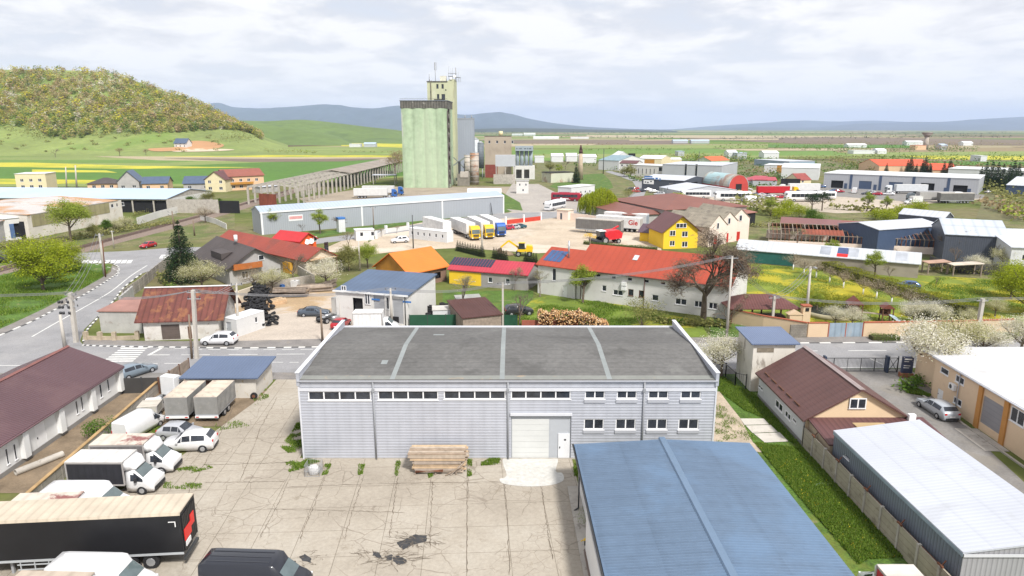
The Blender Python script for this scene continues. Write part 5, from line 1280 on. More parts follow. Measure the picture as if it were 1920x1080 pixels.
MB().box(0, (B_-A_).length, -.08, -.002, 0, .42).build('plinth', plinth_g, lb)
# ------------------------------------------------------------ small stained shed with blue roof
stained = M('stained_plaster', (.56,.53,.48), .9, .1, .5, stain=((.42,.30,.12), 1.1, .57, .9), stain2=((.25,.21,.18), .9, .62, .6))
blue_plain = M('slate_blue_sheet', (.10,.135,.215), .5, .06, .25, rib=(0, .35, .10))
sp_ = wb('small_shed', 'small plastered shed with slate-blue roof and ochre stains beside the tarpaulin trucks', 'shed', -34.6, -27.2, 68.2, 73.2, 2.35, roof='shed', rise=.35, over=.45, wall=stained, roofm=blue_plain,
 opens=[('garage','f',.5,0,2.6,2.0,{'pane': wood_dark}), ('hole','f',3.4,0,.9,1.9,{})])
railing('yard_gate', 'black barred gate leaf standing open by the small shed', 'gate', [(487,702),(503,699)], 1.9, .18, steel_dark, post=1.2)
# ------------------------------------------------------------ yard walls, gates
ochre = M('ochre_coping', (.38,.25,.12), .9, .2, 1); rough_conc = M('rough_concrete_panel', (.36,.33,.29), .9, .2, .7, stain=((.20,.17,.14), 1, .56, .6), brick=(2.5,.5,.02,.5,0))
wallrun('yard_wall', 'low concrete yard wall with ochre top behind the parked vans', 'wall', [(298,735),(220,806),(118,898),(40,968)], 1.25, .18, rough_conc, coping=(.08, ochre), post=3, pw=.24, ph=-.1)
wallrun('plank_fence', 'dark leaning plank fence running from the pavement to the small shed', 'fence', [(356,700),(300,738)], 1.8, .08, wood_grey, post=2, postm=wood_dark, pw=.12)
wallrun('dark_gate', 'dark solid metal gate beside the long white building', 'gate', [(229,738),(268,737),(310,736)], 1.75, .07, M('black_sheet_gate', (.05,.048,.047), .6, .15), post=3.2, postm=steel_dark, pw=.12)
cf = thing('panel_fence', 'weathered concrete panel fence with rusty brackets along the strip of grass', 'fence', (26.2, 30, 0))
pm_ = M('fence_concrete', (.36,.32,.25), .92, .16, .8, stain=((.19,.16,.12), 1.1, .56, .7), stain2=((.26,.15,.09), .8, .62, .5), rows=(1, .48, .35))
for i in range(12):
 y0 = i*2.25; MB().box(-.05, .05, y0+.1, y0+2.15, .04, 1.92+.05*((i*7) % 3)/2).build('panel', pm_, cf)
 MB().box(-.12, .12, y0-.1, y0+.1, 0, 2.0).build('post', concrete_m, cf)
 if i % 2: MB().obox((-.02, y0, 1.9), (.28, y0, 2.35), .06, .06).box(-.10, .02, y0-.25, y0+.25, 1.98, 2.10).build('bracket', rust_m, cf)
MB().box(.12, .45, 0, 26.8, 1.5, 1.6).build('rusty_rail', rust_m, cf)
gt = thing('sliding_gate', 'black barred sliding gate across the asphalt driveway', 'gate', (36.9, 76.1, 0)); b = MB()
for z in (.15, 1.75): b.box(0, 7.0, -.03, .03, z, z+.07)
for i in range(46): b.box(.1+i*.15, .125+i*.15, -.012, .012, .22, 1.75)
b.build('gate_leaf', steel_dark, gt)
for x in (.9, 2.5, 4.1, 5.7): MB().box(x, x+.05, -.04, .04, .2, 1.8).build('stile', steel_dark, gt)
for x in (-.3, 7.05): MB().box(x, x+.22, -.3, .3, 0, 2.05).build('post', M('blue_black_post', (.03,.045,.08), .5), gt)
gb2 = thing('gate_support', 'braced black gate frame standing between the sliding gate and sign board', 'gate', (44.3, 76.1, 0)); b = MB()
b.obox((0,0,.15),(1.0,0,1.8),.05,.05).obox((0,0,1.8),(1.0,0,.15),.05,.05).box(0,1.0,-.03,.03,.1,.16).box(0,1.0,-.03,.03,1.76,1.82); b.build('brace', steel_dark, gb2)
for x in (-.06, 1.0): MB().box(x, x+.1, -.05, .05, 0, 2.0).build('post', steel_dark, gb2)
sb = thing('sign_board', 'dark upright sign board on a low brick base beside the driveway gate', 'sign', (44.9, 74.6, 0), radians(-8))
MB().box(-.1, 1.3, -.35, .35, 0, .55).build('base', M('brick_base', (.32,.13,.07), .85, .15, brick=(.25,.08,.01,.6)), sb); MB().box(0, 1.2, -.12, .12, .55, 2.5).build('sign_panel', M('navy_panel', (.05,.06,.11), .5, .05), sb)
ln = MB()
for i, (w, z) in enumerate(((.8, 2.15), (.5, 1.9), (.7, 1.4), (.6, 1.15))): ln.box(.2, .2+w, -.128, -.121, z, z+.07 + (.06 if i < 1 else 0))
ln.build('printed_lines', white_paint, sb)
railing('grid_fence', 'thin dark grid fence under the blossoming tree beside the old tower', 'fence', [(1336,690),(1360,708),(1378,726),(1398,730)], 1.7, .2, steel_dark, post=2.5)
# ------------------------------------------------------------ loose things by the warehouse
ws = thing('timber_stack', 'stack of reclaimed boards and beams against the grey warehouse wall', 'timber stack', (-8.3, 51.7, 0))
rr = random.Random(3); wmats = [M('board_a', (.42,.35,.28), .85, .2, 2), M('board_b', (.30,.23,.17), .85, .25, 2), M('board_c', (.50,.37,.24), .85, .2, 2), M('board_d', (.36,.30,.25), .9, .2, 2)]
z = .18
for k in range(3): MB().box(.2+k*1.7, .32+k*1.7, -.15, 1.7, 0, .17).build('bearer', wood_grey, ws)
while z < 1.85:
 th = rr.choice((.07,.1,.14)); y = rr.uniform(-.05,.1); top_ = z > 1.2
 while y < 1.55:
  w = rr.uniform(.18,.34); x0 = rr.uniform(-.1,.25)-(.25 if top_ else 0); x1 = rr.uniform(4.0,4.5)+(.25 if top_ else 0)
  MB().obox((x0, y+w/2, z+th/2), (x1, y+w/2+rr.uniform(-.03,.03), z+th/2), w, th).build('board', rr.choice(wmats), ws); y += w+.015
 z += th+.008
MB().obox((3.2,-.25,.1), (4.4,.0,1.2), .1, .06).build('leaning_board', wmats[3], ws); MB().obox((2.8,-.3,.1), (4.2,-.15,.85), .09, .05).build('leaning_board', wmats[1], ws)
rb_ = MB()
for k in range(7): rb_.cyl((.3,-.12,.25+.03*k), (2.6,-.16,.55-.035*k), .018, n=4)
rb_.build('rusty_bar', rust_m, ws)
rs = random.Random(5); bg = thing('rubble_sack', 'white sack of rubble in a wire cage at the warehouse corner', 'sack', (-16.5, 51.9, 0)); b = MB(); rings = []
for z, r_ in ((0,.38),(.15,.48),(.4,.5),(.6,.42),(.72,.25)): rings.append([(cos(2*pi*i/10)*r_*rs.uniform(.85,1.12), sin(2*pi*i/10)*r_*rs.uniform(.85,1.12), z+rs.uniform(-.03,.05)) for i in range(10)])
b.loft(rings).build('sack', M('white_sack', (.55,.55,.55), .8, .2, 4), bg)
b = MB()
for i in range(9):
 for s in (-.6,.6): b.box(-.6+i*.15-.008, -.6+i*.15+.008, s-.008, s+.008, 0, 1.0); b.box(s-.008, s+.008, -.6+i*.15-.008, -.6+i*.15+.008, 0, 1.0)
for z in (.05,.5,.98):
 for s in (-.6,.6): b.box(-.6,.6,s-.01,s+.01,z,z+.02).box(s-.01,s+.01,-.6,.6,z,z+.02)
b.build('cage', steel_grey, bg)
cp_ = thing('concrete_pipe', 'grey concrete pipe lying along the long white building', 'pipe', (-40.2, 53.2, .28), radians(62)); pb_ = MB(); n = 14
for i in range(n):
 a, c = 2*pi*i/n, 2*pi*(i+1)/n
 for r0, r1, x0, x1 in ((.28,.28,-1.9,1.9),(.2,.2,1.9,-1.9)): pb_.poly([(x0,r0*cos(a),r0*sin(a)),(x1,r1*cos(a),r1*sin(a)),(x1,r1*cos(c),r1*sin(c)),(x0,r0*cos(c),r0*sin(c))], sm=True)
 for x in (-1.9,1.9): pb_.poly([(x,.2*cos(a),.2*sin(a)),(x,.28*cos(a),.28*sin(a)),(x,.28*cos(c),.28*sin(c)),(x,.2*cos(c),.2*sin(c))])
pb_.build('pipe_shell', concrete_m, cp_)
pl_ = MB(); rs = random.Random(8)
ps = [(rs.uniform(-.9,.9), rs.uniform(-.35,.35), rs.uniform(.03,.16)) for _ in range(16)]
for a_, b_2, c_ in zip(ps, ps[1:], ps[2:]): pl_.poly([a_, b_2, c_])
g = G(1540, 909); tag(pl_.build('plastic_sheet', M('pale_plastic', (.5,.6,.58), .4, .1), None, g, .3), 'crumpled pale plastic sheet lying on the strip of grass', 'plastic sheet')
tb = thing('water_hydrant', 'small yellow-topped standpipe beside the white hall', 'standpipe', (5.0, 41.6, 0)); MB().cyl((0,0,0),(0,0,.55),.05,n=8).build('pipe', steel_dark, tb); MB().cyl((0,0,.55),(0,0,.68),.11,.07,8).obox((0,0,.62),(-.3,-.05,.5),.05,.05).build('head', yellow_m, tb)
ty = thing('leaning_tyre', 'single dark tyre leaning on the stained shed', 'tyre', (-27.4, 67.85, .0), 0); MB().cyl((0,0,.36),(0,.24,.36),.36,n=14).build('rubber', tyre_m, ty); MB().cyl((0,-.01,.36),(0,.25,.36),.18,n=10).build('rim', rust_m, ty)
# ------------------------------------------------------------ vehicles in the yard
GV = 'vehicles parked in the concrete yard'
place('trailer_black', mk_trailer(side=(.012,.012,.014), top=(.50,.43,.34), back=(.012,.012,.014), ribs=False, red=True), (-28.2, 39.95, 0), radians(185), 'long black semi-trailer with beige roof and red boards on its doors', 'semi-trailer', GV)
st = ((.20,.05,.05), .55, .52, .9)
place('bt1', mk_boxtruck(side=(.17,.16,.16), top=(.55,.49,.42), L=6.7, Hb=2.75, Wb=2.05, Lb=4.3, stain=st, trim=(.36,.34,.33)), (-31.5,52.55,0), radians(2), 'white-cab box truck with taupe sides and red-stained roof', 'box truck', GV)
place('bt2', mk_boxtruck(side=(.028,.028,.034), top=(.58,.56,.54), L=6.9, Hb=2.8, Wb=2.1, Lb=4.4, trim=(.04,.08,.25)), (-31.5,49.45,0), radians(0), 'white-cab box truck with black curtain sides and blue edge trim', 'box truck', GV)
place('van_w', mk_van(5.9, 2.5), (-31.25,45.5,0), radians(0), 'white high-roof van between the black box truck and long semi-trailer', 'van', GV)
place('bt4', mk_boxtruck(side=(.5,.48,.46), top=(.55,.5,.46), L=6.7, Hb=2.8, Wb=2.0, Lb=4.3, stain=((.22,.05,.05), .6, .55, .9)), (-31.6,42.95,0), radians(4), 'box truck with red-streaked beige roof mostly hidden behind the semi-trailer', 'box truck', GV)
place('van_w', None, (-25.0,36.6,0), radians(-2), 'white van standing in front of the black semi-trailer', 'van', GV)
place('bt5', mk_boxtruck(side=(.5,.48,.45), top=(.44,.37,.30), L=6.7, Hb=2.75, Wb=2.05, Lb=4.3), (-25.6,34.0,0), radians(-2), 'box truck with dirty tan roof cut off by the lower frame edge', 'box truck', GV)
place('van_b', mk_van(6.4, 2.5, (.018,.02,.028)), (-15.7,36.9,0), radians(-3), 'glossy black high-roof van parked alone in front of the semi-trailer', 'van', GV)
tarp = M('grey_tarpaulin', (.24,.235,.225), .85, .18, 1.2, stain=((.34,.32,.28), .9, .55, .5)); tarptop = M('bleached_tarpaulin', (.50,.44,.36), .9, .14, 1.0, stain=((.26,.17,.15), .7, .54, .7))
def mk_tarp():
 def f():
  p = thing('box_trailer', None, None); rs = random.Random(2); b = MB(); n = 9; L, w, h = 4.6, 2.25, 2.65; R = []
  for i in range(n):
   x = -L/2+L*i/(n-1); k = .04*(1 if i % 2 else -1); sag = -.10 if i % 2 else 0
   R.append([(x,y,z) for y, z in ((-w/2,.9),(-w/2-k*.6,1.7),(-w/2,h),(-w/4,h+sag*.8),(w/4,h+sag*.8),(w/2,h),(w/2+k*.6,1.7),(w/2,.9))])
  b.loft(R, sm=False, mf=lambda i, j: 1 if j in (2,3,4) else 0); b.build('tarpaulin_body', [tarp, tarptop], p)
  MB().box(-L/2,L/2,-w/2+.03,w/2-.03,.72,.88).build('load_bed', steel_grey, p); MB().box(-L/2-.06,-L/2,-w/2,w/2,.5,.72).build('bumper', white_paint, p)
  for s in (1,-1): wheel(p, -.6, s*(w/2-.05), .38, .25); wheel(p, .4, s*(w/2-.05), .38, .25); MB().box(-L/2-.07,-L/2-.055,s*.9-.14,s*.9+.14,.55,.66).build('tail_light', red_lamp, p)
  MB().obox((L/2,0,.75),(L/2+1.1,0,.6),.15,.12).build('tow_bar', steel_dark, p)
  return p
 return f
place('tarp', mk_tarp(), (-29.8,64.3,0), radians(91), 'grey tarpaulin box trailer beside the stained shed, its roof sagging', 'trailer', GV)
place('tarp', None, (-32.7,64.2,0), radians(92), 'grey tarpaulin box trailer with torn rear corner, between white cab and the other trailer', 'trailer', GV)
place('tractor_w', mk_tractor((.74,.75,.76)), (-36.4,67.0,0), radians(75), 'old white lorry cab parked behind the tarpaulin trailers', 'lorry', GV, .72)
place('cab_old', mk_boxtruck(side=(.42,.40,.35), top=(.5,.46,.4), L=5.2, Hb=1.9, Lb=2.2, defl=False), (-35.9,63.6,0), radians(100), 'broken white flatbed cab with open timber body beside the yard wall', 'truck', GV, .8)
place('van_w', None, (-35.1,59.7,0), radians(78), 'white van seen from behind next to the green bush', 'van', GV, .84)
place('hatch_s', mk_car('hatch', (.42,.43,.46)), (-30.75,58.7,0), radians(-4), 'silver three-door hatchback behind the white estate-shaped suv', 'car', GV)
place('suv_w', mk_car('suv', (.74,.74,.75)), (-28.85,56.4,0), radians(186), 'white suv parked at the end of the row of vans in the yard', 'car', GV)
place('wagon_g', mk_car('wagon', (.20,.25,.30)), (-43.9,75.2,0), radians(62), 'blue-grey estate car beyond the dark gate', 'car')
place('suv_w2', mk_car('suv', (.76,.76,.78)), (-39.0,87.0,0), radians(179), 'white suv standing on the pavement by the rusty-roofed house', 'car')
place('wagon_s', mk_car('wagon', (.40,.43,.47)), (42.9,64.3,0), radians(91), 'silver estate car parked by the beige building', 'car')
place('bt_red', mk_boxtruck(cab=(.7,.72,.74), side=(.42,.02,.03), top=(.56,.52,.47), L=6.5, Hb=2.9, Wb=2.1, Lb=4.2, defl=True), (22.6,34.4,0), radians(90), 'box truck with red side panels beside the concrete panel fence', 'box truck')
# ------------------------------------------------------------ weeds and grass
def tufts(name, n, area, h=.16, kind='blades', seed=1, dens=None, z=.0, flowers=0):
 """real blades scattered over a polygon of ground points"""
 rng = np.random.default_rng(seed); ps = [G(*p) for p in area]; P_ = np.array([(p.x, p.y) for p in ps]); lo, hi = P_.min(0), P_.max(0); got = []
 while sum(map(len, got)) < n:
  q = rng.uniform(lo, hi, (n*2, 2)); x, y = q[:,0], q[:,1]; ins = np.zeros(len(q), bool); j = len(P_)-1
  for i in range(len(P_)):
   a, b = P_[i], P_[j]; c = ((a[1] > y) != (b[1] > y)) & (x < (b[0]-a[0])*(y-a[1])/(b[1]-a[1]+1e-12)+a[0]); ins ^= c; j = i
  q = q[ins]
  if dens: 
   f = np.sin(q[:,0]*dens+1.3*np.sin(q[:,1]*dens*.7))*np.sin(q[:,1]*dens*1.1+seed); q = q[f > rng.uniform(-.6,.6,len(q))]
  got.append(q)
  if len(got) > 60: break
 q = np.concatenate(got)[:n]; n = len(q); a = rng.uniform(0, 2*pi, n); w = rng.uniform(.02,.05,n)*(h/.16)**.5; hh = rng.uniform(.4,1.3,n)*h; lx, ly = rng.normal(size=(2,n))*h*.4
 B = np.stack([q[:,0], q[:,1], np.full(n, .03)], 1); d = np.stack([np.cos(a)*w, np.sin(a)*w, 0*a], 1); T = B+np.stack([lx, ly, hh], 1)
 v = np.stack([B-d, B+d, T+d*.4, T-d*.4], 1).reshape(-1,3)
 mats = [M('grass_blades', leaf=[(.07,.14,.015),(.12,.21,.022),(.18,.27,.04),(.24,.30,.06)])]; mi = None
 if flowers: mats.append(M('dandelion', (.75,.55,.03), .8)); mi = (rng.random(n) < flowers).astype('i')
 return tag(link(name, quad_mesh(name, v, mats, mi)), kind='stuff')
tufts('grass', 64000, [(1428,832),(1440,835),(1505,842),(1600,937),(1645,989),(1700,1045),(1625,1050),(1610,1060),(1500,935),(1440,862),(1415,832)], .17, seed=2, flowers=.008)
tufts('grass', 12000, [(1340,700),(1420,745),(1508,845),(1480,828),(1434,786),(1395,770),(1360,740)], .18, seed=3); tufts('weeds', 900, [(1340,760),(1352,758),(1420,826),(1400,830),(1345,790)], .13, seed=4, dens=1.8)
for k, (ar, n) in enumerate((([(556,795),(568,792),(568,848),(540,850),(525,838),(545,815)], 2600), ([(536,868),(572,860),(600,866),(560,882),(542,886)], 1600), ([(1072,955),(1092,952),(1112,985),(1128,1040),(1106,1042),(1088,990)], 3000), ([(1074,872),(1084,868),(1088,890),(1078,900)], 500),
  ([(904,860),(938,858),(936,872),(902,874)], 1200), ([(877,862),(885,862),(885,893),(876,895)], 350), ([(742,866),(752,866),(746,893),(740,893)], 250), ([(672,872),(684,872),(680,890),(672,892)], 300), ([(608,872),(622,870),(614,890),(604,892)], 300), ([(803,890),(813,890),(810,902),(803,902)], 120),
  ([(330,880),(385,872),(400,878),(345,892)], 500), ([(310,905),(380,908),(375,920),(305,916)], 450), ([(400,795),(450,790),(470,800),(410,808)], 350), ([(350,806),(372,800),(378,815),(352,818)], 300), ([(470,740),(500,730),(505,745),(480,760)], 400), ([(285,790),(300,780),(300,812),(286,826)], 500), ([(1335,780),(1350,775),(1385,822),(1345,832)], 700))):
 tufts('weeds', n, ar, .13, seed=20+k, dens=2.2)
# ============================================================ MIDDLE GROUND
RIDGE = {}
def rg(name, label, cat, E0, E1, ze, Rp, zr, over=.4, roof='gable_x', base=0, **k):
 """building by its near eave (two pixels at height ze) and one pixel of its ridge at height zr"""
 a, b, r = G(*E0, ze), G(*E1, ze), G(*Rp, zr); u = (b-a); L = u.length; u.normalize(); w = Vector((-u.y, u.x, 0))
 f = lambda z: (G(*Rp, z)-a).dot(w)
 if zr < 3:       # a slope instead of a height: find the ridge that fits both pixels
  sl, lo, hi = zr, ze+.05, ze+14
  for _ in range(40):
   zr = (lo+hi)/2
   if zr-ze < sl*f(zr): lo = zr
   else: hi = zr
 hd = f(zr); s = (zr-ze)/hd; RIDGE[name] = zr; D = 2*(hd-over); o = Vector((a.x, a.y, 0))+u*over+w*over
 return bldg(name, label, cat, (o.x, o.y), atan2(u.y, u.x), L-2*over, D, ze+over*s, roof=roof, rise=zr-ze-over*s, over=over, **k)
red_tile = M('red_sheet_tile', (.36,.058,.028), .55, .10, .2, rows=(1, .42, .35), rib=(0, 1.15, .10), stain=((.28,.08,.05), .2, .6, .5))
red_dull = M('dull_red_sheet_tile', (.27,.05,.03), .55, .12, .2, rows=(1, .42, .35), stain=((.17,.05,.035), .15, .55, .7))
red_bright = M('bright_red_sheet', (.48,.025,.03), .5, .08, .3, rib=(0, .5, .15))
orange_tile = M('orange_sheet_tile', (.68,.185,.03), .5, .06, .3, rows=(1, .42, .42))
magenta_roof = M('crimson_sheet', (.40,.04,.06), .5, .1, .3, rib=(0,.6,.15))
rust_roof = M('rusty_sheet_roof', (.14,.045,.035), .75, .2, .4, rib=(0, .75, .35), stain=((.24,.10,.045), .7, .52, .8), stain2=((.10,.03,.03), .4, .55, .6), streak=.3)
slate_roof = M('dark_brown_tile', (.075,.062,.06), .7, .15, .3, rows=(1, .4, .3))
blue_gar = M('dark_blue_sheet_tile', (.085,.125,.20), .5, .12, .25, rows=(1, .38, .30), rib=(0, .9, .10))
wall_w = M('white_render', (.62,.61,.59), .85, .07, .4, stain=((.42,.39,.35), .7, .60, .5)); wall_c = M('aged_cream_render', (.60,.52,.41), .88, .08, .4, stain=((.36,.29,.23), .6, .60, .6))
wall_y = M('yellow_render', (.78,.52,.03), .8, .05, .5); wall_g = M('grey_render', (.38,.37,.36), .9, .12, .5); wall_p = M('pale_pink_render', (.74,.62,.54), .88, .08, .4)
wood_or = M('orange_boards', (.48,.22,.035), .7, .12, .8, rib=(0,.16,.25)); orange_wall = M('orange_red_wall', (.70,.10,.02), .7, .08)
clad_l = M('light_grey_cladding', (.42,.44,.47), .5, .05, .2, rib=(0,.5,.10)); clad_d = M('anthracite_cladding', (.075,.085,.11), .5, .08, .3, rib=(0,.4,.2)); clad_b = M('slate_blue_cladding', (.06,.09,.16), .5, .08, .3, rib=(0,.4,.2))
clad_w = M('white_cladding', (.62,.63,.64), .5, .05, .2, rib=(0,.6,.06)); roof_lb = M('light_blue_roof', (.42,.52,.66), .45, .08, .08, rib=(0,1.0,.10)); roof_lg = M('light_grey_roof', (.50,.52,.57), .45, .08, .08, rib=(0,1.2,.12))
asbestos = M('asbestos_roof', (.27,.24,.19), .92, .2, .35, rows=(1,1.1,.3), rib=(0,.5,.12), stain=((.14,.12,.10), .5, .55, .7))
brown_hall = M('reddish_brown_roof', (.21,.085,.065), .6, .1, .15, rib=(0,.6,.2), rows=(1,1.8,.2))
trim_w = M('white_trim', (.70,.71,.72), .45, .04)
solar_m = M('solar_cell', (.012,.02,.05), .15, .2, 1, spec=.7); solar_b = M('blue_solar_cell', (.03,.08,.20), .2, .2, 1, spec=.7)
# --- houses on the road corner
h1 = gb('rust_roof_house', 'old house with rusty reddish corrugated roof and peeling white front wall', 'house', (272,639), (412,634), 8.5, 3.0, roof='gable_x', rise=3.3, over=.5, gable=.9, wall=M('peeling_white_wall', (.60,.57,.53), .9, .1, .5, stain=((.30,.22,.16), 1.2, .58, .9), stain2=((.40,.36,.30), .6, .55, .5)), roofm=rust_roof,
 opens=[PX('garage','f',(301,609,339,636), pane=M('brown_garage', (.11,.085,.075), .7, .15, rows=(1,.35,.3))), PX('door','f',(351,612,361,635), pane=wood_dark)], ridge=M('ridge_white', (.55,.52,.52), .5))
gb('house_annex', 'grey flat-fronted annex beside the rusty-roofed house', 'annex', (190,624), (268,625), 6.5, 3.1, roof='shed', rise=.3, over=.15, wall=M('blotchy_grey_wall', (.42,.41,.39), .9, .14, .6, stain=((.26,.22,.19), .8, .58, .6)), roofm=M('faded_red_sheet', (.32,.17,.14), .7, .15, .5))
wallrun('balustrade', 'low ornamental stone fence with square piers in front of the annex', 'fence', [(162,637),(215,638),(258,636)], .55, .18, M('old_cast_stone', (.42,.35,.26), .9, .2, 1.2, stain=((.22,.17,.12), 1.5, .56, .6)), post=2.1, pw=.5, ph=.6, postname='pier')
wallrun('concrete_fence', 'grey weathered concrete panel fence along the bend of the street', 'fence', [(232,566),(262,545),(300,512),(318,498)], 2.0, .1, rough_conc, post=3, pw=.2)
wallrun('brick_pier_wall', 'short stretch of old wall with piers behind the annex roof', 'wall', [(228,580),(250,560)], 2.1, .3, wall_g, post=2, pw=.35)
gb('site_container', 'white site container beside the pile of black tyres', 'container', (421,629), (446,633), 5.2, 2.5, roof='flat', over=.03, t=.08, wall=M('container_white', (.60,.60,.60), .5, .07, .6), roofm=trim_w, opens=[('door','f',.5,.05,.9,2.0,{'pane': clad_l}), ('window','r',3.4,1.2,.5,.8,{})])
place('suv_r', mk_car('hatch', (.40,.02,.03)), (-24.7,95.0,0), radians(80), 'red hatchback half hidden behind the white box truck', 'car')
place('sedan_d', mk_car('sedan', (.07,.09,.12)), (-30.4,101.2,0), radians(4), 'dark blue-grey saloon parked on the sandy forecourt', 'car')
place('tractor_t', mk_tractor((.66,.64,.60)), (-26.9,98.6,0), radians(52), 'lorry tractor with white cab and bare chassis on the forecourt', 'lorry', None, .88)
place('bt_w', mk_boxtruck(cab=(.72,.72,.72), side=(.70,.70,.70), top=(.66,.65,.63), L=6.4, Hb=3.0, Wb=2.2, Lb=4.0, defl=False, trim=(.62,.62,.62)), (-19.2,92.6,0), radians(2), 'white box truck parked in front of the tyre workshop', 'box truck')
tg = gb('tyre_workshop', 'white workshop with dark blue sheet-tile roof and three tall door bays', 'workshop', (632,600), (765,612), 10.3, 4.5, roof='shed', rise=1.0, over=.25, wall=wall_w, roofm=blue_gar, t=.18,
 opens=[PX('hole','f',(661,558,681,585)), PX('window','f',(684,547,695,571),div=2), PX('garage','f',(700,553,722,591), pane=M('shutter_grey', (.36,.37,.39), .5, .06, rows=(1,.4,.2))), PX('window','f',(724,557,729.5,580),div=1), PX('garage','f',(736,560,757,608), pane=M('shutter_grey')), PX('window','f',(640,535,650,545),div=2)])
b = MB(); Wg, Dg, hg = BLD[tg.name]
b.box(-.3, Wg+.3, -.31, -.26, hg-.05, hg+.22); b.build('fascia', trim_w, tg); downpipe(tg, Wg-.3, -.1, 0, hg, .06, steel_dark)
for x in (6.0, 11.0): MB().box(x, x+1.3, -.05, -.004, 3.55, 3.8).build('sign_strip', M('sign_blue', (.04,.15,.40), .5), tg)
MB().box(7.75, 10.2, -.02, .13, 0, 1.3).build('open_gap', M('dark_inside'), tg)
# tyres: one by one
def mk_tyre():
 p = thing('tyre', None, None); b = MB(); n = 12; R = []
 for i in range(n):
  a = 2*pi*i/n; R.append([((.36+r_*1)*cos(a), (.36+r_)*sin(a), z) for r_, z in ((0,.0),(.0,.24),(-.06,.26),(-.16,.22),(-.16,.04),(-.06,-.01))])
 k = b.pts([q for r in R for q in r])
 for i in range(n):
  for j in range(6): b.face((k+i*6+j, k+((i+1) % n)*6+j, k+((i+1) % n)*6+(j+1) % 6, k+i*6+(j+1) % 6), 0, True)
 b.build('rubber', tyre_m, p); return p
def one_tyre(x, y, z, tx, ty_, rz, lab, grp, s=1):
 o = place('tyre', mk_tyre, (x,y,z), rz, lab, 'tyre', grp, s); o.rotation_euler = (tx, ty_, rz); return o
rs = random.Random(4); A_, B_ = G(484,614), G(486,553)
for i in range(230):
 f = rs.random(); q = A_.lerp(B_, f); lat = rs.gauss(0, 1.1); zz = max(.02, rs.uniform(0, 2.7)*(1-abs(lat)/2.8))
 one_tyre(q.x+lat, q.y+rs.uniform(-.4,.4), zz, rs.uniform(-.6,.6), rs.uniform(-.6,.6), rs.uniform(0,6), 'worn black tyre in the long heap behind the white site container', 'tyres in the heap', rs.uniform(1.0,1.45))
def tyre_stacks(px, n, lab, grp, s=1.0):
 for i, (x, y) in enumerate(px):
  g = G(x, y)
  for k in range(n[i % len(n)]): one_tyre(g.x+rs.uniform(-.05,.05), g.y+rs.uniform(-.05,.05), k*.27*s, 0, 0, rs.uniform(0,6), lab, grp, s)
tyre_stacks([(781,592),(797,600),(803,603),(805,588),(814,590),(822,584),(829,579),(838,577)], (3,2,4,4,2,3), 'black tyre stacked against the side of the white workshop', 'tyres stacked by the workshop', 1.25)
tyre_stacks([(874,600),(881,596),(886,602),(893,603),(900,602),(908,603),(916,602),(924,602),(932,601),(840,604),(850,606),(815,604)], (2,3,1,2), 'black tyre in the row beside the green fence', 'tyres along the green fence', 1.15)
def logs(name, label, x, y, rz, L, Wd, h, m=None, n=14, cat='timber stack', part='board', seed=1, sag=.1):
 r = random.Random(seed); p = thing(name, label, cat, (x, y, 0), rz); ms = m or wmats; z = .02
 for k in range(n):
  t = r.uniform(.12,.3); zz = h*(k/n)*r.uniform(.8,1); yy = r.uniform(-Wd/2, Wd/2)*(1-.4*k/n); xx = r.uniform(-.3,.3)
  MB().obox((-L/2+xx, yy+r.uniform(-.3,.3)*sag*5, zz+t/2), (L/2+xx, yy+r.uniform(-.3,.3)*sag*5, zz+t/2+r.uniform(-.1,.1)), t*1.5, t).build(part, r.choice(ms), p)
 return p
g = G(508,572); logs('plank_heap', 'heap of pale planks leaning beside the tyre heap', g.x, g.y, radians(50), 4.5, 2.2, .9, [wmats[2], wood_raw], 16, seed=2)
g = G(545,556); logs('timber_heap', 'dark jumbled heap of old beams behind the sandy yard', g.x, g.y, radians(8), 5.5, 3.4, 1.5, [wood_grey, bark_grey, wmats[1]], 26, seed=3, sag=.3)
g = G(590,546); logs('timber_heap', 'low stack of weathered boards below the white tank', g.x, g.y, radians(20), 6, 2.6, 1.2, [wmats[0], wmats[3], wood_grey], 20, seed=4, sag=.2)
g = G(612,540); logs('timber_heap', 'dark stack of beams closest to the workshop wall', g.x, g.y, radians(70), 4, 2.4, 1.4, [bark_grey, wood_grey], 16, seed=5, sag=.2)
g = G(554,541); t_ = thing('water_tank', 'white cube tank on a pallet beside the blue barrel', 'tank', (g.x, g.y, 0)); MB().box(-.7,.7,-.6,.6,0,.15).build('pallet', wood_raw, t_); MB().box(-.68,.68,-.58,.58,.155,1.5).build('tank_body', M('tank_plastic', (.6,.6,.6), .4, .1, rib=(0,.3,.15)), t_); MB().cyl((0,0,1.5),(0,0,1.56),.15).build('lid', black_plastic, t_)
g = G(530,545); t_ = thing('barrel', 'blue plastic barrel standing by the white cube tank', 'barrel', (g.x, g.y, 0)); b = MB()
for z0, z1, r0, r1 in ((0,.1,.38,.45),(.1,.5,.45,.47),(.5,1.0,.47,.45),(1.0,1.12,.45,.36)): b.cyl((0,0,z0),(0,0,z1),r0,r1,12)
b.build('barrel_shell', M('blue_plastic', (.03,.14,.42), .4), t_)
wallrun('block_wall', 'pale concrete block wall behind the timber heaps', 'wall', [(500,548),(590,534),(566,520),(560,516)], 1.9, .25, M('block_wall_m', (.45,.41,.36), .9, .12, .6, brick=(.5,.25,.02,.6)))
wallrun('garden_wall', 'long pale rendered wall behind the tyre heap', 'wall', [(400,570),(450,566),(500,548)], 1.9, .25, wall_c)
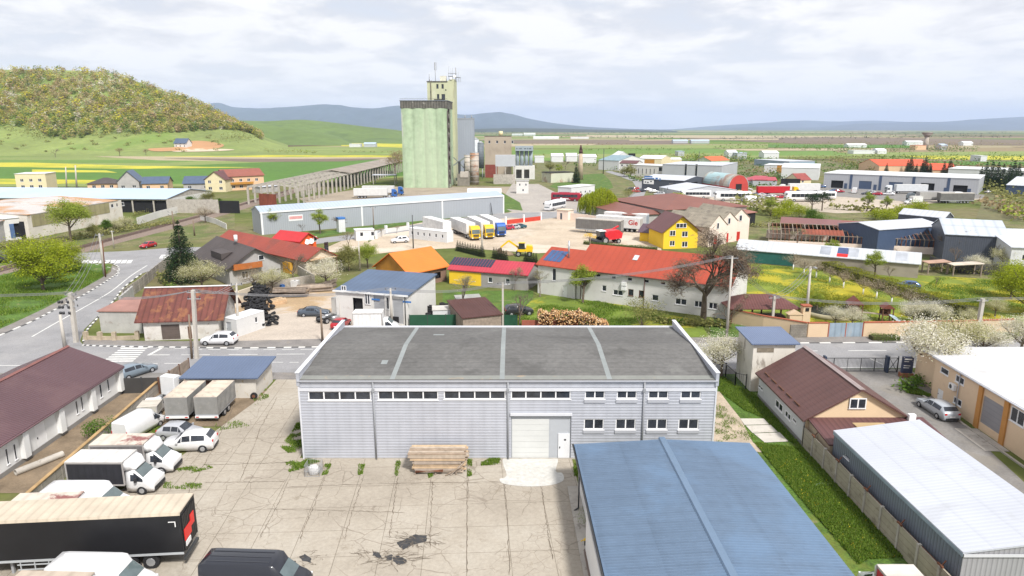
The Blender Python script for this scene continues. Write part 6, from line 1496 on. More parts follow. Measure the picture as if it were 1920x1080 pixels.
# --- the group of houses behind
h2 = rg('brown_tile_house', 'house with dark brown tiled roof, dormer and timber balcony gable', 'house', (356,480), (424,508), 3.0, (474,465), .6, over=.8, wall=wall_g, roofm=slate_roof, opens=[('window','r',2.2,1.0,1.3,1.3,{}), ('window','r',5.5,4.0,1.1,1.0,{})])
Wq, Dq, hq = BLD[h2.name]
MB().prism([(.4, hq+.55), (2.6, hq+1.9), (.4, hq+1.75)], Wq*.45, Wq*.75, 'x').build('dormer', slate_roof, h2)
MB().box(Wq+.02, Wq+1.1, .5, Dq*.6, 2.9, 3.0).box(Wq+1.0, Wq+1.1, .5, Dq*.6, 3.0, 4.0).build('balcony', M('orange_wood', (.42,.13,.03), .7, .15, rows=(1,.2,.3)), h2)
MB().cyl((Wq*.6,Dq*.45,hq+3.3),(Wq*.6,Dq*.45,hq+4.6),.35,n=10).build('vent_cap', trim_w, h2)
h3 = rg('long_red_roof_house', 'very long house with dull red sheet-tile roof and a balcony gable', 'house', (400,453), (572,492), 3.0, (597,465), .55, over=.7, wall=wall_c, roofm=red_dull, opens=[('window','r',2.0,1.1,1.2,1.3,{}), ('window','r',5.0,1.1,1.2,1.3,{}), ('door','r',4.2,4.3,.9,1.9,{'pane': dark_glass})]+row('f', 4, 14, 30, 1.0, 1.0, 1.1))
Wq, Dq, hq = BLD[h3.name]
MB().box(Wq+.02, Wq+1.2, .3, Dq-.3, 3.2, 3.32).build('balcony_floor', wood_raw, h3)
for y in (.3, Dq/2, Dq-.3): MB().box(Wq+1.05, Wq+1.17, y-.06, y+.06, 0, 3.2).build('balcony_post', wood_dark, h3)
MB().box(Wq*.80, Wq*.80+2.6, -.9, -.2, 0, 2.2).build('porch', M('ochre_porch', (.55,.30,.04), .8), h3)
h4 = rg('bright_red_house', 'house with vivid red roof and orange-red gable carrying two white dishes', 'house', (508,449), (562,455), 3.8, (574,437), .6, over=.4, wall=orange_wall, roofm=red_bright, opens=[('window','r',4.0,3.4,1.0,1.1,{})])
Wq, Dq, hq = BLD[h4.name]
for y in (2.0, Dq-1.6): MB().cyl((Wq+.1,y,3.6),(Wq+.25,y-.1,3.65),.55,.6,14).build('satellite_dish', white_paint, h4)
h5 = rg('orange_roof_house', 'brick house with glowing orange tile roof and varnished wooden gable', 'house', (765,516), (844,500), 2.7, (812,462), .62, over=.5, wall=M('raw_brick_wall', (.27,.17,.12), .9, .15, brick=(.4,.2,.02,.7)), walls={'l': wood_or}, roofm=orange_tile, opens=[('hole','f',1.6,.1,1.5,1.9,{}), ('hole','f',6.2,.8,1.6,1.2,{})])
Wq, Dq, hq = BLD[h5.name]; MB().poly([(-.02,0,hq),(-.02,Dq/2,RIDGE['orange_roof_house']),(-.02,Dq,hq)]).build('wooden_gable', wood_or, h5)
h6 = rg('solar_roof_row', 'long low building with crimson roof, yellow and grey walls and a strip of solar panels', 'building', (838,506), (990,518), 2.7, (1004,494), .40, over=.3, wall=M('row_grey_wall', (.30,.285,.27), .9, .15), roofm=magenta_roof, opens=row('f', 4, 1, 12, .9, .9, 1.0))
Wq, Dq, hq = BLD[h6.name]; MB().box(.0, Wq*.42, -.03, -.003, .1, hq-.35).build('yellow_front', wall_y, h6)
def solar(par, W_, D, h, rise, x0, x1, v0, v1, n, mat, t=.14):
 """panels on the front slope of a gable_x roof, from v0 to v1 up the slope"""
 for i in range(n):
  a, c = x0+(x1-x0)*i/n+.04, x0+(x1-x0)*(i+1)/n-.04; P_ = lambda x, v, d: (x, D/2*v, h+rise*v+t+d)
  b = MB(); ps = [P_(a,v0,.06), P_(c,v0,.06), P_(c,v1,.06), P_(a,v1,.06)]; b.poly(ps); b.poly([P_(a,v0,.02),P_(c,v0,.02),P_(c,v0,.06),P_(a,v0,.06)]); b.build('solar_panel', mat, par)
solar(h6, Wq, Dq, hq, RIDGE['solar_roof_row']-hq, -.6, Wq*.52, .32, .97, 15, solar_m)
h7 = rg('big_red_roof_building', 'big white-walled building with broad red sheet-tile roof, skylight and small windows', 'building', (1075,506), (1372,540), 5.0, (1112,459), .5, over=.45, wall=wall_w, roofm=red_tile,
 opens=[('window','f',x,4.15,.8,.55,{'div':1}) for x in (3.5,6.2,9,11.8,14.5,17.2,20)]+[('window','f',4.6,1.9,.8,1.0,{}),('window','f',6.6,1.5,1.7,.9,{'div':2}),('window','f',9.2,1.7,.9,1.1,{'frame':wood_dark}),('window','f',11.0,1.7,.9,1.1,{'frame':wood_dark}),('window','f',13.2,1.4,1.1,1.0,{}),('window','f',17.0,1.3,1.8,1.0,{'div':2}),('window','f',20.0,1.3,1.3,1.0,{}),('window','f',22.2,1.3,1.3,1.0,{})], gutter=M('brown_gutter', (.12,.05,.04), .5))
Wq, Dq, hq = BLD[h7.name]; rq = RIDGE['big_red_roof_building']-hq
sk = MB().obox((8.5, Dq/2*.60, hq+rq*.60+.2), (9.3, Dq/2*.60, hq+rq*.60+.2), 1.3, .12, up=(0,-rq,Dq/2)); sk.build('skylight', M('skylight_glass', (.45,.5,.52), .15), h7)
for x in (.8, 11.9): downpipe(h7, x, -.1, 0, hq-.1, .06, M('brown_gutter'))
for x, z in ((8.1,3.3),): MB().box(x,x+.8,-.35,-.02,z,z+.6).box(x,x+.8,-.35,-.02,z-.75,z-.15).build('air_conditioner', white_paint, h7)
h8 = rg('red_roof_wing', 'lower white wing under a red tile roof carrying blue solar panels and a steel flue', 'building', (1004,497), (1080,507), 5.0, (1064,467), .45, over=.3, wall=wall_w, roofm=red_tile, opens=[('window','f',2.9,2.6,.8,2.2,{}),('door','f',5.0,.02,.9,2.0,{'pane':white_paint})])
Wq, Dq, hq = BLD[h8.name]; solar(h8, Wq, Dq, hq, RIDGE['red_roof_wing']-hq, .4, 3.9, .2, .8, 4, solar_b); MB().cyl((4.7,Dq*.25,hq+1),(4.7,Dq*.25,hq+4.2),.16,n=8).build('flue_pipe', rim_m, h8)
# --- yellow house
yh = gb('yellow_house', 'bright yellow two-storey house with brown gable roof and white-framed windows', 'house', (1243,467), (1307,465), 9.5, 4.4, roof='gable_y', rise=3.4, over=.7, wall=wall_y, roofm=M('plum_tile', (.13,.055,.055), .55, .1, .2, rows=(1,.4,.25)),
 opens=[PX('window','f',(1256,432,1266,442)), PX('window','f',(1279,434,1289.5,444)), PX('window','f',(1256,451.5,1265,461)), PX('window','f',(1279,453,1289,463)), ('window','f',3.0,5.0,2.6,1.1,{'div':3}), ('window','r',1.5,2.9,.7,.9,{}), ('door','r',4.5,.1,.9,2.0,{'pane':wood_dark})])
yw = gb('yellow_annex', 'low yellow annex with violet-brown roof joined to the yellow house', 'annex', (1199,452), (1242,456), 6.5, 2.5, roof='gable_x', rise=1.5, over=.5, wall=wall_y, roofm=M('violet_tile', (.095,.06,.08), .55, .1, .2), opens=[('window','f',2.4,.9,.9,1.1,{})])
# --- mill with asbestos roofs, hangars
for lab, E0, E1, ze, Rp, zr in (('old mill wing with grey asbestos roof and pink gable beside the yellow house', (1243,417),(1330,428),4.6,(1344,403),.7), ('middle mill wing with grey asbestos roof and narrow pink gable', (1275,407),(1352,418),5.2,(1362,397),.75), ('rear mill wing with grey asbestos roof and round-topped gable window', (1300,400),(1372,412),5.6,(1383,391),.8)):
 m_ = rg('mill_wing', lab, 'building', E0, E1, ze, Rp, zr, over=.15, wall=wall_p, roofm=asbestos, group='gabled wings of the old mill'); Wq, Dq, hq = BLD[m_.name]
 opening('window', m_, (Wq,0,0), Vector((0,1,0)), Vector((1,0,0)), Dq*.40, hq-.6, .9, 1.5, -.06); opening('door', m_, (Wq,0,0), Vector((0,1,0)), Vector((1,0,0)), Dq*.3, .1, 1.2, 2.3, -.03, pane=M('red_door', (.45,.03,.02), .5))
pb('hangar', 'wide low hangar with reddish-brown hipped roof behind the old mill', 'hangar', (1247,394), (1400,387), (1330,367), 5, 5.0, roof='hip', rise=2.8, over=.6, wall=wall_g, roofm=brown_hall)
pb('hangar', 'lower brown-roofed wing of the hangar above the white trailers', 'hangar', (1177,404), (1250,401), (1252,378), 3.6, 3.6, roof='hip', rise=1.6, over=.5, wall=wall_g, roofm=brown_hall)
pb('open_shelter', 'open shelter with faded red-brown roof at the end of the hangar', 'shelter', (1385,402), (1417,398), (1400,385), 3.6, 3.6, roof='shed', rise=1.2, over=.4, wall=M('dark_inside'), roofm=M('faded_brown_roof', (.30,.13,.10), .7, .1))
# --- trailers and machines by the yellow house
GT = 'trailers parked beside the hangar'
def trl(key, mk, rear, front, lab, **k):
 a, b = G(*rear), G(*front); c = (a+b)/2; place(key, mk, (c.x, c.y, 0), atan2(b.y-a.y, b.x-a.x), lab, 'semi-trailer', GT)
trl('t_grey', mk_trailer(side=(.15,.145,.14), top=(.45,.42,.38), L=13, back=(.28,.27,.26)), (1164,441), (1084,435), 'dirty dark grey trailer with its tail toward the yellow house')
def mk_logo_trailer():
 p = mk_trailer(side=(.68,.68,.68), top=(.68,.67,.65), L=13, back=(.45,.42,.40), ribs=False, Hh=4.1)(); red = M('red_letters', (.45,.02,.02), .5)
 text(p, 'Gle', (-4.6,1.262,2.7), (pi/2,0,pi), 1.9, red, bold=True)
 MB().box(.8,2.8,1.252,1.258,2.85,3.25).build('blue_label', M('sign_blue'), p); return p
trl('t_white', mk_logo_trailer, (1199,436), (1122,430), 'white refrigerated trailer with red letters near its open tail')
trl('t_red', mk_trailer(side=(.60,.60,.62), top=(.68,.67,.65), L=13, back=(.30,.33,.38), ribs=False), (1208,427), (1140,422), 'white trailer with a dark rear between the lettered trailer and the hangar')
trl('t_far', mk_trailer(side=(.66,.66,.66), top=(.7,.7,.68), L=13, ribs=False), (1222,421), (1158,414), 'white trailer closest to the brown hangar roof')
def mk_combine():
 p = thing('combine_harvester', None, None); rd = M('machine_red', (.55,.02,.03), .4, .08); 
 MB().prism([(-3,1.3),(1.2,1.0),(1.6,2.6),(.6,3.3),(-2.2,3.4),(-3.3,2.6)], -1.5, 1.5, 'y').build('body', rd, p)
 MB().prism([(1.3,1.6),(2.7,1.7),(2.9,3.1),(1.4,3.2)], -1.1, 1.1, 'y').build('cab', dark_glass, p); MB().box(1.2,3.1,-1.2,1.2,3.22,3.38).build('cab_roof', white_paint, p)
 MB().box(2.9,4.2,-2.4,2.4,.3,1.1).build('header', steel_dark, p); MB().obox((-1.6,-1.2,3.2),(-3.8,-1.9,3.9),.35,.35).build('unloading_pipe', rd, p)
 MB().box(-1.4,1.0,-1.53,-1.505,2.0,2.2).build('white_stripe', white_paint, p)
 for s in (1,-1): wheel(p, 1.6, s*1.75, .95, .6); wheel(p, -2.3, s*1.4, .6, .4)
 return p
g = G(1140,456); place('combine', mk_combine, (g.x, g.y, 0), radians(200), 'red combine harvester with dark cab on the green verge', 'combine harvester')
def mk_loader():
 p = thing('excavator', None, None); b = MB().box(-2.0,1.4,-1.1,1.1,1.1,1.7); b.build('body', yellow_m, p); MB().prism([(-2.1,1.7),(-.5,1.7),(-.6,2.5),(-1.9,2.4)], -1.0, 1.0, 'y').build('engine_cover', yellow_m, p)
 MB().prism([(-.3,1.7),(1.2,1.7),(1.1,3.0),(-.2,3.05)], -.1, 1.0, 'y').build('cab', dark_glass, p); MB().box(-.35,1.25,-.15,1.05,3.06,3.16).build('cab_roof', yellow_m, p)
 MB().obox((.8,-.4,1.6),(3.4,-.4,3.4),.35,.4).obox((3.4,-.4,3.4),(5.2,-.4,1.9),.3,.35).build('arm', yellow_m, p); MB().prism([(4.7,.5),(5.9,.4),(6.0,1.3),(5.1,1.9)], -1.0, .2, 'y').build('bucket', M('bucket_rust', (.14,.09,.06), .8), p)
 for s in (1,-1): wheel(p, 1.2, s*1.2, .6, .45); wheel(p, -1.3, s*1.2, .6, .45)
 return p
g = G(982,480); place('loader', mk_loader, (g.x, g.y, 0), radians(178), 'yellow wheeled excavator working on a heap of sand', 'excavator')
g = G(950,478); tag(MB().loft([[(1.9*cos(2*pi*i/12)*r, 1.3*sin(2*pi*i/12)*r, z) for i in range(12)] for r, z in ((1,0),(.8,.4),(.4,.8),(.1,.95))]).build('sand_heap', soil_m, None, g), 'small heap of pale sand under the excavator bucket', 'sand heap')
GL = 'lorries parked in the big yard'
def lorry(key, mk, rear, front, lab, cat='lorry'):
 a, b = G(*rear), G(*front); d = (b-a).normalized(); c = b-d*9.3; place(key, mk, (c.x, c.y, 0), atan2(d.y, d.x), lab, cat, GL)
YC = (.80,.50,.01)
lorry('l_y', mk_articulated(YC, (.68,.68,.68), (.70,.70,.69)), (820,420), (893,451.5), 'yellow-cab lorry with white trailer beside the bare white trailer')
lorry('l_y', None, (850,415), (919,449), 'yellow-cab lorry with white trailer between another yellow cab and the blue one')
lorry('l_b', mk_articulated((.02,.10,.42), (.68,.68,.68), (.70,.70,.69)), (870,410), (941,445), 'blue-cab lorry with white trailer at the end of the row')
a, b = G(788,430), G(856,449); trl('t_w2', mk_trailer(side=(.68,.68,.68), top=(.70,.70,.69), L=13, ribs=False), (786,428), (856,449), 'white trailer without a lorry beside the white site offices')
lorry('l_b2', mk_articulated((.03,.12,.40), (.60,.60,.60), (.62,.62,.61)), (640,372), (745,371), 'blue-cab lorry with pale trailer behind the long grey hall')
lorry('l_b2', None, (640,366), (757,366), 'blue-cab lorry parked closest to the green silo')
for k, (x, y, c, t, l) in enumerate(((951,431,(.42,.02,.06),'hatch','dark red hatchback parked by the red wall'), (962,430,(.42,.43,.46),'hatch','silver hatchback between the dark red and teal cars by the red wall'), (972,428.5,(.02,.09,.12),'sedan','dark teal car parked by the red wall'))):
 g = G(x, y); place('cr%d' % k, mk_car(t, c), (g.x, g.y, 0), radians(205), l, 'car')
g = G(750,455); place('suv_w2', None, (g.x, g.y, 0), radians(200), 'white suv parked in front of the white site offices', 'car')
def office(A, B, D, lab, n=3):
 o = gb('site_office', lab, 'site office', A, B, D, 2.7, roof='flat', over=.04, t=.1, wall=clad_w, roofm=trim_w, group='white site offices', opens=row('f', n, .8, 5.6, 1.1, .6, .9)); return o
office((767,447),(799,451),2.6,'white site office module with three small windows by the parked suv'); office((799.6,451),(838,455.5),2.6,'white site office module next to the trailers')
gb('guard_hut', 'white guard hut with two blue windows at the yard entrance', 'hut', (668,452), (702,450), 2.8, 2.7, roof='flat', over=.15, t=.12, wall=clad_w, roofm=trim_w, opens=[('window','f',1.0,1.1,.9,1.1,{}),('door','f',2.4,.05,.8,2.0,{'pane':trim_w}),('window','f',3.8,1.1,.9,1.1,{})])
gb('kiosk', 'tiny white hut with a blue top beside the bare tree', 'hut', (636,436), (648,435), 2.0, 3.6, roof='flat', over=.1, t=.5, wall=clad_w, roofm=M('sign_blue'))
wallrun('painted_wall', 'low red-painted wall with white railings by the parked cars', 'wall', [(948,421),(1014,413)], 1.3, .25, M('red_paint_wall', (.48,.05,.03), .8, .1), post=6, postm=trim_w, pw=.5, ph=1.1)
wallrun('pale_wall', 'long low pale pink wall below the weeping willow', 'wall', [(1068,412),(1100,416),(1140,422)], 2.2, .3, wall_p, post=8, pw=.35)
gb('gate_lodge', 'small pink gate lodge at the end of the pale wall', 'lodge', (1044,411), (1065,413), 3.2, 3.0, roof='flat', over=.2, wall=wall_p, roofm=wall_c, opens=[('door','f',1.2,.05,.8,2.0,{'pane':clad_d})])
wallrun('white_fence_wall', 'low white yard wall behind the small trees at the yard entrance', 'wall', [(706,448),(724,437),(765,431)], 1.2, .2, wall_w, post=9, postm=trim_w, pw=.6, ph=.9)
# --- long grey hall and behind
gh = rg('long_grey_hall', 'very long pale grey metal hall with low blue-grey roof', 'hall', (487,399), (945,367), 6.0, (460,388.5), 7.3, over=.15, wall=M('hall_grey_cladding', (.33,.355,.39), .5, .05, .1, rib=(0,.6,.12)), roofm=M('hall_roof', (.36,.42,.52), .42, .08, .06, rib=(0,1.0,.14)))
Wq, Dq, hq = BLD[gh.name]; b = MB().box(-.2, Wq+.2, -.22, -.16, hq-.3, hq+.1); b.build('eaves_trim', trim_w, gh)
for f in (.0, .36, .70, .997): MB().box(Wq*f, Wq*f+.5, -.12, -.003, 0, hq-.3).build('downpipe', trim_w, gh)
sn = MB().box(7.5, 11.5, -.06, -.003, 3.1, 4.7).build('sign', trim_w, gh); MB().box(7.7, 11.3, -.09, -.065, 3.6, 4.4).build('red_band', M('faded_pink_print', (.60,.30,.30), .7), sn)
th = rg('tent_hall', 'white tent-like hall with translucent roof panels below the green silo', 'hall', (876,367), (940,367), 4.0, (880,354), 6.4, over=.2, wall=clad_w, roofm=M('tent_roof', (.66,.67,.69), .45, .04))
# skeleton of a long shed
def ruined():
 A, B = G(560,384), G(757,321); u = (B-A); L = u.length; u.normalize(); w = Vector((-u.y,u.x,0)); 
 p = thing('ruined_shed', 'long skeleton shed of concrete columns, half of it still roofed', 'shed', (A.x, A.y, 0), atan2(u.y,u.x)); Dp = 19; h = 6.4
 n = int(L/6.2)
 for i in range(n+1):
  x = i*L/n
  for y in (0, Dp/2, Dp): MB().box(x-.32,x+.32,y-.32,y+.32,0,h+(1.2 if y == Dp/2 else 0)).build('column', concrete_m, p)
  MB().obox((x,0,h+.2),(x,Dp/2,h+1.4),.5,.6).obox((x,Dp/2,h+1.4),(x,Dp,h+.2),.5,.6).build('rafter', concrete_m, p)
 for y, z in ((0,h),(Dp/2,h+1.5),(Dp,h),(Dp*.25,h+.8),(Dp*.75,h+.8)): MB().box(0,L,y-.12,y+.12,z+.42,z+.62).build('purlin', concrete_m, p)
 rf = M('ruined_roof', (.30,.26,.22), .9, .2, .1, rib=(0,3,.3), stain=((.16,.13,.11), .1, .55, .6))
 x0 = L*.36; MB().prism([(-.6,h+.5),(Dp/2,h+2.05),(Dp+.6,h+.5),(Dp+.6,h+.68),(Dp/2,h+2.25),(-.6,h+.68)], x0, L+.5, 'x').build('roof', rf, p)
ruined()
wallrun('rusty_screen', 'rust-brown corrugated screen at the end of the skeleton shed', 'screen', [(487,386),(519,388)], 4.6, .15, M('rust_sheet', (.22,.06,.035), .85, .3, .3, rib=(0,.8,.3)))
def canopy():
 g = G(722,345); p = thing('canopy', 'small grey canopy roof on posts beside the skeleton shed', 'canopy', g)
 MB().box(-6,6,-3,3,4.6,4.9).build('canopy_roof', roof_lg, p)
 for x in (-5.5,5.5):
  for y in (-2.5,2.5): MB().box(x-.2,x+.2,y-.2,y+.2,0,4.6).build('post', concrete_m, p)
canopy()
# --- silo complex
def silo():
 A = G(757,352); X0 = A.x; Y0 = A.y; Ws, Ds, h = 21.8, 22, 37.3
 sg_ = M('silo_green', (.36,.46,.31), .85, .07, .05, stain=((.43,.50,.36), .12, .5, .6), stain2=((.24,.33,.20), .07, .58, .5), streak=.12, rib=(0,5.45,.12), fine=.4)
 p = thing('grain_silo', 'huge pale green grain silo block with a dark gallery band at its top', 'silo', (X0, Y0, 0), radians(-1.5)); b = MB()
 out = []
 def lobes(x0, y0, x1, y1, n, bulge):
  u = Vector((x1-x0, y1-y0)); L = u.length; u.normalize(); nn = Vector((u.y, -u.x)); r = []
  for i in range(n):
   for j in range(6): t = (i+j/6)/n; r.append((x0+u.x*L*t+nn.x*bulge*sin(pi*j/6), y0+u.y*L*t+nn.y*bulge*sin(pi*j/6)))
  return r
 out = lobes(0,0,Ws,0,4,.35)+lobes(Ws,0,Ws,Ds,4,.35)+lobes(Ws,Ds,0,Ds,4,.35)+lobes(0,Ds,0,0,4,.35)
 b.loft([[(x,y,z) for x, y in out] for z in (0, 3.2, 3.22, h)], sm=False); b.build('silo_body', sg_, p)
 gal = MB(); gal.box(-.3,Ws+.3,-.3,Ds+.3,h+.003,h+3.4); gal.build('gallery', M('gallery_grime', (.12,.115,.10), .9, .35, .5, rib=(0,1.3,.5), stain=((.45,.44,.40), .6, .60, .9)), p)
 MB().box(-.5,Ws+.5,-.5,Ds+.5,h+3.403,h+3.7).build('gallery_roof', M('gallery_roof', (.16,.18,.21), .8), p)
 q = MB()
 for i in range(60): q.box(-.4+i*.38,-.36+i*.38,-.45,-.41,h+3.7,h+4.6)
 q.box(-.4,Ws+.4,-.45,-.41,h+4.55,h+4.62); q.build('railing', steel_dark, p)
 st = MB()
 for i in range(8):
  z0 = 2+i*4.4; st.obox((Ws+.45,1,z0),(Ws+.45,3.4,z0+2.2),1.0,.2).obox((Ws+.45,3.4,z0+2.2),(Ws+.45,1,z0+4.4),1.0,.2).box(Ws+.1,Ws+1.2,.3,1.1,z0-.1,z0)
 for y in (.4,4): st.box(Ws+1.1,Ws+1.25,y,y+.15,0,h)
 st.box(Ws+.0,Ws+.5,-.2,.3,0,h-1); st.build('stair', M('stair_rust', (.10,.085,.08), .8), p)
 MB().box(.1,2.1,-.10,-.05,h-13,h-2).build('pale_panel', M('pale_panel', (.42,.44,.40), .8), p)
 tw = M('tower_plaster', (.46,.47,.31), .88, .08, .12, stain=((.27,.26,.18), .25, .55, .6), stain2=((.58,.56,.44), .2, .56, .5), streak=.3)
 tx0, tx1, ty0, ty1 = 9.6, 23.2, 21.5, 33.5; HT = 50.6
 t = thing('silo_tower', 'tall stained pale yellow lift tower rising behind the green silo with antennas on its roof', 'tower', (X0, Y0, 0), radians(-1.5))
 b = MB(); fillwall(b,(tx0,ty0,0),(1,0,0),(0,-1,0),tx1-tx0,HT,[(4.6,HT-3.2,1.1,2.2),(7.2,HT-3.2,1.1,2.2),(4.8,HT-8.2,1.2,2.4),(7.1,HT-8.6,1.8,2.8),(4.9,HT-16,1.1,2.4),(7.2,HT-16,1.1,2.4),(9.0,HT-4.2,.6,.7),(11.3,HT-10,.6,.7)], .5)
 fillwall(b,(tx1,ty0,0),(0,1,0),(1,0,0),ty1-ty0,HT,[],.3); fillwall(b,(tx1,ty1,0),(-1,0,0),(0,1,0),tx1-tx0,HT,[],.3); fillwall(b,(tx0,ty1,0),(0,-1,0),(-1,0,0),ty1-ty0,HT,[],.3)
 b.poly([(tx0,ty0,HT),(tx1,ty0,HT),(tx1,ty1,HT),(tx0,ty1,HT)]); b.prism([(tx1-4,HT),(tx1,HT),(tx1,HT+1.4),(tx1-2.2,HT+1.3)], ty0-.01, ty1, 'y'); b.build('tower_wall', tw, t)
 MB().box(tx0-.2,tx1-3.4,ty0-.25,ty0+.1,HT+.002,HT+.5).build('roof_edge', M('gallery_grime'), t)
 MB().box(tx0+3.4,tx0+8.6,ty0-.9,ty0-.01,HT-9.4,HT-8.3).build('burnt_ledge', M('soot', (.03,.028,.025), .95, .3), t); MB().box(tx0+4.2,tx0+8.4,ty0-.1,ty0-.004,HT-12.2,HT-9.5).build('soot_stain', M('soot_light', (.16,.15,.11), .95, .4, .6), t)
 dk = MB()
 for x, z, w, hh in ((4.6,HT-3.2,1.1,2.2),(7.2,HT-3.2,1.1,2.2),(4.8,HT-8.2,1.2,2.4),(7.1,HT-8.6,1.8,2.8),(4.9,HT-16,1.1,2.4),(7.2,HT-16,1.1,2.4),(9.0,HT-4.2,.6,.7),(11.3,HT-10,.6,.7)):
  MB().box(tx0+x,tx0+x+w,ty0+.45,ty0+.49,z,z+hh).build('window', dark_glass, t)
 MB().box(tx0+1.5,tx0+2.1,ty0-.2,ty0-.004,HT-20,HT-.3).build('drain_pipe', M('soot_light'), t)
 MB().box(tx0+8.0,tx1-1.2,ty0-3,ty0-.01,HT-17,HT-12.4).build('bay', M('bay_plaster', (.55,.50,.38), .88, .1), t); MB().box(tx0+7.4,tx1-1.6,ty0-3.2,ty0+.1,HT-12.39,HT-12.1).build('bay_roof', M('soot'), t)
 MB().box(tx0+6.1,tx0+9.3,ty0+3,ty0+6,HT+.5,HT+3.2).build('roof_hut', M('hut_cream', (.58,.57,.50), .8), t)
 ant = steel_grey
 m = MB().cyl((tx0+4.1,ty0+1,HT),(tx0+4.1,ty0+1,HT+9.5),.14,n=6); m.build('mast', ant, t)
 for z in (6.2,7.2,8.2,9.0):
  for a in range(3): MB().box(tx0+4.1+.5*cos(a*2.1)-.13,tx0+4.1+.5*cos(a*2.1)+.13,ty0+1+.5*sin(a*2.1)-.1,ty0+1+.5*sin(a*2.1)+.1,HT+z-.5,HT+z+.4).build('antenna_panel', ant, t)
 for x, hh in ((1.1,3.9),(1.4,1.2),(2.2,1.0),(9.7,2.8)): MB().cyl((tx0+x,ty0+.5,HT),(tx0+x,ty0+.5,HT+hh),.18,n=6).build('aerial', ant, t)
 for x, hh in ((10.9,7.6),(12.0,6.6),(12.8,6.8),(14.4,7.0),(15.6,4.8),(16.5,3.0)): MB().cyl((tx0+x,ty0+.8,HT),(tx0+x,ty0+.8,HT+hh),.09 if x != 14.4 else .28,n=6).build('aerial', ant, t)
 MB().obox((tx0+10.6,ty0+.3,HT+2.8),(tx0+16.8,ty0+.3,HT+2.0),.25,.25).obox((tx0+10.6,ty0+.3,HT+4.2),(tx0+14.8,ty0+.3,HT+4.0),.15,.15).build('antenna_rail', steel_dark, t)
 for x, z, r in ((13.9,2.7,.75),(12.1,1.7,.7)): MB().cyl((tx0+x,ty0-.1,HT+z),(tx0+x,ty0-.5,HT+z),r,r*.9,14).build('dish', white_paint, t)
silo()
def cyl_thing(name, label, cat, px, py, r, h, mat, rings=0, dome=.0, legs=0, y=None):
 g = G(px, py) if y is None else Vector((AT(px, 300, y).x, y, 0)); p = thing(name, label, cat, g); z0 = legs
 MB().cyl((0,0,z0),(0,0,h),r,n=20).build('shell', mat, p); MB().cyl((0,0,h+.002),(0,0,h+max(dome,.15)),r*1.02,r*(.25 if dome else 1.02),20).build('top_cover', steel_grey, p)
 if rings:
  b = MB()
  for i in range(rings): z = z0+(h-z0)*(i+.5)/rings; b.cyl((0,0,z),(0,0,z+.25),r*1.04,n=20,cap=True)
  b.build('hoop', M('hoop_grey', (.30,.29,.28), .7), p)
 if legs:
  for a in range(4): MB().cyl((r*.8*cos(a*pi/2+.8),r*.8*sin(a*pi/2+.8),0),(r*.8*cos(a*pi/2+.8),r*.8*sin(a*pi/2+.8),legs),.25,n=6).build('support', steel_grey, p)
 return p
y0 = G(0,352)[1]
st_ = thing('steel_silo', 'smooth blue-grey square silo block behind the green silo', 'silo', (AT(854,300,y0+42).x, y0+42, 0)); hS = ZAT(223, y0+42); MB().box(0,10.0,0,10,0,hS).build('silo_body', M('blue_grey_steel', (.30,.33,.385), .6, .05, .1, rib=(0,1.2,.06)), st_)
MB().box(-.15,10.15,-.15,10.15,hS+.002,hS+.35).build('top_cover', steel_grey, st_)
for x in (5.5, 9.0): MB().cyl((x,1,hS+.3),(x,1,hS+1.8),.3,n=8).build('roof_vent', steel_grey, st_)
rust_c = M('rust_streaked_white', (.45,.41,.37), .85, .15, .3, stain=((.24,.13,.08), .5, .54, .8), streak=.3)
cyl_thing('storage_cylinder', 'rust-streaked white cylinder silo hooped in grey beside the green silo', 'silo', 878, 343, 1.9, 14.5, rust_c, 6)
cyl_thing('storage_cylinder', 'broad rust-stained cylinder silo next to the hooped one', 'silo', 890, 346, 2.3, 16, M('rusty_white', (.42,.37,.32), .85, .2, .3, stain=((.30,.13,.06), .3, .5, .8)), 6)
cyl_thing('storage_cylinder', 'pale grey raised cylinder silo behind the rusty ones', 'silo', 892, 335, 2.0, 22, M('pale_steel', (.45,.48,.50), .6), 0, 1)
cyl_thing('storage_cylinder', 'dark slender raised cylinder silo beside the grey factory block', 'silo', 901, 335, 2.1, 20, M('dark_steel_silo', (.13,.15,.17), .6, .1, rows=(1,1.5,.3)), 0, 1, 6)
cs = thing('conveyor', 'tangle of dark pipes and conveyors between the green silo and the rusty cylinders', 'conveyor', G(862,348)); 
for k, (a_, b_2, w) in enumerate((((-3,0,10),(3,0,14),.8),((0,0,0),(0,0,12),1.2),((-3,1,14),(3,1,8),.5),((2.5,0,0),(2.5,0,11),.5),((-2,0,3),(4,0,5),1.4))): MB().obox(a_, b_2, w, w).build('conveyor_pipe', steel_dark if k % 2 else M('pipe_green_grey', (.20,.22,.20), .8), cs)
MB().box(-1,5,-2,2,0,6).build('machine_house', M('machine_house', (.22,.20,.17), .9, .2), cs); MB().box(.5,4.5,-2.3,2.3,4.2,7.0).build('machine_cabin', rust_c, cs)
fb_ = gb('factory_block', 'square beige factory block with brick-red base and four little top windows', 'building', (909,333), (959,333), 16, ZAT(255, G(0,333)[1]), roof='flat', over=.3, wall=M('factory_beige', (.40,.335,.265), .9, .08, .1, stain=((.30,.25,.20), .15, .55, .5)), roofm=M('soot_light'), rec=.3,
 opens=[('window','f',x,ZAT(255, G(0,333)[1])-4.2,1.2,1.6,{'div':1}) for x in (2.2,6.7,11.2,15.6)])
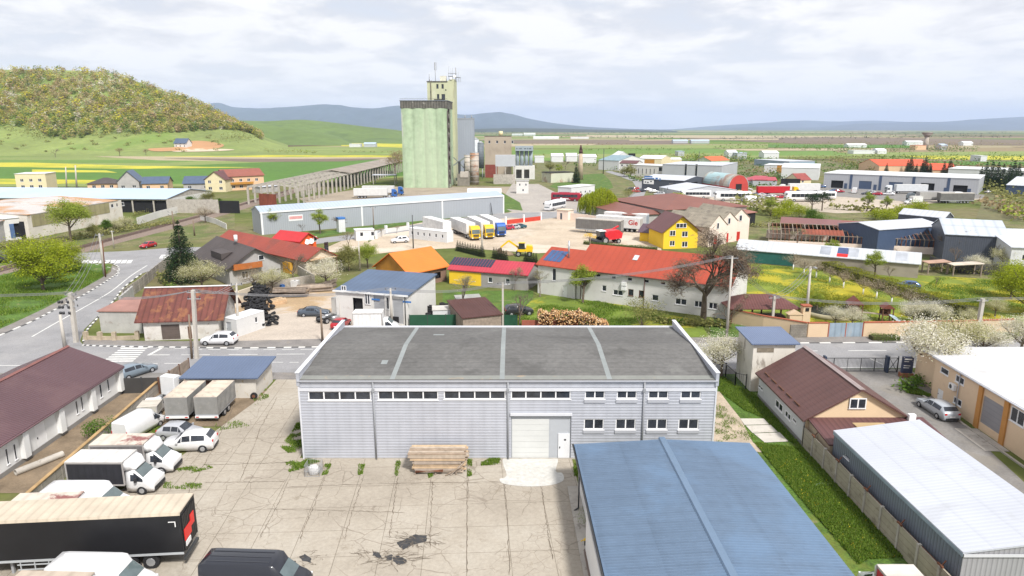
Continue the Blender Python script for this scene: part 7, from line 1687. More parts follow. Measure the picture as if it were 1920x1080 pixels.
MB().box(.3,7.5,-.12,-.003,0,7.5).build('red_base', M('brick_red', (.22,.055,.04), .9, .15), fb_); MB().cyl((9.3,8,ZAT(255, G(0,333)[1])),(9.3,8,ZAT(246, G(0,333)[1])),1.2,n=12).build('stack', M('cream_stack', (.62,.55,.33), .7), fb_)
pn = thing('panel_hopper', 'big blank pale grey hopper box on tall concrete posts', 'hopper', G(929,345)); yy = G(929,345).y; z0, z1 = ZAT(312,yy), ZAT(291,yy); wq = (965-928)/1280*yy; MB().box(0,wq,0,6,z0,z1).build('hopper_box', M('hopper_grey', (.42,.44,.47), .6, .04), pn)
for x in (.4,wq/2,wq-.4):
 for y in (.5,5.5): MB().box(x-.25,x+.25,y-.25,y+.25,0,z0).build('post', concrete_m, pn)
MB().box(-1,wq,-.5,-.3,0,5).build('retaining_wall', concrete_m, pn)
ft = thing('cement_plant', 'four blue-grey cylinder silos under one capping box on a white base', 'silo', G(966,336)); yy = G(966,336).y; zt, zm, zb = ZAT(274,yy), ZAT(283,yy), ZAT(311,yy); wq = (999-966)/1280*yy
bg_ = M('cement_grey', (.30,.35,.39), .55, .06, .2)
for i in range(4): MB().cyl((wq*(i+.5)/4,3,zb),(wq*(i+.5)/4,3,zm),wq/9.5,n=16).build('cylinder', bg_, ft)
cb_ = MB().box(0,wq,0,6,zm+.003,zt).build('capping_box', bg_, ft); ln = MB()
for i, (x, w) in enumerate(((.06,.08),(.2,.06),(.28,.1),(.5,.12),(.66,.08),(.78,.14))): ln.box(wq*x,wq*(x+w*.8),-.05,-.004,zm+1.0,zm+1.5)
ln.build('lettering', M('letter_dark', (.06,.07,.09), .6), cb_)
b = MB(); fillwall(b,(-1,-1,0),(1,0,0),(0,-1,0),wq+2,zb-.3,[(1.5,.5,3.2,5),(6.0,.5,3.0,5)],1.5); b.box(-1,wq+1,-1,7,zb-.3,zb-.01); fillwall(b,(wq+1,-1,0),(0,1,0),(1,0,0),8,zb-.3,[]); fillwall(b,(-1,7,0),(0,-1,0),(-1,0,0),8,zb-.3,[]); fillwall(b,(wq+1,7,0),(-1,0,0),(0,1,0),wq+2,zb-.3,[]); b.build('base_frame', wall_w, ft)
gb('control_house', 'small white two-storey house in front of the cement plant', 'house', (968,363), (991,363), 5, 5.6, roof='flat', over=.3, wall=wall_w, roofm=wall_g, opens=[('window','f',1.2,3.4,.7,1.0,{}),('window','f',3.9,3.4,.7,1.0,{}),('window','f',2.6,1.0,.8,1.0,{})])
gb('ruined_hut', 'roofless hut of crumbling white and pale green plaster', 'ruin', (1033,343), (1075,341), 9, 5.0, roof='flat', over=.1, t=.35, wall=M('crumbling_plaster', (.52,.52,.42), .9, .1, .2, stain=((.36,.22,.16), .2, .54, .8)), roofm=M('soot'))
gb('pale_office', 'pale office building with white roof behind the red coach', 'office', (1046,370), (1071,372), 17, 4.4, roof='flat', over=.2, wall=clad_w, roofm=trim_w, opens=[('window','f',1.6,1.4,1.0,1.0,{}),('window','f',4.2,1.4,1.0,1.0,{})]+row('r', 4, 3, 14, 1.6, 1.0, .9))
ck = thing('brick_chimney', 'tall tapering brick chimney with a dark broken top', 'chimney', G(1088,337)); hC = ZAT(272, G(1088,337).y)
MB().cyl((0,0,0),(0,0,hC-4.6),1.55,1.05,14).build('shaft', M('chimney_brick', (.42,.34,.25), .9, .15, .4, rows=(1,.8,.2)), ck); MB().cyl((0,0,hC-4.6),(0,0,hC-2.5),1.1,1.0,10).cyl((0,0,hC-2.5),(-.1,0,hC),.85,.35,8).build('broken_top', M('burnt_brick', (.08,.04,.035), .9), ck)
g = G(1041,393); place('coach_w', mk_coach(), (g.x, g.y, 0), radians(238), 'white coach with dark windows turning onto the forecourt', 'coach', None)
g = G(1062,377); place('coach_r', mk_coach((.30,.01,.03), word=True), (g.x, g.y, 0), radians(-8), 'dark red coach with white marks along its side', 'coach', None)
# ============================================================ SHEDS AND HOUSES FARTHER OUT
hole = lambda sd, n, x0, x1, w, h: row(sd, n, x0, x1, 0, w, h, 'hole')
bs = rg('blue_roof_shed', 'long open-fronted shed with pale blue roof and concrete posts behind the railway', 'shed', (-70,371), (312,374), 4.6, (180,353), 6.8, over=.4, wall=concrete_m, walls={'r': wall_w}, roofm=roof_lb, opens=hole('f', 13, .6, 98, 7.0, 4.2), gable=.3)
rs_ = rg('rusty_roof_shed', 'old industrial shed with white, grey and rust-orange roof and stained yellow-green upper wall', 'shed', (50,404), (221,376), 6.2, (70,374), 7.4, over=.15, wall=M('stained_white', (.62,.58,.52), .9, .12, .3, stain=((.40,.28,.16), .3, .56, .7)), roofm=M('patchy_roof', (.50,.47,.45), .8, .1, .2, rib=(0,1,.15), stain=((.42,.20,.06), .09, .47, .8), stain2=((.30,.27,.25), .15, .58, .8)), opens=[('window','f',34+i*2.6,4.3,1.3,1.1,{'div':1}) for i in range(3)])
Wq, Dq, hq = BLD[rs_.name]; MB().box(1.5,33,-.08,-.003,3.0,hq-.2).build('upper_wall_panel', M('mossy_panel', (.30,.27,.15), .9, .15, .3, rib=(0,2.2,.15)), rs_); MB().box(-.04,-.003,1.0,5.5,0,4.6).build('doorway', M('dark_inside'), rs_)
lb_ = gb('loading_bay', 'white loading bay with blue double doors at the end of the rusty-roofed shed', 'building', (12,452), (52,447), 7, 5.6, roof='flat', over=.2, wall=wall_w, roofm=trim_w, opens=[('hole','f',2.2,.6,2.6,3.6,{})])
for x in (1.2,4.9): MB().box(x,x+1.0,-.12,-.03,.6,4.2).build('blue_door_leaf', M('door_blue', (.08,.14,.28), .5), lb_)
gb('old_store', 'grey old store with white base wall at the edge of the railway', 'building', (-60,470), (11,452), 12, 5.2, roof='shed', rise=.6, over=.4, wall=wall_g, roofm=M('patchy_roof'))
wallrun('railway_wall', 'low white concrete wall running beside the railway', 'wall', [(258,422),(300,408),(362,392)], 2.2, .15, wall_w)
wallrun('railway_wall', 'white concrete slab wall between the railway and the conifer', 'wall', [(376,412),(405,420),(425,430)], 1.6, .15, wall_w)
HG = 'houses along the field edge'
def house(lab, A, B, D, pyt, roof='gable_x', rise=2.2, wall=None, rf=None, nw=2, **k):
 h = max(2.4, ZAT(pyt, (G(*A).y+G(*B).y)/2)-(rise if roof != 'flat' else 0)); L = (G(*B)-G(*A)).length
 return gb('house', lab, 'house', A, B, D, h, roof=roof, rise=rise, over=.5 if roof != 'flat' else .2, wall=wall or wall_c, roofm=rf or slate_roof, opens=row('f', nw, L*.15, L*.85, 1.0, min(1.6, L*.18), 1.3)+(row('f', nw, L*.15, L*.85, 3.9, min(1.4, L*.16), 1.3) if h > 5.4 else []), group=HG, **k)
cy = M('cream_yellow', (.66,.58,.38), .85, .05); pk = M('peach_render', (.66,.45,.29), .85, .06); br = M('maroon_tile', (.12,.05,.05), .6, .1); bt = M('blue_slate_tile', (.07,.10,.16), .5, .1); rb2 = M('red_brown_tile', (.25,.085,.06), .6, .1)
house('flat-roofed cream cube house with dark window frames', (32,357), (89,356), 12, 326, 'flat', 0, cy, trim_w, 3)
house('low peach house with brown roof between the cream cube house and the blue-grey one', (165,357), (222,356), 11, 335, 'hip', 2.4, pk, slate_roof, 3)
house('tall blue-roofed house with grey gable and a row of small attic windows', (222,357), (262,356), 14, 321, 'gable_y', 4.5, wall_g, bt, 2)
house('low house with slate-blue roof and peach gable between the two tallest ones', (268,358), (315,357), 12, 333, 'gable_x', 2.6, pk, bt, 2)
house('house with blue-grey roof standing beside the green trees', (345,358), (398,357), 12, 332, 'gable_x', 2.8, wall_g, bt, 2)
house('cream house with steep brown gable beside the long orange one', (386,360), (424,360), 12, 322, 'gable_y', 3.4, cy, br, 2)
oh = house('long two-storey peach house with red-brown roof and balconies', (424,358), (496,354), 12, 318, 'gable_x', 2.8, pk, rb2, 4)
Wq, Dq, hq = BLD[oh.name]; MB().box(1,Wq*.7,-1.3,-.02,2.8,2.95).box(1,Wq*.7,-1.3,-1.2,2.95,3.8).build('balcony', wood_or, oh)
gb('white_shed', 'small pale shed roof by the rusty screen', 'shed', (490,362), (522,359), 6, 2.6, roof='shed', rise=.4, wall=wall_g, roofm=roof_lg)
# --- commercial quarter, drawn from its walls' feet
def fb(name, lab, cat, A, B, D, pyt, roof, rise, wl, rf, wins=(), over=.2, **k):
 h = ZAT(pyt, G(*A).y); return gb(name, lab, cat, A, B, D, max(2.2, h), roof=roof, rise=rise, over=over, wall=wl, roofm=rf, opens=wins, **k)
def R2(n, x0, x1, z=1.4, w=1.4, h=1.2): return row('f', n, x0, x1, z, w, h)
fb('sales_hall', 'white hall with blue-grey barrel roof and yellow sign strip', 'hall', (1122,318), (1160,320), 30, 300, 'gable_x', 3, clad_w, M('blue_grey_dome', (.20,.29,.33), .5), [])
fb('white_gable_hall', 'white gabled hall with one dark square door behind the yellow-signed hall', 'hall', (1157,306), (1181,306), 30, 293, 'gable_y', 3.5, clad_w, trim_w, [('hole','f',9,2,6,6,{})])
fb('office_house', 'white two-storey office with maroon roof', 'house', (1161,324), (1193,325), 12, 306, 'gable_x', 1.6, wall_w, br, R2(4,1,13,1.0)+R2(4,1,13,4.2))
fb('long_office', 'long white office with narrow upright windows and a dark glazed corner', 'office', (1183,330), (1241,333), 16, 309, 'flat', 0, wall_w, trim_w, R2(6,2,16,1.6,.7,3.2)+[('window','f',18.5,3.6,8.5,2.4,{'div':4})])
fb('grey_store', 'pale grey shop hall with two tall dark window strips', 'hall', (1241,334), (1352,338), 40, 308, 'flat', 0, clad_l, roof_lg, [('window','f',13,1.5,1.4,7,{'div':1}),('window','f',19,1.5,1.4,7,{'div':1})])
fb('orange_store', 'cream shed with white roof and orange doors', 'shed', (1197,308), (1240,309), 30, 297, 'gable_x', 2, cy, trim_w, [('garage','f',4,0,9,4,{'pane': wood_or})])
fb('small_store', 'small cream store with white roof behind the grey shop hall', 'shed', (1255,305), (1278,305), 14, 299, 'gable_x', 1.2, cy, trim_w, [])
fb('green_house', 'pale green gable house with orange-red roof', 'house', (1333,312), (1367,310), 14, 302, 'gable_x', 3, M('mint_render', (.42,.50,.36), .85), M('orange_red_tile', (.52,.12,.04), .6, .08), R2(2,2,10))
ah = fb('anthracite_hall', 'dark grey workshop hall with white and blue signs on its wall', 'hall', (1203,356), (1281,361), 24, 335, 'gable_x', 1.4, clad_d, roof_lg, R2(4,14,26,2.2,1.8,1.6)+[('hole','r',8,0,6,4,{})])
sg = MB().box(1.2,5.4,-.1,-.003,6.0,6.6).box(1.2,6.4,-.1,-.003,5.2,5.8).box(7.0,8.2,-.1,-.003,5.0,6.0).box(8.8,9.8,-.1,-.003,4.8,5.7); sg.build('sign', M('sign_blue'), ah)
q = MB().box(.9,6.2,-.1,-.003,2.9,4.7).build('sign', white_paint, ah); MB().box(1.5,2.3,-.12,-.103,3.5,4.0).box(2.8,3.6,-.12,-.103,3.3,3.9).box(4.4,5.2,-.12,-.103,3.9,4.4).build('printed_marks', clad_d, q)
lh = fb('light_workshop', 'light grey metal workshop with low gable beside a white coach', 'hall', (1236,363), (1273,371), 26, 351, 'gable_x', 1.8, clad_l, roof_lg, [('door','f',3,0,1.4,2.6,{'pane':trim_w}),('window','f',8,2.2,.9,1.2,{})])
qh = pb('barrel_hangar', 'barrel-roofed hangar with patchy blue-green roof and dark red round front', 'hangar', (1316,352), (1366,360), (1316,346), 1.0, 3.2, roof='barrel', rise=5.2, over=.05, wall=M('dark_red_front', (.42,.05,.04), .7, .1), roofm=M('patchy_turquoise', (.36,.50,.52), .7, .1, .1, stain=((.30,.14,.08), .09, .50, .8), stain2=((.45,.42,.34), .14, .55, .8)))
Wq, Dq, hq = BLD[qh.name]; MB().box(Wq+.02,Wq+.1,Dq*.35,Dq*.65,0,4.4).build('doorway', M('dark_inside'), qh)
fb('flat_store', 'long low pale building with crimson roof patch behind the barrel hangar', 'building', (1385,346), (1410,347), 40, 338, 'flat', 0, clad_l, M('crimson_sheet'), [])
fb('open_garage', 'pale shed with dark open bays and crimson roof beside an orange truck', 'garage', (1411,349), (1456,350), 14, 338, 'shed', .8, clad_l, magenta_roof, [('hole','f',.8,0,6,3.2,{}),('hole','f',13,0,9,4,{})])
fb('white_hall', 'large white hall with windows on its short side behind the small cream house', 'hall', (1464,336), (1534,338), 34, 314, 'gable_x', 1.6, clad_w, trim_w, row('r', 4, 3, 28, 3, 4, 3))
fb('cream_cottage', 'small cream cottage with maroon gable roof near the long grey hall', 'house', (1497,348), (1520,347), 9, 338, 'gable_x', 3, cy, M('crimson_brown', (.26,.06,.05), .6), R2(1,2,6))
fb('blue_grey_works', 'blue-grey factory hall with stepped roof beyond the big white hall', 'hall', (1479,315), (1527,314), 40, 303, 'flat', 0, M('steel_blue_clad', (.26,.34,.42), .5), roof_lg, [])
fb('logo_store', 'white store with orange band behind the yard walls', 'building', (1432,323), (1466,324), 20, 309, 'flat', 0, clad_w, trim_w, [('garage','f',8,0,5,5,{'pane':wood_or})])
lg = fb('long_bay_hall', 'very long grey hall with five dark bays divided by dark blue strips', 'hall', (1543,352), (1832,366), 30, 325, 'flat', 0, M('bay_hall_grey', (.40,.41,.44), .5, .05, .1, rib=(0,1.0,.05)), trim_w,
 [PX('hole','f',(1559,338,1580,353)), PX('garage','f',(1611,339,1633,355), pane=clad_b), PX('garage','f',(1667,341,1691,357), pane=clad_b), PX('hole','f',(1727,343,1751,357)), PX('hole','f',(1788,347,1813,361))], t=.3)
Wq, Dq, hq = BLD[lg.name]
for f in (.185, .385, .60, .815): MB().box(Wq*f,Wq*f+1.1,-.12,-.003,0,hq).build('joint_strip', clad_b, lg)
for f in (.15,.352,.57,.80,.94): MB().box(Wq*f,Wq*f+1.3,-.08,-.003,.02,2.6).build('door', clad_b, lg)
for lab, A, B, pyt in (('long hall with bright orange-red roof dotted with small skylights', (1647,326), (1747,326), 311), ('lower hall with orange-red roof joined to the skylight-dotted one', (1748,330), (1790,331), 319)):
 fb('red_roof_hall', lab, 'hall', A, B, 26, pyt, 'gable_x', 3.5, pk, M('vivid_red_tile', (.56,.09,.035), .6, .08), [])
fb('white_depot', 'long white depot with two rows of windows behind the dark conifers', 'building', (1776,334), (1925,340), 30, 316, 'flat', 0, clad_w, trim_w, R2(9,34,88,3.0,3,1.6))
fb('navy_hall', 'navy-blue hall with pale gable roof beside the dark conifers', 'hall', (1884,366), (1990,372), 40, 347, 'gable_x', 2.6, clad_b, roof_lg, [])
bh = rg('blue_trim_hall', 'grey hall with white low-gable roof edged in blue', 'hall', (1702,399), (1789,407), 6.5, (1706,392), 7.8, over=.2, wall=clad_d, roofm=roof_lg)
rg('blue_grey_hall', 'low slate-blue hall with white roof in front of the blue-edged one', 'hall', (1648,432), (1770,424), 5.5, (1700,412), 6.5, over=.2, wall=clad_b, roofm=roof_lg)
rg('white_roof_hall', 'long hall with white translucent roof and anthracite wall behind the bare thicket', 'hall', (1771,440), (1895,446), 6.0, (1790,411), 8.5, over=.2, wall=clad_d, roofm=M('translucent_roof', (.46,.50,.56), .4, .06, .1, rib=(0,2,.15), rows=(1,6,.2)))
gb('blue_eaved_store', 'white store with blue eaves at the end of the dark board fence', 'building', (1890,510), (1990,514), 12, 5.0, roof='shed', rise=2.0, over=.3, wall=clad_w, roofm=roof_lg, opens=[('window','f',2.0,2.4,3.0,1.2,{})])
rg('brown_barn', 'long low barn with plum-brown roof behind the ruined greenhouse', 'barn', (1462,420), (1640,431), 3.6, (1460,407), 5.2, over=.5, wall=M('barn_boards', (.07,.035,.03), .8, .2, .3, rib=(0,.5,.3)), roofm=M('plum_barn_roof', (.20,.10,.10), .6, .12, .15, stain=((.26,.09,.06), .05, .52, .7)))
def ruin():
 a, b = G(1440,462), G(1765,478); u = b-a; L = u.length; p = thing('ruined_greenhouse', 'long ruined greenhouse frame with rusty ribs and patches of yellow sheet', 'greenhouse', (a.x,a.y,0), atan2(u.y,u.x)); D = 14; h = 3.2
 MB().box(0,L,-.15,.15,0,1.6).box(0,L,D-.15,D+.15,0,2.2).build('low_wall', wall_p, p); n = 40
 for i in range(n+1): x = L*i/n; MB().obox((x,0,1.6),(x,0,h),.18,.18).obox((x,0,h),(x,D/2,h+1.6),.16,.18).obox((x,D/2,h+1.6),(x,D,h),.16,.18).build('rib_frame', rust_m if i % 3 else wood_grey, p)
 for y, z in ((0,h),(D/4,h+.8),(D/2,h+1.65),(D*.75,h+.8),(D,h)): MB().box(0,L,y-.1,y+.1,z,z+.12).build('purlin', wood_grey, p)
 for x0, x1, y0, m in ((.03,.22,D/2,M('ochre_sheet', (.55,.33,.06), .7)),(.24,.42,D/2,roof_lg),(.46,.98,D/2,M('pinkish_sheet', (.48,.36,.27), .8, .15, .2)),(.2,.45,.3,M('rust_sheet'))):
  s0 = (y0, h+1.75) if y0 > 1 else (0,h+.15); s1 = (D, h+.15) if y0 > 1 else (D/2*.5, h+.95); MB().obox((L*(x0+x1)/2,s0[0],s0[1]),(L*(x0+x1)/2,s1[0],s1[1]),L*(x1-x0),.06).build('roof_sheet', m, p)
ruin()
wl = rg('white_long_shed', 'long low shed with red-patched white sheet roof and dark green tarpaulin wall', 'shed', (1378,468), (1727,497), 2.7, (1384,449), 4.4, over=.3, wall=M('shed_block_wall', (.33,.29,.24), .9, .15, .3), roofm=M('white_patched_roof', (.48,.50,.53), .5, .05, .2, rib=(0,1.0,.10)))
Wq, Dq, hq = BLD[wl.name]; MB().box(0,Wq*.34,-.1,-.003,.2,hq-.2).build('green_tarpaulin', M('green_tarp', (.02,.11,.10), .6, .15), wl)
for f, c in ((.48,(.30,.32,.36)),(.575,(.06,.09,.20)),(.63,(.36,.38,.42)),(.88,(.36,.39,.42))):
 P_ = lambda x, v: (x, Dq/2*v, hq+(4.4-hq)*v+.16); x0 = Wq*f; MB().poly([P_(x0,.1),P_(x0+2,.1),P_(x0+2,.9),P_(x0,.9)]).build('roof_patch', M('patch_%d' % int(c[0]*99), c, .6), wl)
x0 = Wq*.575; MB().poly([(x0,-.05,hq+.14),(x0+2,-.05,hq+.14),(x0+2,Dq*.12,hq+.14+.5),(x0,Dq*.12,hq+.14+.5)]).build('red_patch', M('red_board'), wl)
wallrun('board_fence', 'dark weathered board fence at the back of the overgrown garden', 'fence', [(1742,500),(1760,505),(1800,512),(1920,520)], 2.2, .1, M('grey_black_boards', (.10,.095,.09), .9, .25, .8, rib=(0,.4,.3)), post=4, pw=.15)
for lab, px, py, w, c in (('open lean-to shelter with pinkish sheet roof against the board fence', 1752, 512, 4.5, (.42,.27,.20)), ('open shelter with white and rust sheet roof on crooked posts', 1806, 516, 6, (.55,.48,.40))):
 g = G(px,py); s = thing('garden_shelter', lab, 'shelter', g); MB().obox((-w/2,0,2.2),(w/2,0,2.5),2.6,.12).build('roof', M('shelter_%d' % int(c[0]*99), c, .8, .2), s)
 for x in (-w/2+.3,w/2-.3):
  for y in (-1,1): MB().box(x-.1,x+.1,y-.1,y+.1,0,2.2).build('post', wood_grey, s)
# --- mill yard oddments, gazebo, garden of the beige wall
wb2 = M('beige_wall_render', (.62,.47,.32), .88, .06, .4); cop = M('red_coping', (.36,.10,.05), .7, .1)
wallrun('beige_wall', 'long beige rendered wall with red coping right of the blue metal gate', 'wall', [(1617,631),(1760,629),(1900,625)], 2.0, .25, wb2, coping=(.12, cop))
wallrun('beige_wall', 'short beige wall panel between the grey block wall and blue metal gate', 'wall', [(1513,632),(1550,632)], 2.0, .25, wb2, coping=(.12, cop))
wallrun('slanting_wall', 'beige wall with red coping slanting away behind the old tower roof', 'wall', [(1365,604),(1430,618),(1512,632)], 2.0, .25, wb2, coping=(.12, cop))
wallrun('block_wall', 'rough grey block wall beside the old tower roof', 'wall', [(1480,634),(1511,633)], 1.9, .2, M('grey_blocks', (.22,.20,.17), .9, .2, 1, brick=(.5,.25,.02,.6)))
bgate = wallrun('metal_gate', 'faded blue sheet-metal double gate in the beige wall', 'gate', [(1552,632),(1616,631)], 2.0, .06, M('faded_blue_sheet', (.26,.33,.40), .6, .15, .6, rib=(0,.9,.2), streak=.2, stain=((.34,.36,.36),1,.55,.6)), post=2.45, postm=cop, pw=.12, ph=.02)
gz = thing('gazebo', 'low gazebo with brown hipped roof behind the slanting beige wall', 'gazebo', G(1418,600)); b = roofmesh('hip', 9.5, 5, 2.4, 1.5, .5); q = b.build('roof', M('gazebo_roof', (.13,.05,.045), .6, .1, .3, rib=(0,.4,.3)), gz); q.location = (-4.7,-2.5,0)
for x in (-4.5,-1.5,1.5,4.5):
 for y in (-2.2,2.2): MB().box(x-.1,x+.1,y-.1,y+.1,0,2.4).build('post', wood_dark, gz)
MB().box(-4,4,-1,1,.7,.8).box(-4,-3.8,-1,1,0,.7).box(3.8,4,-1,1,0,.7).build('table', wood_dark, gz)
gr = thing('garden_oven', 'cream masonry garden oven with a square chimney by the wall', 'oven', G(1494,612)); MB().box(-1.4,.4,-.6,.6,0,1.9).prism([(-1.6,1.9),(-.5,2.5),(.6,1.9)], -.7,.7,'y').build('oven_body', wb2, gr); c_ = MB().box(.5,1.6,-.5,.5,0,3.1).build('chimney', wb2, gr); MB().box(.4,1.7,-.6,.6,3.1,3.25).build('chimney_cap', cop, c_); MB().box(.8,1.3,-.56,-.501,2.4,2.9).build('smoke_hole', M('dark_inside'), c_)
pl = thing('playhouse', 'dark wooden playground tower set with two roofs and a pale slide', 'playground', G(1630,602), radians(-12))
for cx, w, z0, z1, rt in ((-2.3,1.8,1.3,2.6,3.6),(2.2,1.4,1.1,2.2,2.9)):
 for x in (-w/2,w/2):
  for y in (-w/2,w/2): MB().box(cx+x-.07,cx+x+.07,y-.07,y+.07,0,z1).build('post', wood_dark, pl)
 MB().box(cx-w/2,cx+w/2,-w/2,w/2,z0,z0+.1).box(cx-w/2,cx+w/2,w/2,w/2+.04,z0,z1-.4).build('deck', wood_dark, pl); MB().prism([(cx-w/2-.2,z1),(cx,rt),(cx+w/2+.2,z1)], -w/2-.2, w/2+.2, 'y').build('roof', M('red_brown_boards', (.17,.05,.035), .7, .15), pl)
MB().obox((-1.4,0,1.35),(1.5,0,1.15),.7,.08).build('bridge', wood_grey, pl); MB().obox((2.6,-.6,1.3),(4.2,-3.4,.15),.7,.06).build('slide', M('slide_blue', (.42,.52,.60), .35), pl)
po = thing('garden_pool', 'round dark garden pool with a pale rim under overhanging shrubs', 'pool', G(1556,589)); MB().cyl((0,0,0),(0,0,.75),4.3,4.3,32).build('rim', M('pale_rim', (.40,.36,.24), .8), po); MB().cyl((0,0,.752),(0,0,.76),4.0,4.0,32).build('cover', M('pool_dark', (.02,.022,.015), .6), po)
wallrun('green_fence', 'dark green screened fence in front of the tyre rows', 'fence', [(768,613),(870,612),(970,613)], 1.8, .05, M('green_mesh', (.015,.075,.04), .7, .15), post=3, postm=steel_dark, pw=.08)
g = G(858,600); gb('low_store', 'low white container with a dirty roof beside the green fence', 'container', (812,603), (868,601), 2.6, 1.7, roof='flat', over=.08, t=.06, wall=trim_w, roofm=M('dirty_white_top', (.50,.48,.45), .8, .15))
pb('brown_shed', 'low shed with wide dark brown roof behind the tyre rows', 'shed', (868,597), (940,590), (898,567), 2.2, 2.2, roof='shed', rise=.6, over=.2, wall=wood_grey, roofm=M('umber_sheet', (.085,.035,.03), .7, .12, .5, rib=(0,.4,.25)))
gb('glass_frame', 'small white-framed garden greenhouse beside the garden path', 'greenhouse', (858,578), (905,575), 3, 1.0, roof='shed', rise=.3, over=.05, wall=wall_g, roofm=M('dull_film', (.30,.30,.28), .5))
# firewood: a long heap of split logs
fw = thing('firewood_heap', 'long rounded heap of split orange-brown firewood behind the warehouse roof', 'firewood', G(1062,612)); r_ = random.Random(9); fm = [M('split_a', (.50,.28,.12), .8, .2, 3), M('split_b', (.34,.18,.08), .85, .25, 3), M('split_c', (.60,.42,.24), .8, .2, 3), M('log_bark', (.16,.10,.06), .9, .3, 3)]
bms = [MB() for _ in fm]
for i in range(1500):
 x = r_.uniform(-4.2,6.0); top = 2.5*(1-max(0,(x-1.5)/5.6)**1.4)*(1-.12*abs(sin(x*1.7))); z = r_.uniform(0,1)**.6*top; y = r_.uniform(-1.8,1.2)*(1-.3*z/2.5); a = r_.uniform(-.9,.9); L = .22
 bms[r_.choice((0,0,1,2,2,3))].cyl((x-L*sin(a)*.6,y-L,z),(x+L*sin(a)*.6,y+L,z+r_.uniform(-.1,.1)),r_.uniform(.06,.12),n=4)
for b, m, nm in zip(bms, fm, ('pale_log','dark_log','fresh_log','bark_log')): o_ = b.build(nm, m, fw); o_['kind'] = 'stuff'
g = G(1030,614); tag(MB().box(-4.0,4.2,-.05,.05,0,1.1).build('rusty_screen', M('rust_pink_sheet', (.30,.09,.06), .8, .2), None, (g.x,g.y,0)), 'rust-red sheet screen standing in front of the firewood heap', 'screen')
place('suv_dk', mk_car('suv', (.03,.032,.035)), (G(972,590).x, G(972,590).y, 0), radians(15), 'dark car under the bare tree beyond the green fence', 'car')
# --- poles and lines
pole_m = M('pole_concrete', (.46,.43,.39), .9, .12, 1); pole_w = M('pole_wood', (.20,.15,.11), .9, .2, 2); POLES = {}
def pole(key, lab, base, pyt, mat=None, r=.16, arms=1, pxt=None, arm=1.6, lamp=False, boxy=False):
 g = G(*base); h = ZAT(pyt, g.y); p = thing('utility_pole', lab, 'pole', g); dx = 0 if pxt is None else AT(pxt, pyt, g.y).x-g.x
 (MB().obox((0,0,0),(dx,0,h),r*1.7,r*2.1) if boxy else MB().cyl((0,0,0),(dx,0,h),r*1.25,r*.8,8)).build('shaft', mat or pole_m, p)
 for k in range(arms):
  z = h-.3-k*.8; MB().obox((dx-arm/2,0,z),(dx+arm/2,0,z),.1,.1).build('crossarm', steel_grey, p); b = MB()
  for x in (-arm/2+.1,0,arm/2-.1): b.cyl((dx+x,0,z+.05),(dx+x,0,z+.3),.06,n=6)
  b.build('insulator', M('insulator_dark', (.05,.05,.055), .4), p)
 if lamp: MB().obox((dx,0,h-.1),(dx,-1.3,h+.15),.08,.08).box(dx-.14,dx+.14,-1.9,-1.2,h+.1,h+.24).build('lamp_arm', steel_grey, p)
 POLES[key] = Vector((g.x+dx, g.y, h)); return p
P1 = pole('a', 'stout concrete transformer pole with dark switches at the bend of the road', (143,642), 549, r=.26, arms=3, pxt=132, boxy=True); sw = MB()
for z in (4.0,4.8,5.5):
 for x in (-.8,-.4,.4): sw.cyl((x-.5,-.3,z),(x-.5,-.3,z+.35),.16,n=8)
sw.build('switch', M('switch_black', (.03,.03,.035), .5), P1)
pole('a2', 'second grey pole beside the transformer pole at the road bend', (122,652), 590, r=.2, arms=0)
P2 = pole('b', 'tall concrete lattice-cut pole on the pavement by the rusty-roofed house', (369,672), 544, r=.22, arms=2, pxt=362, boxy=True); pole('b2', 'leaning wooden pole beside the tall concrete pole on the pavement', (360,673), 590, pole_w, .13, 0, pxt=354)
pole('c', 'tall pale concrete pole on the grass corner of the junction', (196,517), 438, r=.22, arms=1, pxt=186); pole('c2', 'thin rust-coloured pole beside the pale concrete one on the grass corner', (198,520), 452, rust_m, .1, 0, pxt=192)
pole('d', 'thin grey pole beside the white site container', (447,626), 530, arms=1, pxt=443); pole('e', 'grey pole with insulators in front of the tyre workshop', (735,614), 540, arms=1); pole('f', 'short wooden pole behind the warehouse left parapet', (605,642), 580, pole_w, .14, 0)
pole('g', 'white-footed grey pole rising from the green fence', (943,614), 530, arms=1, boxy=True); pole('h', 'thin concrete pole in front of the big bare tree', (1362,632), 480, arms=1); pole('i', 'square concrete pole with an arm above the old tower roof', (1447,612), 555, arms=1, boxy=True, r=.2)
pole('j', 'tall smooth concrete pole in the dandelion garden', (1511,602), 500, r=.2, arms=0, pxt=1520, lamp=True); pole('k', 'stout concrete pole behind the beige wall and the blossom tree', (1832,627), 560, arms=1, boxy=True, r=.24)
pole('l', 'black slim pole behind the orange-roofed house', (775,466), 403, steel_dark, .12, 0); pole('m', 'slim concrete pole beside the olive shrubs', (675,508), 452, arms=0); pole('n', 'slim pole in front of the yellow-cab lorries', (904,477), 419, arms=0); pole('o', 'slim pole standing at the long grey hall wall', (701,430), 388, pole_w, .12, 1)
pole('q', 'dark slim pole at the far end of the long grey hall', (923,403), 380, steel_dark, .12, 0, pxt=920); pole('r', 'slim dark mast behind the anthracite hall', (1309,322), 284, steel_dark, .22, 0); pole('s', 'slim dark mast above the white gabled hall', (1131,326), 280, steel_dark, .22, 0)
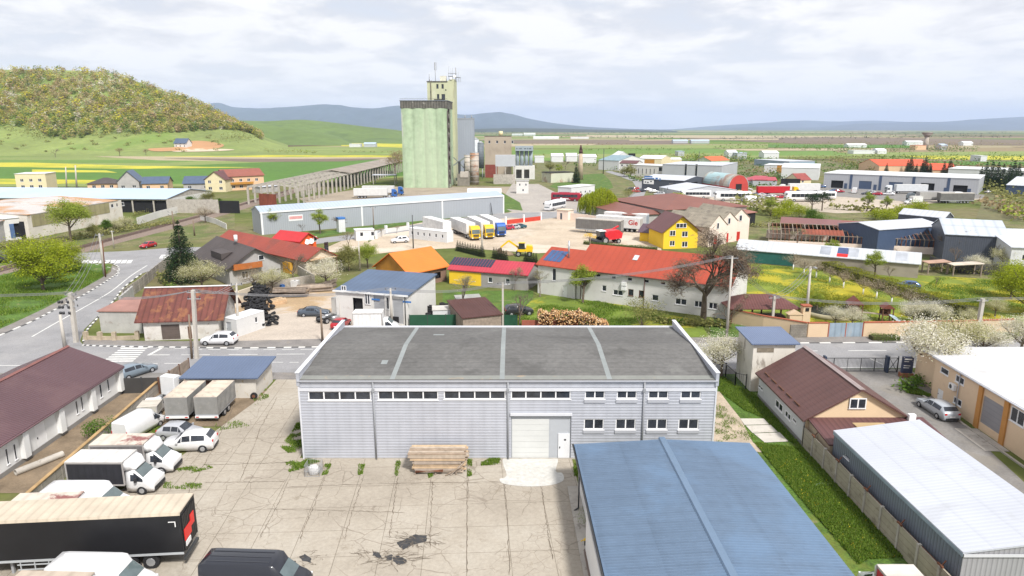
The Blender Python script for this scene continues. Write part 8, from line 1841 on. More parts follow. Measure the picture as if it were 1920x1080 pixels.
pole('t', 'tall pale pole beyond the blue-roofed shed', (125,352), 313, r=.3, arms=0, pxt=123); pole('u', 'pale transformer pole pair beyond the blue-roofed shed', (144,352), 310, r=.35, arms=1, pxt=141); pole('v', 'brown telegraph pole pair by the railway', (326,428), 396, pole_w, .2, 2, arm=2.5); pole('w', 'brown wooden pole between the railway and the spruce', (365,442), 412, pole_w, .18, 0); pole('x', 'small mast with signal box by the level crossing', (214,466), 432, r=.1, arms=1, arm=1)
pole('y', 'dark wooden pole beside the yellow house', (1106,640-170), 443, pole_w, .12, 0); pole('z', 'slim dark pole against the mill gables', (1358,450), 402, steel_dark, .12, 0); pole('z2', 'grey pole in front of the slate-blue hall', (1689,446), 405, arms=0)
def wires(lab, a, b, n=3, sag=.9, spread=1.2):
 A, B = (POLES[k] if isinstance(k, str) else k for k in (a, b)); p = thing('power_lines', lab, 'power line', A); d = B-A; w = Vector((-d.y, d.x, 0)).normalized()
 for i in range(n):
  o = w*(i-(n-1)/2)*spread/max(1,n-1); m = MB(); q = [o+d*t-Vector((0,0,sag*4*t*(1-t))) for t in np.linspace(0,1,13)]
  for s, e in zip(q, q[1:]): m.cyl(s, e, .035, n=3, cap=False)
  m.build('wire', M('wire_grey', (.22,.22,.23), .5), p)
for a, b, l in (('a','b','three wires from the transformer pole to the pavement pole'),('b','d','wires from the pavement pole toward the site container'),('b','e','wires from the pavement pole to the workshop pole'),('e','g','wires from the workshop pole to the white-footed pole'),('g','h','wires over the garden to the pole by the bare tree'),('h','i','short wires between the bare tree pole and the square pole'),('i','j','wires between the square pole and the tall smooth pole'),('i','k','long wires along the beige wall'),('k',Vector((95,92,8)),'wires leaving the stout pole past the lime tree'),('a',Vector((-95,84,9)),'wires leaving the transformer pole over the grass verge'),('c','a','wires between the junction corner pole and the transformer pole')): wires(l, a, b)
# --- coaches, lorries and cars in the coach park
GC = 'vehicles in the coach park'
def at(key, mk, px, py, deg, lab, cat, s=1): g = G(px,py); place(key, mk, (g.x,g.y,0), radians(deg), lab, cat, GC, s)
at('coach_w', None, 1304, 372, 178, 'white coach with one dark side beside the light grey workshop', 'coach'); at('coach_w', None, 1322, 361, 5, 'short white coach by the barrel hangar', 'coach', .8); at('coach_w', None, 1373, 377, 176, 'long white coach in front of the barrel hangar', 'coach', 1.15)
at('van_w', None, 1410, 379, 5, 'white minibus at the tail of the long white coach', 'van'); at('coach_w', None, 1506, 378, 178, 'white coach parked behind the small pines', 'coach', 1.2); at('coach_w', None, 1537, 374, 178, 'second white coach half hidden behind the first by the small pines', 'coach')
at('l_red', mk_articulated((.80,.50,.01), (.42,.01,.02), (.45,.05,.05)), 1455, 366, 0, 'red curtain-sided lorry with a yellow cab', 'lorry'); at('l_w3', mk_articulated((.70,.70,.70), (.62,.62,.62), (.66,.66,.66)), 1500, 361, 178, 'plain white lorry behind the red curtain-sided one', 'lorry')
at('l_logo', mk_articulated((.70,.72,.74), (.55,.57,.60), (.62,.63,.65)), 1700, 363, 178, 'grey-white lorry and trailer in front of the long grey hall', 'lorry'); at('l_g2', mk_articulated((.10,.12,.14), (.36,.35,.34), (.40,.39,.38)), 1745, 379, 180, 'dull grey lorry with a long trailer near the blue-edged hall', 'lorry'); at('t_grey', None, 1790, 381, 180, 'grey trailer behind the dull grey lorry', 'semi-trailer')
at('bt_w', None, 1712, 383, 182, 'small white box truck beside the dull grey lorry', 'box truck'); at('van_w', None, 1796, 371, 0, 'white panel van before the last dark bay', 'van'); at('van_w', None, 1602, 362, 60, 'white van between two dark bays', 'van')
CL = [('blue','hatch',(.03,.09,.22)),('white','sedan',(.68,.68,.70)),('red','hatch',(.40,.02,.04)),('dark','sedan',(.03,.035,.05)),('silver','wagon',(.42,.43,.46)),('black','suv',(.02,.02,.024))]
spots = [(1219,352,1,'by the dark grey workshop wall'),(1229,354,4,'by the dark grey workshop wall'),(1201,360,3,'on the roadside lot'),(1192,361,2,'on the roadside lot'),(1190,356,2,'behind others on the roadside lot'),(1214,358,1,'on the roadside lot'),(1226,361,1,'near the light grey workshop'),(1236,366,4,'near the light grey workshop'),(1181,358,5,'at the end of the roadside lot'),
 (1401,357,4,'beside the white container'),(1414,369,3,'in the crowded car row'),(1420,366,0,'in the crowded car row'),(1430,368,1,'in the crowded car row'),(1438,371,4,'in the crowded car row'),(1446,371,1,'at the end of the crowded car row'),(1416,373,0,'in front of the crowded car row'),(1428,374,4,'in front of the crowded car row'),(1462,372,2,'beside the red lorry'),
 (1534,351,4,'near the first dark bay'),(1547,352,0,'near the first dark bay'),(1562,360,0,'in front of the first dark bay'),(1574,361,2,'in front of the first dark bay'),(1649,355,3,'before the third dark bay'),(1626,365,3,'on the gravel before the third bay'),(1636,363,4,'on the gravel before the third bay'),(1644,366,2,'on the gravel before the third bay'),(1666,366,1,'alone on the gravel'),(1855,362,1,'beyond the last bay')]
for i, (x, y, c, w) in enumerate(spots): n_, k_, col_ = CL[c]; at('far_'+n_, mk_car(k_, col_), x, y, (i*37) % 40-20+(180 if i % 3 else 0), '%s car %s' % (n_, w), 'car')
g = G(278,464); place('suv_r', None, (g.x,g.y,0), radians(250), 'red car standing on the grass by the railway', 'car'); g = G(12,492); place('suv_dk', None, (g.x,g.y,0), radians(5), 'dark car on the road by the lime-green tree', 'car'); g = G(1701,541); place('far_blue', None, (g.x,g.y,0), radians(160), 'blue car behind the long clipped hedge', 'car')
# --- on and beyond the fields
wt = thing('water_tower', 'distant mushroom-shaped concrete water tower', 'water tower', G(1735,280)); yw_ = G(1735,280).y; hw = ZAT(248, yw_); MB().cyl((0,0,0),(0,0,hw*.72),3.6,2.6,14).build('shaft', M('tower_concrete', (.36,.31,.27), .9), wt); MB().cyl((0,0,hw*.72),(0,0,hw*.93),2.8,6.6,16).cyl((0,0,hw*.93),(0,0,hw),6.8,6.4,16).build('tank', M('tower_tank', (.22,.18,.16), .9), wt)
q = on_hill(340,276); hh = bldg('hill_house', 'lone white house with dark roof on the foot of the wooded hill', 'house', (q.x-8,q.y), radians(-8), 15, 11, 5.5, roof='gable_x', rise=5, over=.8, wall=wall_w, roofm=bt, base=q.z-.6, opens=row('f', 3, 1.5, 13.5, 1.2, 1.6, 1.6)+row('f', 3, 1.5, 13.5, 3.9, 1.5, 1.2))
def slope(name, mat, pts, lift=.35):
 """a patch draped over the hill"""
 P_ = smooth_line([p for p in pts], 5, True); c = (sum(p[0] for p in P_)/len(P_), sum(p[1] for p in P_)/len(P_)); b = MB(); k = 4; rings = [[on_hill(c[0]+(p[0]-c[0])*t, c[1]+(p[1]-c[1])*t)+Vector((0,-.3,lift)) for p in P_] for t in (1,.75,.5,.25,.02)]
 n = len(P_); i0 = b.pts([q for r in rings for q in r])
 for r in range(4):
  for i in range(n): j = (i+1) % n; b.face((i0+r*n+i, i0+r*n+j, i0+(r+1)*n+j, i0+(r+1)*n+i), 0, True)
 return tag(b.build(name, mat), kind='structure')
slope('diggings', M('orange_earth', (.42,.23,.11), .95, .12, .02), [(280,279),(330,276),(352,266),(385,265),(420,272),(400,280),(340,283),(290,284)]); slope('diggings', M('pale_earth', (.55,.45,.33), .95, .1, .02), [(330,281),(380,279),(440,281),(400,284),(330,285)])
for i, (x0, x1, y, hgt, c) in enumerate(sorted(((492,512,257,6,'orange'),(515,552,260,5,'white'),(556,598,262,4,'white'),(1040-375,760,257,7,'white'),(655,676,276,5,'white'),(682,704,276,5,'blue'),(1100-140,980,254,8,'white'),(982,1004,254,8,'white'),(1000,1048,261,5,'white'),(1070,1104,260,5,'white'),(1262,1290,269,5,'blue'),(1296,1330,269,5,'blue'),(1716,1736,281,6,'orange'),(1764,1776,281,6,'blue'),(1806,1824,273,5,'white'),(1700,1730,273,6,'white'),(1590,1625,277,4,'white'),(1600,1640,289,4,'white'),(1645,1662,289,4,'white'),(1838,1850,303,5,'white'),(1365,1382,298,6,'white'),(1382,1400,299,6,'blue'),(1271,1283,293,5,'blue'),(1432,1460,297,5,'white'),(1062,1082,303,5,'white'),(1034,1056,304,5,'white'),(1003,1020,305,5,'white'),(1086,1118,306,5,'white')))):
 a = G(x0,y); gb('distant_building', 'distant %s building on the plain, the %s counted from the hill' % (c, ORD[i]), 'building', (x0,y), (x1,y), 14, hgt, roof='gable_x' if i % 3 else 'flat', rise=2, over=.3, wall={'white': clad_w, 'blue': clad_l, 'orange': pk}[c], roofm={'white': trim_w, 'blue': roof_lb, 'orange': M('vivid_red_tile')}[c], group='distant buildings on the plain')
# ============================================================ TREES AND PLANTS
PR = {
 'blossom0': mk_tree('blossom', 6, 3.2, 13, 210, .17, 11, sig=.18, up=.55), 'blossom1': mk_tree('cream', 6, 3.2, 13, 180, .17, 12, sig=.18, up=.55), 'blossom2': mk_tree('pink', 5, 3.2, 12, 110, .17, 13, sig=.17, up=.45, ar=.4),
 'spring0': mk_tree('spring', 9, 4.4, 14, 230, .27, 21, sig=.17), 'spring1': mk_tree('spring', 7, 2.4, 11, 140, .22, 22, sig=.17, up=.8), 'lime0': mk_tree('lime', 7, 3.5, 20, 170, .25, 23, sig=.22, start=.12, up=.85),
 'green0': mk_tree('green', 6, 3.2, 12, 240, .26, 24, sig=.18, start=.2), 'olive0': mk_tree('olive', 6, 3.4, 12, 170, .22, 25, sig=.18, start=.2),
 'far_green': mk_tree('green', 7, 3.4, 8, 34, .7, 31, sig=.22, start=.15), 'far_olive': mk_tree('olive', 7, 3.6, 8, 34, .7, 32, sig=.22, start=.15), 'far_spring': mk_tree('spring', 7, 3.6, 8, 34, .7, 33, sig=.22, start=.15), 'far_brown': mk_tree('brown', 8, 3.6, 8, 40, .5, 34, sig=.22, ar=.3),
 'bare0': mk_bare(7, 3, 41, 4, 'bud', r0=.16), 'bare1': mk_bare(7, 3, 42, 4, 'budw', r0=.15, twigs=2), 'bigbare': mk_bare(11.5, 6, 45, 6, 'bud', r0=.42, twigs=2),
 'spruce': mk_conifer(11, 3.9, 2, n=34), 'thuja': mk_conifer(2.4, .55, 5, 'dark', 'thuja', 14), 'fir': mk_conifer(9, 2.2, 6, 'dark', 'fir_tree', 22), 'pine': mk_tree('dark', 7, 3, 8, 70, .3, 51, sig=.18, start=.35, name='pine_tree'),
 'willow': mk_willow(9.6, 5.2), 'bush_g': mk_bush('green', 1.8, 2.1, 1500, .17, 61), 'bush_l': mk_bush('lime', 3.4, 4.0, 2600, .30, 62, lump=11), 'bush_o': mk_bush('olive', 3.0, 3.6, 2000, .24, 63, lump=11, ar=.4), 'bush_gold': mk_bush('gold', 1.6, 1.7, 900, .15, 64), 'mound': mk_bush('hedge', 5.0, 3.6, 7500, .24, 65, lump=22),
 'orchard': None}
def mk_orchard():
 p = thing('apple_tree', None, None); seg, tips = branch_pts(3.2, 1.6, 8, 71, .32, 2, .45); segs_mesh(seg[2:]).build('branch', bark, p); MB().cyl((0,0,-.05),(0,0,1.15),.13,.11,8).build('limed_trunk', white_paint, p)
 rng = np.random.default_rng(3); pos = crown_cloud(tips, 1.9, 42, .15, .2, rng); link('crown', quad_mesh('crown', rand_quads(pos, .16, rng=rng, ar=.5), LF['pink']), p); return p
PR['orchard'] = mk_orchard
NM = dict(blossom='tree', spring='tree')
rt = random.Random(12)
def tr(key, px, py, lab, s=1, cat='tree', group=None, zz=None, name=None):
 g = G(px, py) if zz is None else zz; o = place('T'+key, PR[key], g, rt.uniform(0, 6.28), lab, cat, group, s); return o
def hs(key, base, pyt, H0): return ZAT(pyt, G(*base).y)/H0
tr('spring0', 133, 452, 'big pale yellow-green tree with visible forked limbs before the rusty-roofed shed', 1.12); tr('lime0', 82, 545, 'broad lime-green tree on the grass verge of the junction', 1.25); tr('lime0', 128, 512, 'smaller lime-green tree touching the broad one on the verge', .85)
tr('green0', 200, 438, 'dark green shrubby tree beside the rusty shed wall', .62); tr('olive0', 176, 446, 'olive thicket tree below the stained upper wall', .6); tr('blossom1', 236, 430, 'pale flowering thicket beside the railway wall', .62); tr('blossom1', 218, 436, 'cream flowering shrub tree next to the dark green one', .6)
tr('green0', 361, 394, 'round fresh green tree by the blue-roofed shed gable', .78); tr('olive0', 392, 388, 'olive-grey tree behind the round green one', .95); tr('blossom2', 385, 418, 'brownish-pink budding tree beside the railway', 1.0); tr('green0', 412, 388, 'low dark green tree by the field houses', .5); tr('olive0', 35, 475, 'scrubby olive tree at the railway edge', .5)
tr('spruce', 345, 528, 'dark spruce standing alone at the street corner', 1.05, name='spruce_tree'); tr('blossom1', 380, 548, 'wide cream-white flowering tree beside the spruce', .95); tr('blossom2', 478, 548, 'pinkish flowering tree in front of the brown-tiled house', .85); tr('blossom1', 512, 551, 'cream and green flowering tree in front of the long red roof', .75); tr('blossom0', 612, 541, 'white flowering tree by the balcony gable', .95)
tr('bare0', 550, 530, 'fine-twigged bare tree before the long red roof', 1.1); tr('spring1', 508, 438, 'slender pale green tree against the long grey hall', .95); tr('spring1', 601, 438, 'slender greenish-white tree against the long grey hall', .95); tr('bare0', 638, 434, 'thin grey bare tree against the long grey hall', .85); tr('bare0', 567, 436, 'tiny bare tree beside the bright red roof', .5)
tr('bare1', 655, 470, 'loose white-budding tree by the guard hut', .9); tr('olive0', 655, 508, 'yellow-olive shrub tree left of the slim concrete pole', .85); tr('spring0', 690, 503, 'yellowish shrub tree right of the slim concrete pole', .55); tr('olive0', 640, 505, 'olive tree behind the flowering tree by the balcony', .65); tr('bare1', 716, 444, 'small gnarled tree in the white fence bed', .42); tr('bare1', 744, 438, 'second small gnarled tree in the white fence bed', .42)
tr('bare1', 868, 585, 'open bare tree between the orange and crimson roofs', 1.15); tr('bare0', 975, 612, 'grey bare tree beside the white-footed pole', .95); tr('bare1', 965, 545, 'pale-budding tree before the crimson roof', .8); tr('bare1', 1012, 556, 'sparse white-budding tree at the white wing wall', .85); tr('spring1', 1092, 568, 'slender fresh green tree before the big red-roofed building', .9); tr('blossom0', 788, 585, 'low white flowering bush beside the workshop corner', .35)
tr('bush_o', 1203, 612, 'spreading olive-yellow shrub behind the warehouse', 1.15, 'shrub'); tr('bigbare', 1318, 604, 'huge bare spreading tree in front of the big red roof', 1.32); tr('bare0', 1365, 618, 'thin leaning bare tree beside the huge one', .85); tr('bare1', 1385, 600, 'pale budding tree beside the gazebo', .8); tr('bush_o', 1300, 612, 'brown brambly shrub at the foot of the huge bare tree', .5, 'shrub')
tr('blossom0', 1352, 708, 'white flowering tree between the warehouse and the old tower', .85); tr('blossom0', 1728, 712, 'large white flowering tree beside the sign board', 1.18); tr('blossom1', 1785, 684, 'cream flowering tree joined to the large white one', 1.05); tr('blossom0', 1838, 678, 'white flowering tree behind the beige building roof', .8); tr('blossom0', 1912, 668, 'white flowering tree cut by the frame edge', .85)
tr('spring1', 0, 0, 'yellow-leaved sapling by the black semi-trailer at the picture edge', .55, 'tree', None, Vector((-31.2,33.6,0)))
tr('bush_g', 186, 822, 'fresh green bush beside the long white building', .98, 'shrub'); tr('mound', 1530, 578, 'wide yellow-green weeping shrub mound over the pool', .78, 'shrub'); tr('mound', 1605, 584, 'second weeping shrub mound beside the playground', .70, 'shrub')
for i, (x, y) in enumerate(((1447,487),(1467,497),(1487,506),(1507,514),(1530,521),(1555,530),(1581,541),(1618,552),(1643,560),(1671,570),(1704,580))): tr('orchard', x, y, '%s apple tree with limed white trunk counted from the green tarpaulin shed' % ORD[i], .95 if i % 2 else 1.05, 'tree', 'apple trees along the hedge')
hedge('hedge', 'long wavy yellow-green hedge dividing the two gardens', [(1497,488),(1560,510),(1620,530),(1700,556),(1760,578),(1825,596)], 2.4, 1.9, den=320, size=.2)
hedge('hedge', 'dark brown-green hedge continuing behind the flowering shrubs', [(1700,590),(1760,600),(1826,606)], 2.6, 1.6, 'thuja', den=300, size=.18)
hedge('hedge', 'low clipped green hedge in front of the yellow house', [(1095,458),(1150,464),(1232,470)], 1.0, .8, 'green', den=120, size=.2); hedge('hedge', 'low green hedge at the foot of the beige wall', [(1632,637),(1683,637)], 1.6, .7, 'green', den=200, size=.15); hedge('hedge', 'green hedge under the beige wall near the stout pole', [(1840,635),(1900,633)], 1.6, .7, 'green', den=200, size=.15)
hedge('hedge', 'lime-green hedge behind the brown hangars', [(1165,400),(1200,392),(1245,381),(1275,374)], 4, 2.6, 'lime', den=70, size=.5)
tr('blossom0', 1565, 612, 'low white flowering fruit tree near the garden oven', .5); tr('blossom0', 1597, 614, 'low white flowering fruit tree near the slide', .5); tr('blossom0', 1712, 608, 'white flowering shrub by the beige wall', .62); tr('blossom0', 1752, 610, 'white flowering shrub right next to its twin by the beige wall', .58); tr('blossom1', 1815, 612, 'cream flowering shrub at the end of the brown-green hedge', .45); tr('spring1', 1530, 590, 'small leafy fruit tree by the tall smooth pole', .5)
tr('bush_gold', 1756, 574, 'bright yellow forsythia bush beside the long hedge', 1.0, 'shrub'); tr('bush_gold', 1783, 582, 'smaller bright yellow forsythia near the first one', .72, 'shrub'); tr('lime0', 1925, 590, 'bright lime-green tree at the edge of the overgrown garden', 1.1); tr('lime0', 1895, 560, 'lime-green tree behind the overgrown garden', .8); tr('blossom1', 1865, 595, 'narrow white flowering sapling beside the lime tree', .5)
tr('bare1', 1492, 470, 'white-budding bare tree over the white shed roof', 1.0); tr('bare1', 1603, 505, 'pale budding tree at the foot of the white shed', .85); tr('bare0', 1682, 508, 'bare thin tree before the white shed end', .9); tr('spring1', 1560, 492, 'pale green shrub tree behind the long hedge', .7); tr('spring1', 1640, 520, 'pale green loose tree behind the long hedge', .75); tr('bare1', 1667, 528, 'budding tree behind the long hedge near the blue car', .6)
for i, (x, y, s, w) in enumerate(((1778,490,1.2,'beside the low roof'),(1800,488,1.4,'in its middle'),(1822,486,1.35,'behind the shelter'),(1845,492,1.3,'toward the store'),(1865,498,1.0,'by the store wall'),(1790,500,.8,'at the board fence'))): tr('bare0', x, y, 'dark bare tree of the thicket before the white-roofed hall, %s' % w, s, 'tree', 'bare thicket')
tr('blossom0', 1830, 512, 'bright white flowering tree in the bare thicket', .6); tr('blossom1', 1880, 505, 'white flowering tree by the blue-eaved store', .8); tr('bush_o', 1862, 515, 'olive shrub behind the board fence', .8, 'shrub'); tr('bare0', 1755, 536, 'grey budding shrub in the overgrown lawn', .35)
tr('willow', 1128, 407, 'lime-green weeping willow above the pale wall', 1.0, name='weeping_willow'); tr('willow', 1108, 404, 'smaller weeping willow behind the big one', .82)
for i, (x, y, s, w) in enumerate(((1478,402,1.25,'left of the small pines'),(1500,408,1.1,'below the small pines'),(1462,410,1.0,'above the brown barn end'),(1690,412,1.2,'beside the blue-edged hall'),(1665,418,1.1,'in front of the blue-edged hall'),(1720,400,1.1,'behind the blue-edged hall'),(1640,412,.9,'at the barn end'))): tr('bush_l', x, y, 'bright lime-green bush %s' % w, s, 'shrub', 'lime-green bushes')
tr('pine', 1522, 398, 'small grey-green pine behind the coaches', .95); tr('pine', 1541, 395, 'second grey-green pine right of the first', 1.0); tr('green0', 1523, 432, 'green tree growing against the brown barn', .95); tr('spring1', 1625, 396, 'pale yellow tree on the gravel edge', .95); tr('spring1', 1660, 398, 'loose spring-green tree on the gravel edge', .8); tr('spring1', 1445, 405, 'spring-green tree by the open shelter', .9)
for i, (x, y, s) in enumerate(((1836,352,1.0),(1845,350,1.2),(1855,356,1.3),(1866,354,1.25),(1876,357,1.2),(1889,349,1.1),(1897,346,1.2),(1906,345,1.1))): tr('fir', x, y, 'dark fir beside the navy-blue hall, %s from the long grey bay hall' % ORD[i], s*1.15, 'tree', 'firs by the navy hall')
for i, (x, y) in enumerate(((1661,327),(1700,328),(1706,327),(1717,328),(1728,328),(1733,327),(1744,329),(1768,332),(1779,332))): tr('fir', x, y, 'small dark fir before the orange-red roofs, %s counted toward the navy hall' % ORD[i], .8+.25*(i % 3), 'tree', 'firs before the orange-red roofs')
for i in range(11): g = G(858+i*4.8, 470+i*1.2); tr('thuja', 0, 0, 'dark thuja in the row above the solar panels', 1.0, 'tree', 'thuja row by the solar roof', g, 'thuja')
for i in range(6): g = G(926+i*4.6, 484+i*1.2); tr('thuja', 0, 0, 'dark thuja in the second row above the crimson roof', 1.0, 'tree', 'second thuja row', g, 'thuja')
for i in range(5): g = G(985+i*5, 490+i*.9); tr('thuja', 0, 0, 'dark thuja beside the white wing with blue panels', .9, 'tree', 'third thuja row', g, 'thuja')
tr('bush_gold', 1104, 447, 'yellow shrub on the green verge by the grey trailer', .9, 'shrub'); tr('bush_gold', 1114, 450, 'second yellow shrub on the verge', .8, 'shrub'); tr('fir', 1080, 343, 'dark conifer behind the brick chimney', 1.15); tr('far_olive', 1031, 322, 'olive tree behind the roofless hut', .9); tr('bare0', 1060, 318, 'bare tree near the brick chimney', 1.2); tr('far_spring', 1048, 322, 'yellow-green tree behind the roofless hut', .7)
tr('far_olive', 1183, 332, 'olive tree beside the long white office', 1.0); tr('far_olive', 1170, 331, 'olive bush by the curving road', .8); tr('far_brown', 741, 330, 'dense brown bare tree against the green silo', 1.6); tr('far_brown', 747, 318, 'second brown bare tree against the green silo', 1.7); tr('bush_o', 1180, 372, 'olive scrub above the weeping willow', 1.2, 'shrub')
tr('bare0', 104, 295, 'lone bare tree in the green fields below the hill', 1.7); tr('far_brown', 225, 293, 'pinkish bare tree in the fields below the hill', 1.1); tr('far_brown', 274, 292, 'second pinkish bare tree in the fields below the hill', .9)
# many small trees of the plain: far rows that read as one line
def far_scatter(name, items, kind, seed, size=1.6, hgt=5, n=10):
 rng = np.random.default_rng(seed); P_ = []
 for px, py, s in items:
  g = G(px, py); m = int(n*s)+4; d = rng.normal(size=(m,3)); P_.append(np.array([g.x,g.y,hgt*s*.5])+d*np.array([hgt*.42,hgt*.42,hgt*.24])*s)
 pos = np.concatenate(P_); pos[:,2] = np.maximum(pos[:,2], .2); tag(link(name, quad_mesh(name, rand_quads(pos, size, rng=rng, ar=.7), LF[kind])), kind='stuff')
rf_ = random.Random(77); row_ = lambda x0, x1, y0, y1, n, s=1: [(x0+(x1-x0)*(i+rf_.uniform(-.45,.45))/n, y0+(y1-y0)*(i/n)+rf_.uniform(-.7,.7), s*rf_.uniform(.5,1.4)) for i in range(n)]
far_scatter('treeline', row_(1340,1560,279,280,26)+row_(1500,1600,282,283,16,1.1)+row_(1575,1720,287,285,28,1.3)+row_(1740,1830,286,284,16,1.2)+row_(1300,1420,302,306,22,.9)+row_(1640,1930,301,303,26,.8)+row_(1390,1640,304,318,30,.8), 'green', 5, 1.7, 6, 16)
far_scatter('treeline', row_(1280,1400,299,301,24,1.1)+row_(1210,1300,296,294,12,.9)+row_(960,1010,312,318,8,.8)+row_(1560,1640,300,326,34,.9)+row_(1845,1925,352,400,30,.8)+row_(1380,1460,384,408,22,.7)+row_(640,760,286,287,9,.6)+row_(480,600,287,288,14,.9), 'olive', 6, 1.4, 5, 18)
far_scatter('treeline', row_(1560,1930,306,322,60,.9)+row_(1000,1200,272,271,18,.8)+row_(1745,1800,282,281,16,1.6)+row_(1400,1500,322,330,12,.7)+row_(1840,1930,385,415,16,.8), 'brown', 7, 1.5, 5, 16)
far_scatter('treeline', row_(560,740,258,258,18,2.2)+row_(980,1300,258,262,26,1.6)+row_(1350,1900,262,258,60,1.7)+row_(1400,1900,252,251,60,2.2)+row_(900,1250,252,252,36,2.4), 'dark', 8, 3.0, 6, 8)
far_scatter('treeline', row_(1880,1930,395,420,6,1)+row_(1650,1690,322,325,4,.8)+row_(545,600,286,287,6,.9)+row_(20,60,268,270,6,.4)+row_(1290,1330,300,303,8,1.2), 'spring', 9, 1.5, 5, 18)
far_scatter('treeline', row_(1150,1460,320,316,40,.7)+row_(1360,1470,326,340,26,.6)+row_(1085,1200,312,308,14,.7)+row_(1180,1235,338,345,14,.6)+row_(1400,1500,352,348,16,.5)+row_(1450,1640,330,318,30,.7)+row_(1640,1920,296,297,44,.9)+row_(1100,1300,284,282,20,.9)+row_(1740,1930,312,316,24,1.0), 'green', 12, 1.3, 5, 16)
far_scatter('treeline', row_(1130,1330,306,300,26,.9)+row_(1340,1480,310,306,24,.9)+row_(1480,1660,300,296,34,.9)+row_(1210,1300,330,324,14,.5)+row_(1380,1480,372,392,26,.6)+row_(1560,1700,392,402,22,.5)+row_(960,1130,294,292,16,.6)+row_(1330,1930,274,272,60,1.5), 'olive', 13, 1.5, 5, 14)
# tangle of brush along the railway and in the gardens
far_scatter('undergrowth', row_(130,330,452,418,50,.5)+row_(-20,120,470,455,30,.5)+row_(250,330,405,388,16,.4)+row_(1240,1370,606,614,34,.28)+row_(1440,1650,418,428,40,.5)+row_(1750,1900,508,518,40,.35)+row_(1400,1500,425,430,20,.4)+row_(300,335,520,560,14,.35), 'olive', 10, .5, 3.4, 60)
far_scatter('undergrowth', row_(310,350,540,552,10,.35)+row_(60,130,500,540,14,.3)+row_(1230,1290,602,610,14,.28)+row_(1640,1700,410,425,20,.6)+row_(400,440,380,395,10,.5)+row_(1690,1740,735,715,14,.35), 'green', 11, .4, 3.2, 60)
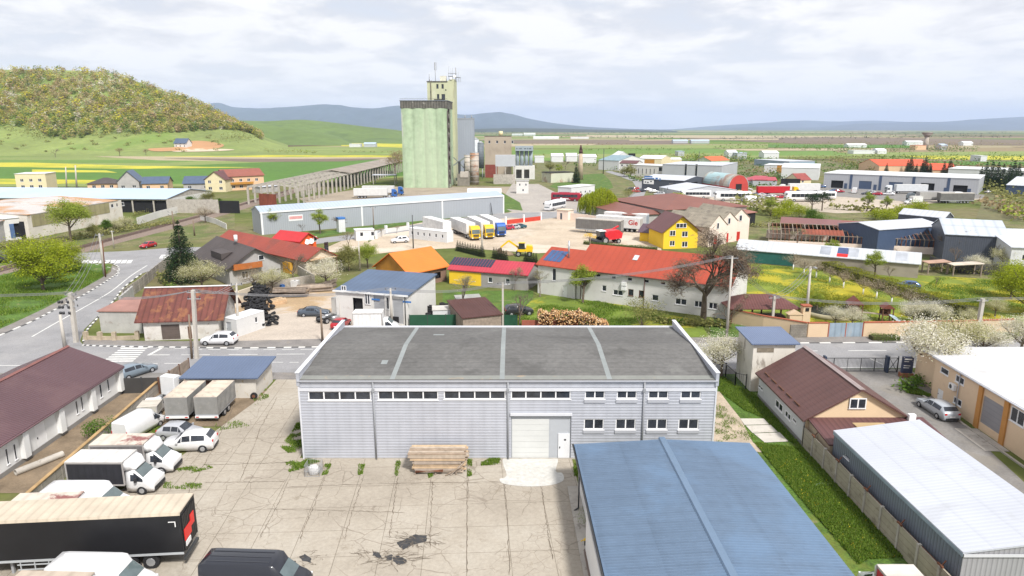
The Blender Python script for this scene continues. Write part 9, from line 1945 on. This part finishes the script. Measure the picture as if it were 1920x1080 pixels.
# ------------------------------------------------------------ the wooded hill
LF['f_brown'] = M('wood_brown', leaf=[(.34,.26,.12),(.46,.35,.18),(.56,.44,.26)]); LF['f_olive'] = M('wood_olive', leaf=[(.28,.28,.07),(.40,.38,.10),(.52,.48,.16)]); LF['f_white'] = M('wood_white', leaf=[(.55,.50,.36),(.72,.68,.56),(.82,.80,.74)]); LF['f_yellow'] = M('wood_yellow', leaf=[(.46,.42,.03),(.60,.52,.03),(.70,.62,.06)]); LF['f_green'] = M('wood_green', leaf=[(.12,.18,.04),(.19,.25,.05),(.28,.33,.08)])
def woods():
 rng = np.random.default_rng(99); up = smooth_line([(-140,142),(0,133),(130,134),(200,137.5),(260,155),(320,176),(370,194),(400,209),(440,230),(475,249),(490,255)], 5); lo = smooth_line([(-140,228),(0,236),(55,243),(110,262),(170,256),(220,252),(310,250),(420,243),(470,250),(492,264)], 5)
 ux, uy = zip(*up); lx, ly = zip(*lo); kinds = ['f_brown','f_olive','f_white','f_yellow','f_green','pink','green']; wts = {'hi': [.36,.26,.08,.09,.13,.06,.02], 'lo': [.16,.36,.06,.05,.22,.04,.11]}; out = {k: [] for k in kinds}; n = 0
 while n < 3300:
  x = rng.uniform(-130, 491); a, b = np.interp(x, ux, uy), np.interp(x, lx, ly); t = rng.uniform(0,1); py = a+(b-a)*t; q = on_hill(x, py+.3)
  if q.z < 2: continue
  n += 1; cl = sin(x*.045+py*.11)+sin(x*.021-py*.07+2); w = np.array(wts['lo' if t > .72 else 'hi']); 
  if cl > .9: w = w*np.array([.6,1,3.2,1.8,1,2,1])
  k = kinds[rng.choice(7, p=w/w.sum())]; s = rng.uniform(4.4, 8.0)*(.75 if k in ('f_white','pink') else 1); m = 34; d = rng.normal(size=(m,3)); d /= np.linalg.norm(d, axis=1)[:,None]
  out[k].append(np.array([q.x, q.y, q.z+s*.75])+d*np.array([s*.62,s*.62,s*.72])*rng.uniform(.6,1.05,(m,1)))
 vs = []; mi = []
 for i, k in enumerate(kinds):
  pos = np.concatenate(out[k]); vs.append(rand_quads(pos, 2.5 if k not in ('f_white','pink') else 2.0, rng=rng, ar=.75, up=.5)); mi += [i]*len(pos)
 tag(link('forest', quad_mesh('forest', np.concatenate(vs), [LF[k] for k in kinds], np.array(mi, 'i'))), kind='stuff')
 b = [(on_hill(x,y), s) for x, y, s in [(48,246,1),(50,252,1.2),(72,251,1.3),(66,256,1),(80,259,1),(90,250,.8),(112,250,1.4),(120,255,1.2),(236,255,.9),(256,252,.5),(425,265,1.5),(436,262,1.8),(448,260,1.9),(458,263,1.6),(468,262,1.4),(405,268,1),(10,240,1),(22,244,1)]+[(rf_.uniform(-20,420), rf_.uniform(252,285), rf_.uniform(.2,.5)) for _ in range(40)]]
 P_ = [np.array([q.x,q.y,q.z+2*s])+rng.normal(size=(int(60*s)+10,3))*np.array([4,4,1.9])*s for q, s in b]; tag(link('shrubbery', quad_mesh('shrubbery', rand_quads(np.concatenate(P_), 1.9, rng=rng), LF['olive'])), kind='stuff')
woods()
# ------------------------------------------------------------ grass of verges and gardens
tufts('grass', 26000, [(1360,500),(1480,500),(1700,560),(1830,600),(1880,622),(1520,625),(1400,590)], .13, seed=41, flowers=.06, dens=.35)
tufts('grass', 16000, [(0,520),(100,500),(205,500),(206,508),(190,520),(150,545),(60,585),(0,615)], .3, seed=42, dens=.4); tufts('grass', 14000, [(960,600),(1010,575),(1120,565),(1240,595),(1240,628),(960,630)], .25, seed=43, dens=.5)
tufts('grass', 14000, [(1760,520),(1920,530),(1920,590),(1830,595),(1720,545)], .16, seed=44, flowers=.04, dens=.4); tufts('grass', 9000, [(1330,700),(1345,700),(1400,738),(1396,770),(1350,736)], .17, seed=46); tufts('grass', 5000, [(1700,722),(1745,742),(1742,745),(1700,738),(1690,715)], .2, seed=45)
# ------------------------------------------------------------ air: one closed box of thin haze
hz = MB().box(-24500, 24500, -250, 24500, -1, 560); ho = hz.build('haze', [], uv=False)
hm_ = bpy.data.materials.new('haze'); hm_.use_nodes = True; t_ = NT(hm_.node_tree)
pv = t_.n('ShaderNodeVolumePrincipled'); pv.inputs['Color'].default_value = (.58,.71,1.0,1); pv.inputs['Density'].default_value = 5.6e-5; pv.inputs['Anisotropy'].default_value = .1
oo_ = t_.n('ShaderNodeOutputMaterial'); t_.l(pv.outputs[0], oo_.inputs['Volume']); ho.data.materials.clear(); ho.data.materials.append(hm_); tag(ho, kind='stuff')
